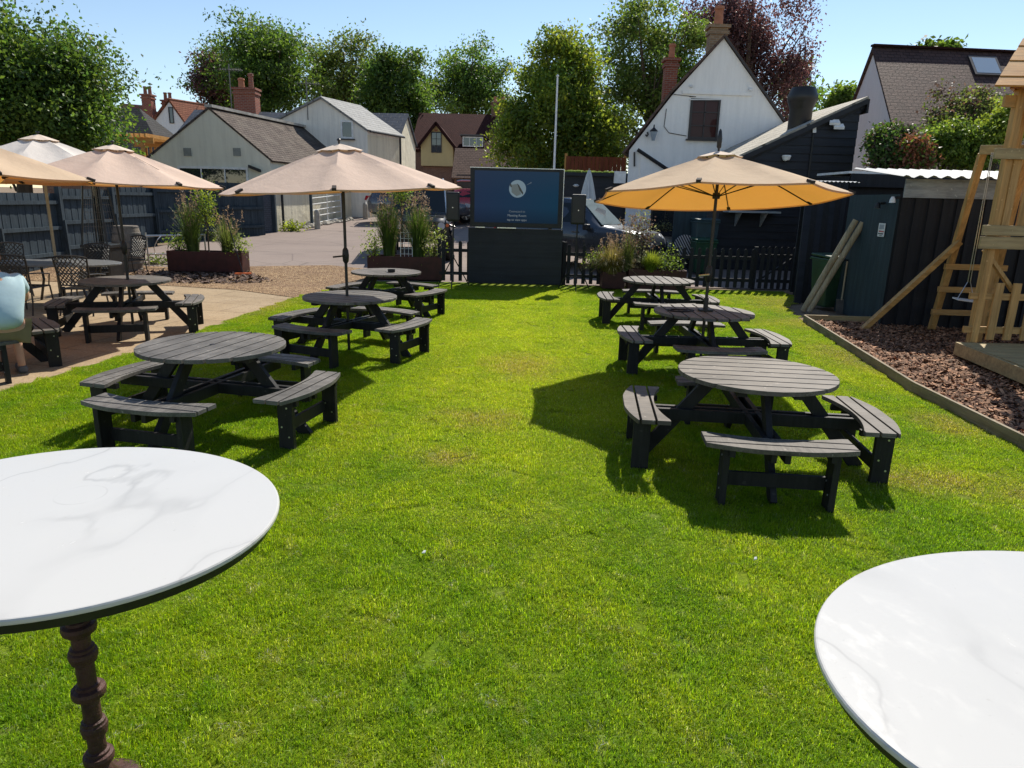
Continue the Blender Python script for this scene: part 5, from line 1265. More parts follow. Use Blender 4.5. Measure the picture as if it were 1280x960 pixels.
cs = at(895, 60, 27.0); chimney(gc2, BC, (cs.x, 27.0, 0), .6, .5, 4.5, at(893, 36, 27).z, MT['brick_stone'], 1, MT['terracotta'], True, .17, .62)
cs = at(838, 90, 27.6); chimney(gc2, BC, (cs.x, 27.6, 0), .44, .44, 3.2, at(838, 77, 27.6).z, MT['brick_red'], 1, MT['terracotta'], True, .12, .5)

# black boarded barn with the stone tile roof and flue
YB = 20.0
lo, hi = at(905, 202, YB), at(1078, 123, YB); xR = at(1072, 160, YB).x
tb = thing('barn', 'black weatherboarded building with stone tiled lean-to roof, right of the cottage', 'barn', (lo.x, YB, gz(YB))); BB = Vector((lo.x, YB, gz(YB)))
sl = (hi.z - lo.z) / (hi.x - lo.x)
poly = [V3(lo.x, YB, gz(YB)), V3(xR, YB, gz(YB)), V3(xR, YB, lo.z + sl * (xR - lo.x) - .12), V3(lo.x, YB, lo.z - .12)]
MB().prism([p - BB for p in poly], (0, 4.6, 0)).build('wall', MT['black_board'], tb)
mb = MB(); z = gz(YB) + .02; bh = .21
while z < hi.z - .25:
    x0 = max(lo.x, lo.x + (z + .2 - lo.z + .1) / sl)
    if x0 < xR - .15: mb.add([Vector(p) - BB for p in ((x0, YB - .034, z), (xR, YB - .034, z), (xR, YB - .006, z + bh - .004), (x0 + (bh * .8 / sl if x0 > lo.x else 0), YB - .006, z + bh - .004), (x0, YB - .004, z), (xR, YB - .004, z))], [(0, 1, 2, 3), (0, 4, 5, 1)])
    z += bh
mb.build('weatherboards', MT['black_board'], tb)
f = V3(0, -.12, 0); D = V3(0, 4.95, 0); ex = V3(.1, 0, .1 * sl)
q = [lo - V3(.15, 0, .15 * sl), lo - V3(.15, 0, .15 * sl) + D, hi + ex + D, hi + ex]
MB().slab(q[1] + f - BB, q[0] + f - BB, q[3] + f - BB, q[2] + f - BB, .09).build('roof', MT['stone_tile'], tb)
MB().bar(q[0] + f + V3(0, -.02, -.13) - BB, q[3] + f + V3(0, -.02, -.13) - BB, .03, .12, (0, 0, 1)).build('bargeboard', MT['black_board'], tb)
MB().bar(hi + ex + f + V3(.03, 0, -.25) - BB, hi + ex + D + V3(.03, 0, -.25) - BB, .05, .35).build('ridge_board', MT['black_board'], tb)
fp = at(998, 165, 20.9)
fl = thing('kitchen_flue', 'black kitchen extract flue with a wide cowl on the barn roof', 'flue', (fp.x, 20.9, fp.z - .5))
k_ = 21.5 / 870
MB().lathe([(12.5 * k_, 0), (12.5 * k_, 31 * k_ + .35), (15.5 * k_, 38 * k_ + .35)], n=24).build('duct', MT['black_metal'], fl, smooth=True)
MB().lathe([(12.6 * k_, 30 * k_ + .35), (16 * k_, 40 * k_ + .35), (16.5 * k_, 44 * k_ + .35), (13 * k_, 53 * k_ + .35), (11.5 * k_, 53 * k_ + .35), (11 * k_, 48 * k_ + .35)], n=24).build('cowl', MT['black_metal'], fl, smooth=True)
p = at(983, 197, YB - .1); cm = thing('dome_camera', 'white dome security camera on the black boarded wall', 'camera', p)
MB().lathe([(.1, -.02), (.12, .03), (.11, .06)], n=16).build('housing', MT['white_plastic'], cm); MB().lathe([(.01, -.1), (.07, -.08), (.1, -.03), (.1, -.019)], n=16).build('dome', MT['white_plastic'], cm, smooth=True); MB().box((.0, .07, .03), (.1, .1, .08)).build('bracket', MT['white_plastic'], cm)
MB().lathe([(.005, -.11), (.04, -.095), (.05, -.07)], (.02, -.03, 0), 12).build('lens', MT['black_plastic'], cm)
p = at(1045, 157, YB - .14); fd = thing('floodlight', 'white twin floodlight high on the black boarded wall', 'floodlight', p)
for k, s_ in enumerate((-.06, .07)): MB().prism([(s_ - .14, -.05, s_ * -.8 - .04), (s_ + .14, -.05, s_ * -.8 - .04), (s_ + .12, .03, s_ * -.8 + .05), (s_ - .12, .03, s_ * -.8 + .05)], (0, -.02, .06)).build('lamp_head', MT['white_plastic'], fd)
MB().tube([(0, 0, 0), (0, .12, 0)], .03, 6).build('bracket', MT['white_plastic'], fd)
p0, p1 = at(1018, 156, YB - .05), at(1018, 166, YB - .05)
MB().bar(p0 - BB, p1 - BB, .09, .03, (0, 1, 0)).build('downpipe_head', MT['white_plastic'], tb)
MB().tube([at(1017, 166, YB - .05) - BB, at(1010, 225, YB - .05) - BB], .025, 6).build('downpipe', MT['black_plastic'], tb)
a, b = at(908, 264, YB - .35), at(972, 267, YB - .35)
MB().box(((a.x + b.x) / 2 - BB.x, -.3, a.z - BB.z), (b.x - a.x, .6, .05)).build('serving_shelf', MT['fascia'], tb)
for x in (.25, .75): MB().prism([(a.x + (b.x - a.x) * x - BB.x, -.02, a.z - BB.z - .03), (a.x + (b.x - a.x) * x - BB.x, -.5, a.z - BB.z - .03), (a.x + (b.x - a.x) * x - BB.x, -.02, a.z - BB.z - .4)], (.04, 0, 0)).build('shelf_bracket', MT['fascia'], tb)
MB().box((a.x - BB.x - .9, -.02, 1.0), (.9, .05, 2.0)).build('door', MT['shed_teal'], tb)
# flat roofed dark building with moss and the red brown fence beyond
a, b = at(690, 219, 25.5), at(790, 222, 25.5)
tf = thing('flat_roof_store', 'dark flat roofed store with mossy roof edge behind the white closed parasol', 'building', ((a.x + b.x) / 2 + .1, 25.5, gz(25.5))); hw = (b.x - a.x) / 2
MB().box((0, 1.0, (a.z - gz(25.5)) / 2), (2 * hw, 2.0, a.z - gz(25.5))).build('wall', MT['black_board'], tf)
MB().box((0, .95, a.z - gz(25.5) + .06), (2 * hw + .1, 2.2, .12)).build('roof', MT['black_board'], tf)
mb = MB(); rd = random.Random(8)
for k in range(60): x = -hw + rd.random() * 2 * hw * .72 + .1; s_ = rd.uniform(.06, .16); mb.lathe([(s_, 0), (s_ * .8, s_ * .35), (s_ * .3, s_ * .5)], (x, -.05 + rd.random() * .3, a.z - gz(25.5) + .115), 7)
mb.build('roof_moss', MT['moss'], tf)
MB().box((hw - .55, -.12, a.z - gz(25.5) - .02), (.4, .2, .4)).build('lamp_box', MT['white_plastic'], tf)
p = at(720, 232, 25.45) - Vector(tf.location); MB().lathe([(.05, -.05), (.12, 0), (.05, .05)], p, 12).build('round_vent', MT['white_plastic'], tf)
a, b = at(707, 213, 28), at(781, 214, 28); top_ = at(707, 195, 28).z
ff = thing('board_fence', 'short red brown board fence above the flat roofed store', 'fence', (a.x, 28, gz(28)))
for k in range(14): MB().box(((k + .5) * (b.x - a.x) / 14, 0, (top_ - gz(28)) / 2), ((b.x - a.x) / 14 - .012, .03, top_ - gz(28))).build('board', MT['fence_red'], ff)
for k in (0, 1): MB().box((k * (b.x - a.x), .07, (top_ - gz(28)) / 2 + .05), (.1, .1, top_ - gz(28) + .1)).build('post', MT['orange_pine'], ff)
p = at(735, 245, 21.8); q = at(735, 213, 21.8)
cp_ = thing('closed_parasol', 'white closed parasol standing behind the parked blue car', 'parasol', (p.x, 21.8, gz(21.8)))
zq, zp = q.z - gz(21.8), p.z - gz(21.8)
mb = MB(); n_ = 48
for i, (u, r_) in enumerate(((0, .03), (.15, .07), (.5, .13), (.9, .19), (1, .2))):
    for k in range(n_):
        th = 2 * math.pi * k / n_; rr_ = r_ * (1 + .22 * math.cos(8 * th)); mb.v.append((rr_ * math.cos(th), rr_ * math.sin(th), zq + (zp - .1 - zq) * u))
for i in range(4):
    for k in range(n_): mb.f.append((i * n_ + k, (i + 1) * n_ + k, (i + 1) * n_ + (k + 1) % n_, i * n_ + (k + 1) % n_))
mb.build('canopy', MT['canvas_white'], cp_, smooth=True); MB().tube([(0, 0, 0), (0, 0, zq + .06)], .025, 8).build('pole', MT['old_post'], cp_); MB().box((0, 0, .04), (.5, .5, .08)).build('foot_plate', MT['concrete'], cp_)
p, q = at(691.5, 215, 24), at(697, 97, 24)
fg = thing('flagpole', 'slim white flagpole rising behind the outdoor screen', 'flagpole', (q.x, 24, gz(24)))
MB().tube([(0, 0, 0), (0, 0, q.z - gz(24))], [.045, .028], 8).build('pole', MT['white_plastic'], fg); MB().lathe([(.01, 0), (.05, .04), (.01, .1)], (0, 0, q.z - gz(24)), 8).build('finial', MT['white_plastic'], fg)

# white house with the big brown roof on the right
ra, va, bk = at(1093, 64, 27), at(1113, 141, 24.3), at(1071, 121, 29.5)
th_ = thing('house', 'white house with a large brown tiled roof and skylight above the shrubs on the right', 'house', (ra.x, 27, 0)); BH = Vector((ra.x, 27, 0))
dv = Vector((16, 1.2, 0)); va2 = ra + (va - ra) * 1.9; bk2 = ra + (bk - ra) * 1.3
MB().prism([Vector((va2.x, va2.y, 0)) - BH, Vector((bk2.x, bk2.y, 0)) - BH, bk2 - BH, ra - BH, va2 - BH], dv).build('wall', MT['white_plain'], th_)
up = V3(0, 0, .14); ov = V3(-.1, 0, 0)
MB().slab(va2 + (va2 - ra) * .06 + ov + up - BH, va2 + (va2 - ra) * .06 + dv + up - BH, ra + dv + up - BH, ra + ov + up - BH, .06).build('roof', MT['tile_brown'], th_)
MB().slab(bk2 + dv + up - BH, bk2 + ov + up - BH, ra + ov + up - BH, ra + dv + up - BH, .12).build('roof', MT['tile_brown'], th_)
MB().bar(ra + ov + up + V3(0, 0, .05) - BH, ra + dv + up + V3(0, 0, .0) - BH, .22, .07).build('ridge_tiles', MT['tile_maroon'], th_)
# skylight lying on the slope
e1 = dv.normalized(); e2 = (ra - va2).normalized(); nr = e1.cross(e2).normalized()
def onroof(s_, d_): return ra + up + e1 * s_ - e2 * d_ + nr * .06 - BH
s0 = 3.35; w_, h_ = 1.05, 1.15; d0 = .4
sk = MB().slab(onroof(s0, d0 + h_), onroof(s0 + w_, d0 + h_), onroof(s0 + w_, d0), onroof(s0, d0), .12).build('skylight', MT['frame_dark'], th_)
q = [onroof(s0 + .09, d0 + h_ - .1) + nr * .006, onroof(s0 + w_ - .09, d0 + h_ - .1) + nr * .006, onroof(s0 + w_ - .09, d0 + .12) + nr * .006, onroof(s0 + .09, d0 + .12) + nr * .006]
MB().slab(*q, .01).build('pane', MT['glass_sky'], sk)
YK = 23.4; el, er, ea = at(1196, 178, YK), at(1254, 180, YK), at(1226, 152, YK)
Pe = [Vector((el.x, YK, 1)), Vector((er.x, YK, 1)), Vector((er.x, YK, el.z)), Vector((ea.x, YK, ea.z)), Vector((el.x, YK, el.z))]
MB().prism([p - BH for p in Pe], (.2, 2.6, 0)).build('porch_wall', MT['white_plain'], th_)
for e, s_ in ((Pe[4], 1), (Pe[2], -1)):
    A_ = Pe[3]; o_ = (e - A_) * .18; up2 = V3(0, 0, .1); f = V3(0, -.2, 0); D = V3(.2, 2.4, 0); q = [e + o_ + f + up2 - BH, e + o_ + D + up2 - BH, A_ + D + up2 - BH, A_ + f + up2 - BH]
    (MB().slab(q[1], q[0], q[3], q[2], .09) if s_ == 1 else MB().slab(q[0], q[1], q[2], q[3], .09)).build('porch_roof', MT['tile_pale'], th_)

# shed at the play area
sc0, sc1 = Vector((6.42, 12.1, 0)), Vector((6.42, 13.9, 0))
hz = at(1128, 243, 12.1).z
ts = thing('shed', 'dark shed with a teal side, black front and white corrugated roof behind the play area', 'shed', sc0)
MB().prism([(0, 0, 0), (6.5, -1.2, 0), (6.5, 1.8, 0), (0, 1.8, 0)], (0, 0, hz - .02)).build('wall', MT['shed_black'], ts)
MB().slab((-.012, 1.8, .0), (-.012, .0, .0), (-.012, .0, hz), (-.012, 1.8, hz), .01).build('side_cladding', MT['shed_teal'], ts)
mb = MB()
for k in range(30):
    x = k * .21 + .02; y = -x * 1.2 / 6.5 - .014; mb.bar((x + .1, y - .018, .03), (x + .1, y - .018, hz - .02), .2085, .008, (0, 1, 0))
mb.build('front_boards', MT['shed_black'], ts)
f0 = at(1125, 243, 12.0) - sc0
MB().bar((.02, -.045, hz + .1), (6.5, -1.245, hz + .1), .03, .3).build('fascia', MT['fascia'], ts)
mb = MB(); n_ = 170; L = 6.8
for i in range(n_ + 1):
    x = -.15 + L * i / n_; z = hz + .3 + .022 * math.sin(i * math.pi / 2.5); y0 = -.3 - x * .18; mb.v += [(x, y0, z - .02), (x, 1.5, z + .17)]
for i in range(n_): mb.f.append((2 * i, 2 * i + 2, 2 * i + 3, 2 * i + 1))
rf = mb.build('roof', MT['galv'], ts, smooth=False); rf.modifiers.new('thick', 'SOLIDIFY').thickness = .006
nx = -.03
def on_side(px, py):
    d = _F + (px - 640) / FPX * CR - (py - 480) / FPX * CU; t_ = (6.39) / d.x; return Vector((0, 0, CAM_H)) + d * t_
a, b = on_side(1099, 279), on_side(1105, 296)
nz0, nz1 = on_side(1103, 296).z, on_side(1103, 279).z; ny_ = (a.y + b.y) / 2
no = thing('notice', 'small pale paper notice on the teal side of the shed', 'notice', (6.388, ny_, (nz0 + nz1) / 2)); hh = (nz1 - nz0) / 2
MB().box((0, 0, 0), (.006, .22, 2 * hh)).build('sheet', MT['frame_white'], no)
mb = MB()
for k, (z, l_) in enumerate(((.55, .12), (.36, .15), (.2, .1))): mb.box((-.0045, 0, z * hh), (.002, l_, hh * .1))
MB().box((-.0045, 0, hh * .45), (.002, .16, hh * .7)).build('grey_panel', plain('notice grey', (.35, .37, .4), .7), no)
MB().box((-.0045, -.01, -hh * .22), (.002, .17, hh * .22)).build('red_line', plain('notice red', (.5, .14, .14), .7), no)
MB().box((-.0045, .0, -hh * .56), (.002, .17, hh * .16)).build('dark_line', MT['frame_dark'], no); MB().box((-.0045, .01, -hh * .8), (.002, .1, hh * .1)).build('dark_line', MT['frame_dark'], no)
for (px, py), lab, dx in (((1106, 256), 'black spotlight with a chrome lens on the teal shed side', -.1), ((1126, 249), 'white floodlight at the corner of the shed', -.08)):
    p = on_side(px, py); t = thing('shed_spotlight', lab, 'floodlight', (6.33, p.y if dx == -.1 else 12.05, p.z))
    MB().tube([(.06, 0, .03), (-.02, 0, .02)], .022, 8).build('arm', MT['black_plastic'], t)
    MB().lathe([(.02, .04), (.04, 0), (.05, -.06)], (-.06, 0, 0), 12).build('lamp_head', MT['black_plastic'] if dx == -.1 else MT['white_plastic'], t); MB().lathe([(.047, -.061), (.02, -.07)], (-.06, 0, 0), 12).build('lens', MT['silver'], t)
# low black building with the white edge behind the shed
a, b = at(1070, 214, 16.5), at(1200, 217, 16.5)
tl = thing('black_store', 'low black flat roofed store with a thin white roof edge behind the shed', 'building', (a.x, 16.5, 0))
MB().box((3.4, .8, (a.z - .1) / 2), (7.0, 1.5, a.z - .1)).build('wall', MT['shed_black'], tl); MB().box((3.4, .75, a.z - .03), (7.2, 1.75, .05)).build('roof_edge', MT['white_plastic'], tl)
MB().box((3.4, -.14, a.z - .2), (7.1, .04, .28)).build('fascia', MT['shed_black'], tl)
# small canopy and the leaning timbers
a, b = at(1010, 227, 15.6), at(1061, 229, 15.6)
tc = thing('canopy_roof', 'small pale corrugated lean-to roof above the leaning timbers', 'canopy', (a.x, 15.4, 0)); wv = b.x - a.x
mb = MB()
for i in range(41): x = wv * i / 40; z = a.z + .012 * math.sin(i * math.pi / 2); mb.v += [(x + .05, -.2, z), (x + .15, .6, z + .03)]
for i in range(40): mb.f.append((2 * i, 2 * i + 2, 2 * i + 3, 2 * i + 1))
o = mb.build('sheet', MT['galv'], tc); o.modifiers.new('thick', 'SOLIDIFY').thickness = .006
for x in (.15, wv): MB().box((x + .1, .75, a.z / 2), (.07, .07, a.z - .03)).build('post', MT['black_board'], tc)
MB().box((wv * .5 + .15, .8, a.z * .48), (wv, .05, a.z * .9)).build('back_boards', MT['black_board'], tc)
rd = random.Random(5)
for i, (fx, tx) in enumerate(((997, 1012), (1003, 1019), (1011, 1026), (1019, 1033), (1027, 1040), (1034, 1046))):
    f, t_ = at(fx, 374, 14.8 + .05 * i), at(tx, 240, 15.45)
    o = MB().bar(Vector((0, 0, .01)), Vector((t_.x - f.x, t_.y - f.y, t_.z)), .1 + rd.random() * .07, .05, (0, 1, 0)).build('leaning_timber', MT['stain'] if i % 2 else MT['black_board'], None, (f.x, f.y, 0))
    tag(o, 'old dark stained timber leaning under the small canopy by the green wheelie bin', 'timber', 'dark timbers leaning under the canopy')
for i, (fx, fy, tx, ty) in enumerate(((1004, 386, 1070, 275), (1011, 389, 1079, 278))):
    f, t_ = at(fx, fy, 13.6 - .05 * i), at(tx, ty, 13.35 - .08 * i)
    o = MB().tube([Vector((0, 0, 0)), Vector((t_.x - f.x, t_.y - f.y, t_.z - .02))], .055, 12).build('pale_pole', MT['old_post'], None, (f.x, f.y, .02), smooth=True)
    tag(o, ('left' if i == 0 else 'right') + ' one of two pale round poles leaning across the green wheelie bin', 'pole', 'pale round poles leaning on the shed')

# ------------------------------------------------------------------ bins, spade
def bin_(x, y, w_, h, mat, lab, rz=0, wheels=True):
    t = thing('wheelie_bin', lab, 'bin', (x, y, gz(y)), RAD(rz), 'wheeled rubbish bins'); d_ = w_ * 1.15
    mb = MB(); a, b = w_ * .4, w_ * .5
    P0 = [(-a, -d_ * .38, .06), (a, -d_ * .38, .06), (a, d_ * .36, .06), (-a, d_ * .36, .06)]; P1 = [(-b, -d_ * .5, h - .1), (b, -d_ * .5, h - .1), (b, d_ * .46, h - .1), (-b, d_ * .46, h - .1)]
    mb.add(P0 + P1, [(3, 2, 1, 0), (4, 5, 6, 7), (0, 1, 5, 4), (1, 2, 6, 5), (2, 3, 7, 6), (3, 0, 4, 7)]); mb.build('body', mat, t, bevel=.02)
    MB().box((0, -.01, h - .085), (w_ * 1.06, d_ * 1.06, .05)).build('rim', mat, t, bevel=.012)
    mb = MB(); mb.prism([(-b * 1.05, -d_ * .55, h - .055), (b * 1.05, -d_ * .55, h - .055), (b * 1.05, d_ * .5, h - .03), (-b * 1.05, d_ * .5, h - .03)], (0, 0, .05)); mb.build('lid', mat, t, bevel=.018)
    MB().tube([(-b, d_ * .56, h - .1), (b, d_ * .56, h - .1)], .016, 8).build('handle', mat, t)
    if wheels:
        for s_ in (-1, 1): MB().tube([(s_ * a * 1.02, d_ * .36, .1), (s_ * a * 1.02 + s_ * .05, d_ * .36, .1)], .1, 14).build('wheel', MT['tyre'], t)
    return t
bin_(6.38, 14.15, .58, 1.08, MT['bottle_green'], 'large dark green wheelie bin behind the leaning pale poles', 8)
p = at(880, 300, 18.9); bin_(p.x, 18.9, .56, .95, MT['green_plastic'], 'bright green bin behind the picket fence in front of the barn', 0)
p = at(879, 290, 19.6); bin_(p.x, 19.5, .6, 1.42, MT['teal_plastic'], 'tall grey teal bin just behind the bright green bin', 0)
p = at(862, 290, 19.3)
sg = thing('striped_disc', 'round black and white striped panel leaning beside the teal bin', 'panel', (p.x - .1, 19.3, gz(19.3) + .7))
def _stripe():
    t = NT('striped panel'); v = t.obj(); s_ = t.n('ShaderNodeSeparateXYZ', Vector=v); k = t.math('GREATER_THAN', t.math('FRACT', t.math('MULTIPLY', t.math('ADD', s_.outputs[0], t.math('MULTIPLY', s_.outputs[2], .6)), 14)), .55)
    return t.done(t.pbr(t.mix(k, (.02, .02, .022), (.4, .4, .42)), .6))
MB().tube([(0, .02, 0), (0, -.02, 0)], .3, 28).build('disc', _stripe(), sg); MB().bar((0, .05, -.72), (0, .03, -.2), .05, .03).build('stand', MT['black_metal'], sg)
f, t_ = at(1052, 390, 13.5), at(1060, 330, 13.6)
sp_ = thing('spade', 'small metal spade leaning against the teal shed side', 'spade', (f.x - .02, 13.5, 0)); tv_ = Vector((t_.x - f.x, .1, t_.z + .05))
MB().prism([(-.09, 0, 0), (.09, 0, 0), (.1, .03, .28), (-.1, .03, .28)], (0, .012, 0)).build('blade', MT['hoop'], sp_); MB().tube([(0, .03, .26), tv_], .016, 8).build('shaft', MT['old_post'], sp_); MB().tube([tv_ + V3(-.06, 0, .02), tv_ + V3(.06, 0, .02)], .016, 8).build('grip', MT['black_plastic'], sp_)

# ------------------------------------------------------------------ timber edging of the play area
pts = [(5.2, 12.38), (4.52, 7.6), (4.47, 5.8), (4.44, 3)]
for i, (a, b) in enumerate(zip(pts, pts[1:])):
    o = MB().bar((0, 0, .055), (b[0] - a[0], b[1] - a[1], .055), .035, .15).build('edging_board', MT['edging'], None, (a[0], a[1], 0), bevel=.004)
    tag(o, ('long far edging board between lawn and bark chips', 'middle edging board between lawn and bark chips, beside the nearest right table', 'nearest edging board, at the right border of the picture')[i], 'edging board', 'timber edging boards round the bark')
o = MB().bar((0, 0, .055), (1.25, -.02, .055), .035, .14).build('edging_board', MT['green_pine'], None, (5.22, 12.42, 0), bevel=.004); tag(o, 'short pale edging board closing the far corner of the bark bed', 'edging board', 'timber edging boards round the bark')

# ------------------------------------------------------------------ play tower, ladder frame, swing
pw = thing('play_tower', 'pine climbing tower with orange roof, picket rail and low deck', 'play tower', (6.2, 9.45, 0))
def K(x, y, z): return (x + .74 * max(0, y), y, z)     # the tower stands skewed to the deck
W_ = 1.5; DPT = 1.15
for i, (x, y) in enumerate(((.1, .08), (W_ + .3, .08), (.1, DPT), (W_ + .3, DPT))):
    MB().box(K(x, y, 1.78), (.1, .1, 3.46)).build('post', MT['pine'], pw, bevel=.004)
for k, (z, h_) in enumerate(((1.6, .16), (1.76, .13))):
    MB().box((W_ / 2 + .22, -.02 - .012 * k, z), (W_ + .55, .045, h_)).build('floor_beam', MT['green_pine'], pw, bevel=.003)
    MB().bar(K(.03, .02, z), K(.03, DPT, z), .045, h_).build('floor_beam', MT['green_pine'], pw, bevel=.003)
for k in range(8): MB().box(K(W_ / 2 + .2, .1 + k * .138, 1.71), (W_ + .3, .13, .028)).build('floor_board', MT['pine_x'], pw)
MB().box((W_ / 2 + .22, -.02, 2.72), (W_ + .6, .045, .13)).build('top_rail', MT['green_pine'], pw, bevel=.003)
for k, x in enumerate((.26, .46, .7, .95, 1.2, 1.45)):
    MB().box((x, .025, 2.25), (.1, .03, 1.0)).build('upper_slat', MT['pine'], pw, bevel=.002)
for z, h_ in ((.42, .09), (.88, .09)): MB().box((W_ / 2 + .2, .06, z), (W_ + .4, .04, h_)).build('picket_rail', MT['pine_x'], pw, bevel=.003)
for k in range(8): MB().box((.36 + k * .235, .024, .68), (.11, .03, .78)).build('picket', MT['pine'], pw, bevel=.004)
MB().bar((.12, .12, 1.5), (.62, .12, .95), .07, .045).build('corner_brace', MT['pine'], pw)
for k in range(13): MB().box((.95 - .012 * k, -.12 - k * .148, .245), (2.1, .14, .028)).build('deck_board', MT['green_pine'], pw, bevel=.002)
MB().bar((-.1, -.02, .17), (-.33, -2.05, .17), .045, .17).build('deck_fascia', MT['green_pine'], pw, bevel=.003); MB().box((.8, -2.04, .17), (2.1, .045, .17)).build('deck_fascia', MT['green_pine'], pw); MB().box((.97, -.03, .17), (2.06, .04, .15)).build('deck_fascia', MT['green_pine'], pw)
for x, y in ((.05, -.15), (1.85, -.15), (-.1, -1.9), (1.7, -1.9)): MB().box((x, y, .05), (.1, .1, .12)).build('deck_foot', MT['green_pine'], pw)
ez, rz_ = 3.46, 4.2; e0, e1 = V3(-.42, -.3, ez), V3(2.3, -.45, ez); g0, g1_ = V3(.5, .75, rz_), V3(3.1, .6, rz_); h0, h1_ = V3(1.4, 1.8, ez), V3(3.9, 1.6, ez)
for k in range(6):
    u0, u1 = k / 6, min(1.0, (k + 1) / 6 + .02); off = V3(0, 0, .03 + .012 * (k % 2))
    MB().slab(e0.lerp(g0, u0) + off, e1.lerp(g1_, u0) + off, e1.lerp(g1_, u1) + off, e0.lerp(g0, u1) + off, .022).build('roof_board', MT['orange_pine'], pw)
    MB().slab(h1_.lerp(g1_, u0) + off, h0.lerp(g0, u0) + off, h0.lerp(g0, u1) + off, h1_.lerp(g1_, u1) + off, .022).build('roof_board', MT['orange_pine'], pw)
for q in (V3(.22, .1, 0), V3(1.9, .1, 0)): MB().prism([q + e0.lerp(g0, .12) - V3(0, 0, .06), q + h0.lerp(g0, .12) - V3(0, 0, .06), q + g0 - V3(0, 0, .09)], (.05, 0, 0)).build('roof_gable', MT['orange_pine'], pw)
MB().box((W_ / 2 + .22, .08, 3.36), (W_ + .5, .05, .14)).build('roof_beam', MT['pine_x'], pw)
p = Vector((.62, 0.0, 2.55)); MB().tube([p + V3(.06 * math.cos(a * .35), -.03, .06 * math.sin(a * .35)) for a in range(19)], .012, 6).build('toy_ring', MT['orange_plastic'], pw)
lf = thing('climbing_frame', 'pine ladder frame with three rungs and a long diagonal brace beside the tower', 'climbing frame', (7.28, 12.0, 0)); LB = Vector((7.28, 12.0, 0))
foot1 = V3(0, 0, 0); topA = at(1229, 190, 10.6) - LB; fbr = Vector((5.92, 11.72, 0)) - LB
f0 = Vector((7.15, 11.6, 0)) - LB
topA = Vector((7.02, 10.62, 2.85)) - LB
s0_, s1_ = at(1164, 410, 11.7), at(1228, 192, 10.9); s0_.z = 0
MB().bar(s0_ - LB, s1_ - LB, .1, .075, (0, 1, 0)).build('side_post', MT['pine'], lf, bevel=.004)
r0_, r1_ = s0_ + V3(.82, -.05, 0), s1_ + V3(.62, -.05, 0)
MB().bar(r0_ - LB, r1_ - LB, .1, .075, (0, 1, 0)).build('side_post', MT['pine'], lf, bevel=.004)
for py in (323, 352, 382):
    u = (410 - py) / (410 - 192); a, b = s0_.lerp(s1_, u), r0_.lerp(r1_, u)
    MB().bar(a + V3(-.12, -.07, 0) - LB, b + V3(.1, -.07, 0) - LB, .06, .09).build('rung', MT['pine_x'], lf, bevel=.003)
u = .52; a = s0_.lerp(s1_, u); g = at(1077, 411, 11.6); g.z = .0
MB().bar(g - LB, a + V3(0, -.09, .06) - LB, .08, .1, (0, 1, 0)).build('diagonal_brace', MT['pine_x'], lf, bevel=.003)
bm = s1_ + V3(-.05, 0, .05); MB().bar(bm - LB, bm + V3(.9, -.5, 0) - LB, .06, .13).build('top_beam', MT['green_pine'], lf, bevel=.003)
swp = at(1207, 375, 10.9); rt = at(1238, 200, 10.7)
sw_ = thing('swing', 'small white swing seat hanging on chains between the ladder and the tower', 'swing', (swp.x, 10.9, swp.z))
MB().prism([(-.17, -.08, 0), (.16, -.1, -.035), (.17, .08, -.02), (-.16, .09, .01)], (0, 0, .022)).build('seat', MT['white_plastic'], sw_, bevel=.004)
tt = Vector((rt.x, 10.7, bm.z - .05)) - Vector((swp.x, 10.9, swp.z))
MB().tube([(-.13, 0, .02), (-.02, 0, .28), tt], .006, 5).build('chain', MT['silver'], sw_); MB().tube([(.13, 0, 0), (.02, 0, .28), tt + V3(.02, 0, 0)], .006, 5).build('chain', MT['silver'], sw_)

# ------------------------------------------------------------------ blue grey fence on the left with pier, gate and bollards
fl_pts = [(-11.7, 6.5), (-11.7, 9.0), (-11.65, 11.4), (-11.6, 13.6), (-11.55, 15.8), (-11.5, 18.0), (-11.4, 20.2), (-11.2, 22.2), (-10.1, 24.2), (-9.0, 25.6)]
H_ = 1.82
names_ = ['at the far left behind the seated person', 'behind the pale parasol, left part', 'behind the metal patio chairs', 'behind the patio heater', 'left of the oak barrel', 'behind the oak barrel', 'right of the barrel behind the silver rack', 'behind the tall plants of the left planter', 'next to the grey brick pier']
for i, (a, b) in enumerate(zip(fl_pts, fl_pts[1:])):
    d_ = Vector((b[0] - a[0], b[1] - a[1], 0)); L = d_.length; an = math.atan2(d_.y, d_.x)
    t = thing('fence_panel', 'blue grey close boarded fence panel ' + names_[i], 'fence', (a[0], a[1], gz((a[1] + b[1]) / 2)), an, 'blue grey fence panels along the left side')
    mb = MB(); nb = int(L / .125)
    for k in range(nb): mb.box(((k + .5) * L / nb, .05 + .008 * (k % 2), H_ / 2), (L / nb + .012, .012, H_))
    mb.build('boards', MT['fence_blue'], t)
    for z in (.35, .98, 1.6): MB().box((L / 2, .0, z), (L - .09, .075, .085)).build('rail', MT['fence_blue'], t)
    MB().box((0, -.02, H_ / 2 + .02), (.11, .12, H_ + .04)).build('post', MT['fence_blue'], t)
    MB().bar((0, -.09, .02), (0, -.07, 1.05), .09, .05, (1, 0, 0)).build('repair_spur', MT['fence_blue'], t)
pr = thing('brick_pier', 'wide painted blue grey brick pier at the end of the left fence', 'pier', (-9.0, 26.2, gz(26)))
a, b = at(320, 298, 25.8), at(342, 290, 26.6)
MB().prism([(a.x + 9.0, -.4, -.1), (b.x + 9.0, .4, -.1), (b.x + 9.0 - .25, .7, -.1), (a.x + 9.0 - .25, -.1, -.1)], (0, 0, 1.95)).build('brickwork', MT['brick_grey'], pr)
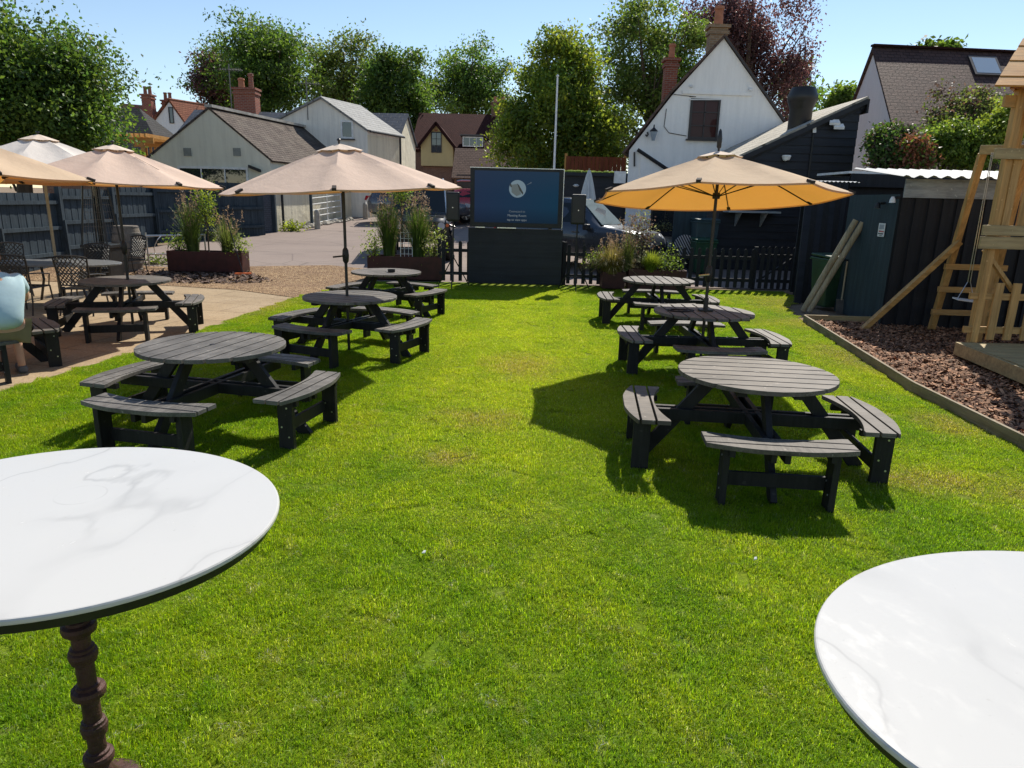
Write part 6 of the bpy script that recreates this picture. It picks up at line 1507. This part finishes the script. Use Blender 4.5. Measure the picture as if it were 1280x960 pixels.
MB().box((b.x + 9.0 + .06, .42, .95), (.14, .14, 2.1)).build('end_post', MT['fence_blue'], pr)
for px, py, Y, lab in ((397, 286, 28.2, 'nearer grey concrete bollard by the cream wall left of the metal gate'), (457, 273, 33, 'farther grey concrete bollard beside the parked grey car')):
    p = at(px, py, Y); t = thing('bollard', lab, 'bollard', (p.x, Y, gz(Y)), 0, 'concrete bollards along the car park')
    MB().lathe([(.12, -.05), (.11, .6), (.1, .68), (.05, .74)], n=14).build('shaft', MT['concrete'], t, smooth=True)
mg0, mg1 = at(388, 279, 29.3), at(424, 271, 32.3)
mgt = thing('metal_gate', 'pale metal bar gate folded back along the cream wall', 'gate', (mg0.x + .1, 29.3, gz(29.3))); dv = Vector((mg1.x - mg0.x, 3.0, gz(32.3) - gz(29.3)))
mb = MB()
for z in (.1, .38, .62, .86, 1.1, 1.36): MB().tube([V3(0, 0, z), dv + V3(0, 0, z)], .022, 6).build('bar', MT['frame_white'], mgt)
for u in (0, .5, 1): MB().tube([dv * u + V3(0, 0, .05), dv * u + V3(0, 0, 1.4)], .026, 6).build('upright', MT['frame_white'], mgt)
MB().box((-.02, -.06, .72), (.1, .1, 1.5)).build('hinge_post', MT['fence_blue'], mgt); MB().box((dv.x + .05, dv.y + .1, dv.z + .75), (.14, .14, 1.6)).build('latch_post', MT['fence_blue'], mgt)
rb0 = thing('rubble', 'line of dark rubble and weeds at the foot of the cream wall', 'rubble', (-8.5, 29.5, gz(29.5))); rb0['kind'] = 'stuff'
rd = random.Random(9); mb = MB()
for k in range(60):
    u = rd.random(); s_ = rd.uniform(.06, .2); y = -1.6 + u * 4.5; mb.lathe([(s_ * .8, -.05), (s_, s_ * .3), (s_ * .5, s_ * .7)], (-.25 + u * 1.15 + rd.uniform(0, .35), y, y * .055), 6)
mb.build('stones', MT['concrete'], rb0)
shrub(at(368, 289, 27.3).x, 27.2, gz(27.2), [(0, 0, .15, .5, .2, .2)], 'low green weeds at the foot of the grey brick pier', 'bright', 300, .12, 31, name='weeds', cat='weeds')
shrub(-9.3, 18.3, gz(18.3), [(0, 0, .06, 1.0, .3, .08)], 'thin yellowish weeds under the silver rack', 'olive', 300, .09, 32, name='weeds', cat='weeds')
shrub(at(280, 302, 23.5).x, 23.6, gz(23.6), [(0, 0, .12, .9, .3, .15)], 'low weeds and pale stones at the foot of the fence behind the left planter', 'olive', 300, .12, 33, name='weeds', cat='weeds')

# ------------------------------------------------------------------ cars
def make_car(name, label, x, y, rz, st, paintm, wheels, wr=.34, track=.82, win=None, extras=None, glass='screen_glass'):
    """st: stations along x (rear to front): x, zbottom, zbelt, ztop, half widths bottom/belt/top"""
    t = thing(name, label, 'car', (x, y, gz(y)), RAD(rz), 'parked cars')
    t.rotation_euler.x = 0
    mb = MB(); nsec = 0
    def sec(s_):
        X, zb, zs, zt, wb, ws, wt = s_
        half = [(0, zb), (wb * .8, zb), (wb, zb + .1), (ws, zb + (zs - zb) * .55), (ws * .985, zs - .04), (ws * .955, zs), (wt + (ws * .955 - wt) * .5, zs + (zt - zs) * .5), (wt, zt - .07), (wt * .93, zt - .018), (wt * .6, zt), (0, zt + .012)]
        return [(X, y_, z_) for y_, z_ in half] + [(X, -y_, z_) for y_, z_ in half[-2:0:-1]]
    S = [sec(s_) for s_ in st]; n_ = len(S[0])
    for s_ in S: mb.v += s_
    for i in range(len(S) - 1):
        for k in range(n_): mb.f.append((i * n_ + k, i * n_ + (k + 1) % n_, (i + 1) * n_ + (k + 1) % n_, (i + 1) * n_ + k))
    mb.f.append(tuple(range(n_ - 1, -1, -1))); mb.f.append(tuple((len(S) - 1) * n_ + k for k in range(n_)))
    body = mb.build('body', paintm, t, smooth=True)
    def interp(X):
        for a, b in zip(st, st[1:]):
            if a[0] <= X <= b[0]: u = (X - a[0]) / (b[0] - a[0]); return [p + (q - p) * u for p, q in zip(a, b)]
    # side windows
    for x0, x1, lo, hi_ in win['side']:
        for s_ in (-1, 1):
            P = []
            for X, inset in ((x0, 0), (x1, 0)):
                v = interp(X); zs, zt, ws, wt = v[2], v[3], v[5] * .955, v[6]
                for u in (lo, hi_): P.append(Vector((X, s_ * (ws + (wt - ws) * u * .98 + .012), zs + (zt - .05 - zs) * u)))
            q = [P[0], P[2], P[3], P[1]] if s_ < 0 else [P[2], P[0], P[1], P[3]]
            MB().slab(*q, .012).build('side_window', MT['car_glass'], t)
    for key, nm, gm in (('front', 'windscreen', glass), ('rear', 'rear_window', 'car_glass')):
        if key in win:
            (xb, zb_, wb_), (xt, zt_, wt_) = win[key]; sg_ = 1 if key == 'front' else -1
            q = [Vector((xb, -wb_, zb_)), Vector((xb, wb_, zb_)), Vector((xt, wt_, zt_)), Vector((xt, -wt_, zt_))]; off = Vector((sg_ * .012, 0, .016)); q = [p + off for p in q]
            if key == 'rear': q = [q[1], q[0], q[3], q[2]]
            MB().slab(*q, .012).build(nm, MT[gm], t)
    for wx in wheels:
        for s_ in (-1, 1):
            w_ = MB().tube([(wx, s_ * (track - .1), wr), (wx, s_ * (track - .09), wr), (wx, s_ * (track + .1), wr), (wx, s_ * (track + .115), wr)], [wr * .92, wr, wr, wr * .93], 28).build('wheel', MT['tyre'], t, smooth=True)
            r_ = MB(); r_.tube([(wx, s_ * (track + .1), wr), (wx, s_ * (track + .118), wr)], wr * .68, 24)
            r_.build('rim', MT['hoop'], w_)
            for k in range(5):
                an = k * 1.2566; MB().bar((wx, s_ * (track + .122), wr), (wx + wr * .6 * math.cos(an), s_ * (track + .122), wr + wr * .6 * math.sin(an)), .07, .02, (0, 1, 0)).build('spoke', MT['rim'], w_)
            MB().tube([(wx, s_ * (track - .12), wr), (wx, s_ * (track + .06), wr)], wr * 1.16, 28).build('wheel_arch', MT['black_plastic'], t)
    if extras: extras(t)
    return t
HL = glassmat('headlamp glass', (.5, .52, .55), .08, .8); TL = plain('red tail lamp', (.4, .01, .02), .2, .6)
SUV = [(-2.3, .5, .95, .98, .78, .8, .6), (-2.22, .42, 1.08, 1.2, .86, .9, .66), (-2.0, .36, 1.12, 1.66, .9, .95, .64), (-1.6, .34, 1.12, 1.74, .92, .96, .68), (-.3, .32, 1.1, 1.76, .93, .97, .69), (.25, .32, 1.08, 1.72, .93, .97, .67), (.62, .32, 1.07, 1.45, .93, .96, .66),
       (1.0, .33, 1.05, 1.1, .92, .95, .72), (1.6, .34, 1.0, 1.04, .9, .93, .74), (2.1, .36, .9, .94, .86, .9, .7), (2.3, .42, .76, .8, .78, .82, .6), (2.38, .5, .66, .68, .66, .7, .5)]
def ex_suv(front=True, rear=True):
    def f(t):
        for s_ in (-1, 1):
            if front: MB().prism([(2.05, s_ * .86, .74), (2.3, s_ * .62, .72), (2.24, s_ * .6, .86), (1.98, s_ * .84, .9)], (.03, s_ * .012, .01)).build('headlight', HL, t)
            if rear: MB().prism([(-2.26, s_ * .84, .95), (-2.2, s_ * .93, .95), (-2.06, s_ * .94, 1.12), (-2.2, s_ * .8, 1.14)], (-.03, s_ * .012, .0)).build('tail_light', TL, t)
            m = MB(); m.box((.72, s_ * 1.08, 1.12), (.16, .2, .15)); m.build('mirror', MT['black_plastic'], t, bevel=.03)
            MB().tube([(-1.7, s_ * .6, 1.79), (-1.5, s_ * .62, 1.83), (.0, s_ * .62, 1.83), (.2, s_ * .6, 1.77)], .02, 6).build('roof_rail', MT['silver'], t)
            for X in (-.75, .35): MB().box((X, s_ * .985, .98), (.2, .02, .03)).build('door_handle', MT['hoop'], t)
        if front: MB().box((2.36, 0, .62), (.05, .9, .16)).build('grille', MT['black_plastic'], t)
        if rear: MB().box((-2.31, 0, .82), (.02, .5, .11)).build('number_plate', MT['frame_white'], t)
    return f
WIN = {'side': [(-1.75, -.75, .12, .88), (-.68, .22, .12, .9), (.28, .72, .1, .62)], 'front': ((1.0, 1.1, .7), (.3, 1.7, .58)), 'rear': ((-2.2, 1.2, .58), (-1.98, 1.66, .54))}
p = at(765, 300, 20.0)
make_car('parked_car', 'dark blue grey car with a bright windscreen parked behind the right picket fence', p.x - .95, 20.0, -30, [(a, b, c * 1.06, d * 1.06, e, f, g) for a, b, c, d, e, f, g in SUV], MT['car_blue'], (-1.45, 1.45), .37, .84, {'side': [(-1.75, -.75, .12, .88), (-.68, .22, .12, .9), (.28, .72, .1, .62)], 'front': ((1.0, 1.166, .7), (.3, 1.8, .58)), 'rear': ((-2.2, 1.27, .58), (-1.98, 1.76, .54))}, ex_suv())
p = at(500, 275, 31.5)
make_car('parked_car', 'metallic grey hatchback parked by the cream wall, tail to the left', p.x + .85, 31.6, 6, [(a * .94, b, c * .96, d * .92, e, f, g) for a, b, c, d, e, f, g in SUV], MT['car_grey'], (-1.38, 1.36), .34, .84, {'side': [(-1.62, -.75, .12, .88), (-.68, .2, .12, .9), (.28, .66, .1, .6)], 'front': ((.94, 1.02, .7), (.28, 1.56, .58)), 'rear': ((-2.07, 1.08, .58), (-1.86, 1.53, .54))}, ex_suv(True, True))
p = at(563, 268, 33)
make_car('parked_car', 'red car mostly hidden behind the loudspeaker and screen', p.x + 2.0, 33, 4, [(a * .9, b, c * .93, d * .84, e, f, g) for a, b, c, d, e, f, g in SUV], MT['car_red'], (-1.3, 1.3), .32, .84, {'side': [(-1.6, -.7, .14, .85), (-.62, .2, .14, .88), (.27, .62, .1, .55)], 'front': ((.9, .98, .7), (.27, 1.42, .58)), 'rear': ((-1.99, 1.02, .58), (-1.79, 1.4, .54))}, ex_suv())
# boxy black four by four facing the lawn
DEF = [(-2.1, .55, 1.2, 2.02, .78, .86, .74), (-2.05, .5, 1.22, 2.06, .84, .9, .78), (.1, .48, 1.22, 2.08, .86, .9, .78), (.42, .48, 1.22, 2.02, .86, .9, .76), (.62, .48, 1.2, 1.3, .86, .88, .8), (.66, .48, 1.18, 1.22, .86, .84, .78), (1.75, .5, 1.1, 1.14, .84, .8, .7), (1.85, .5, 1.0, 1.04, .82, .8, .68)]
def ex_def(t):
    for s_ in (-1, 1):
        h = MB(); h.tube([(1.84, s_ * .58, .92), (1.9, s_ * .58, .92)], .1, 18); h.build('headlight', HL, t)
        MB().tube([(1.84, s_ * .75, .94), (1.9, s_ * .75, .94)], .045, 12).build('indicator', MT['orange_plastic'], t)
        MB().prism([(1.0, s_ * .8, 1.02), (1.9, s_ * .8, .98), (1.9, s_ * .98, .92), (1.0, s_ * .98, .96)], (0, 0, -.06)).build('wing', MT['car_black'], t, bevel=.02)
        m = MB(); m.tube([(.7, s_ * .86, 1.3), (.78, s_ * 1.02, 1.36)], .015, 6); m.box((.78, s_ * 1.06, 1.38), (.06, .16, .22)); m.build('mirror', MT['black_plastic'], t)
        MB().tube([(-1.9, s_ * .7, 2.1), (-1.9, s_ * .7, 2.22), (.1, s_ * .7, 2.22), (.35, s_ * .72, 2.1)], .022, 6).build('roof_rack_rail', MT['silver'], t)
        MB().tube([(.62, s_ * .78, 1.24), (.4, s_ * .72, 2.08)], .03, 6).build('windscreen_pillar', MT['silver'] if s_ > 0 else MT['car_black'], t)
    mb = MB()
    for k in range(6): mb.tube([(-1.8 + k * .36, -.7, 2.22), (-1.8 + k * .36, .7, 2.22)], .014, 5)
    mb.build('roof_rack_bars', MT['black_metal'], t)
    MB().box((1.87, 0, .86), (.03, .85, .34)).build('grille', MT['black_plastic'], t); MB().box((1.98, 0, .56), (.14, 1.7, .17)).build('bumper', MT['black_plastic'], t, bevel=.02)
    MB().box((1.1, 0, 1.165), (.9, .9, .05)).build('bonnet_panel', MT['car_black'], t, bevel=.02)
p = at(527, 300, 21.6)
make_car('parked_car', 'boxy black four wheel drive car facing the lawn behind the plumed grasses', p.x - .05, 21.6, -82, DEF, MT['car_black'], (-1.25, 1.3), .39, .8, {'side': [(-1.9, -1.0, .15, .85), (-.9, -.15, .15, .85), (-.1, .4, .15, .85)], 'front': ((.62, 1.28, .74), (.44, 1.98, .68))}, ex_def, 'car_glass')

# ------------------------------------------------------------------ trees
def tree(label, x, y, blobs, leaf, n, size, seed, clump=.55, per=26, trunk=.3, second=None, frac=.3, droop=0.0, flat=.6, hole=.0, cat='tree', name='tree', limbs=14, group=None, shell=.4, boughs=.2):
    """blobs: world ellipsoids (cx, cy, cz, rx, ry, rz); leaves hang in clumps on real limbs"""
    r = np.random.RandomState(seed); zb = gz(y); t = thing(name, label, cat, (x, y, zb), 0, group); o3 = np.array([x, y, zb])
    vol = np.array([b[3] * b[4] * b[5] for b in blobs]) ** .7; vol /= vol.sum(); nc = max(20, n // per); C = []
    nb = max(10, nc // 11)                                        # boughs: each carries a spray of leaf clumps
    for b, v in zip(blobs, vol):
        k = max(3, int(nb * v)); u = r.normal(0, 1, (k, 3)); u /= np.linalg.norm(u, axis=1)[:, None]
        u = u * (r.uniform(0, 1, k) ** shell * r.uniform(.76, 1.22, k))[:, None]
        bo = u * np.array(b[3:6]) + np.array(b[:3]); rad = (b[3] * b[4] * b[5]) ** (1 / 3) * boughs
        m = r.poisson(nc / nb, k) + 2
        C.append(np.repeat(bo, m, 0) + np.clip(r.normal(0, 1, (m.sum(), 3)), -1.8, 1.8) * np.repeat(rad * r.uniform(.6, 1.3, k), m)[:, None] * np.array([1, 1, .75]))
        C[-1] = np.c_[C[-1], np.repeat(r.uniform(.72, 1.3, k), m)]
    C = np.concatenate(C); bt = C[:, 3]; C = C[:, :3] - o3; kp = C[:, 2] > .3; C = C[kp]; bt = bt[kp]
    tone = r.uniform(.7, 1.35, len(C)) * bt; cl = clump * r.uniform(.6, 1.3, len(C))
    rep = r.poisson(per, len(C)) + 2
    off = np.clip(r.normal(0, 1, (rep.sum(), 3)), -1.7, 1.7) * np.repeat(cl, rep)[:, None] * np.array([1, 1, flat])
    if droop: off[:, 2] -= np.abs(r.normal(0, droop, len(off)))
    Lf = np.repeat(C, rep, 0) + off; k = np.repeat(tone, rep) * r.uniform(.75, 1.3, len(Lf)); hue = np.repeat(r.normal(0, .07, len(C)), rep)
    T = np.c_[k * (1 + hue), k, k * (1 - hue)]
    if second: m = np.repeat(r.rand(len(C)) < frac, rep)
    else: m = np.zeros(len(Lf), bool)
    for mm, lf in ((~m, leaf), (m, second)):
        if mm.any():
            Q = leaf_quads(r, Lf[mm], size, .4, droop, .55).reshape(-1, 3); mesh_from_quads('crown', Q, int(mm.sum()), T[mm], LEAF[lf], t)
    cen = C.mean(0); topz = C[:, 2].max(); mb = MB()
    tr_pts = [(0, 0, -.2), (.03 * topz * r.normal() * .3, .0, topz * .2), tuple(np.array([cen[0] * .5, cen[1] * .5, topz * .45])), tuple(np.array([cen[0], cen[1], topz * .82]))]
    mb.tube(tr_pts, [trunk * 1.25, trunk, trunk * .72, trunk * .15], 9)
    for c in C[r.choice(len(C), min(limbs, len(C)), False)]:
        s_ = min(.75, max(.2, c[2] / topz * .7)); k_ = s_ * topz; u = np.clip((k_ - topz * .2) / (topz * .62), 0, 1); st_ = np.array([cen[0] * u, cen[1] * u, k_ * .85]); mid = (st_ + c) / 2 + np.array([0, 0, -.06 * topz * r.rand()])
        mb.tube([tuple(st_), tuple(mid), tuple(c)], [trunk * .35, trunk * .2, trunk * .05], 6)
    mb.build('trunk', MT['bark'], t, smooth=True)
    return t
def bl(px, py, Y, rx, rz, depth=None, dy=0):
    """crown lobe whose middle and half sizes were read in pixels, at depth Y"""
    p = at(px, py, Y + dy); k = Y / 870.0 * 1.02; return (p.x, Y + dy, p.z, rx * k, (depth or rx) * k, rz * k)
TG = 'trees behind the roofs'
Y = 21.5
tree('large dark green tree filling the upper left corner above the pale parasol', -15.0, Y + .5, [bl(20, 125, Y, 105, 62), bl(45, 75, Y, 72, 48), bl(84, 112, Y, 40, 46), bl(-60, 80, Y, 70, 60), bl(45, 165, Y, 70, 38), bl(112, 155, Y, 22, 24), bl(110, 92, Y, 18, 22)], 'dark', 62000, .12, 1, .26, 24, .22, 'mid', .42, .1, .8, limbs=44, shell=.45, boughs=.24)
Y = 62
tree('tall dark purple and green copper beech behind the red chimney', at(270, 200, Y).x, Y, [bl(275, 105, Y, 28, 40), bl(262, 100, Y, 18, 22)], 'purple', 13000, .26, 2, .55, 24, .35, 'dark', .3, group=TG)
tree('tall rounded dark green tree behind the red chimney', at(335, 200, Y - 3).x, Y - 3, [bl(330, 88, Y - 3, 50, 56), bl(330, 60, Y - 3, 34, 30), bl(350, 115, Y - 3, 36, 40)], 'dark', 26000, .25, 3, .55, 26, .4, 'mid', .45, group=TG)
tree('tall airy tree with sky showing through its light crown, above the pale rendered house', at(425, 200, 66).x, 66, [bl(425, 75, 66, 46, 32), bl(400, 95, 66, 24, 40), bl(455, 80, 66, 26, 26), bl(425, 115, 66, 40, 26)], 'olive', 12000, .26, 4, .6, 24, .4, 'mid', .3, limbs=30, group=TG, shell=.6)
tree('dense green tree to the right of the airy tree, above the slate wing', at(490, 200, 57).x, 57, [bl(490, 115, 57, 38, 42), bl(505, 85, 57, 20, 20), bl(465, 120, 57, 22, 30), bl(515, 160, 57, 16, 40)], 'mid', 19000, .25, 5, .5, 26, .35, 'dark', .5, group=TG)
tree('round dark green tree standing alone above the maroon roof', at(582, 200, 78).x, 78, [bl(578, 100, 78, 46, 36), bl(600, 88, 78, 30, 26), bl(545, 115, 78, 22, 24), bl(628, 118, 78, 18, 20), bl(582, 135, 78, 54, 22)], 'dark', 18000, .3, 6, .65, 24, .45, 'mid', .35, limbs=24, group=TG, shell=.5)
Y = 33
tree('broad bright yellow green tree behind the outdoor screen', at(700, 230, Y).x, Y, [bl(695, 145, Y, 52, 62), bl(700, 82, Y, 30, 34), bl(672, 105, Y, 24, 30), bl(728, 105, Y, 28, 44), bl(648, 150, Y, 22, 40), bl(742, 160, Y, 34, 42), bl(635, 185, Y, 14, 20), bl(690, 200, Y, 52, 20), bl(750, 192, Y, 34, 20)], 'mid', 45000, .16, 7, .3, 26, .3, 'bright', .6, limbs=34, group=TG, shell=.45, boughs=.26)
Y = 38
tree('tall loose light green tree with fine branches left of the white cottage', at(810, 230, Y).x, Y, [bl(800, 55, Y, 44, 46), bl(795, 25, Y, 24, 20), bl(845, 70, Y, 36, 46), bl(780, 110, Y, 34, 40), bl(830, 130, Y, 44, 40), bl(865, 50, Y, 18, 20), bl(785, 165, Y, 36, 34)], 'olive', 24000, .17, 8, .4, 24, .28, 'mid', .5, limbs=34, group=TG, shell=.55)
Y = 44
tree('drooping copper beech with dark red leaves behind the cottage chimney', at(930, 200, Y).x, Y, [bl(920, 10, Y, 62, 30), bl(955, 45, Y, 40, 42), bl(985, 85, Y, 30, 32), bl(890, 30, Y, 34, 34), bl(965, 115, Y, 34, 40), bl(930, 80, Y, 40, 46)], 'purple', 27000, .165, 9, .36, 24, .4, None, .2, .5, .9, limbs=34, group=TG, shell=.6, boughs=.16)
tree('small green tree half hidden by the copper beech above the barn', at(1003, 200, 52).x, 52, [bl(1000, 108, 52, 18, 26), bl(990, 130, 52, 20, 24)], 'mid', 3000, .34, 10, .45, 24, .25, 'dark', .3, group=TG)
tree('dark tree top peeping over the barn roof beside the white house', at(1058, 160, 46).x, 46, [bl(1060, 122, 46, 14, 14), bl(1050, 140, 46, 18, 16)], 'mid', 1800, .3, 11, .4, 22, .2, None, group=TG)
p = at(1178, 62, 40)
tree('feathery treetop just showing over the brown roof ridge', p.x, 40, [bl(1177, 62, 40, 10, 7), bl(1170, 80, 40, 20, 20)], 'mid', 900, .34, 12, .35, 20, .2, None, group=TG)
# shrubs behind the shed
Y = 18.6
SG = 'shrubs above the black store'
def bush(lab, Yb, blobs, leaf, n, seed, second=None, frac=.3, size=.095, clump=.14):
    tree(lab, blobs[0][0], Yb, blobs, leaf, n, size, seed, clump, 16, .07, second, frac, 0, .8, name='shrub', cat='shrub', group=SG, limbs=16, shell=.45)
bush('dark green glossy shrub at the left end above the black store', 18.6, [bl(1115, 188, Y, 26, 28), bl(1103, 172, Y, 12, 14), bl(1125, 165, Y, 15, 11)], 'dark', 8000, 41, 'plum', .25)
bush('reddish tipped shrub between the dark shrub and the bright shrub', 18.2, [bl(1146, 192, 18.0, 13, 15), bl(1140, 184, 18.0, 9, 9)], 'redleaf', 3600, 42, 'mid', .3)
bush('bright green shrub in the middle of the bushes above the black store', 18.9, [bl(1180, 187, 18.7, 26, 26), bl(1183, 164, 18.7, 18, 12), bl(1212, 190, 18.7, 24, 22)], 'mid', 10500, 43, 'lime', .5)
bush('tall grey green shrub in front of the small white porch gable', 20.8, [bl(1195, 132, 20.8, 24, 20), bl(1218, 138, 20.8, 30, 24), bl(1172, 148, 20.8, 14, 14), bl(1200, 165, 20.8, 34, 24)], 'olive', 7500, 44, 'plum', .4)
bush('bright shrub with reddish shoots beside the play tower', 18.4, [bl(1240, 178, 18.4, 24, 30), bl(1262, 150, 18.4, 18, 30)], 'bright', 6000, 45, 'lime', .35)
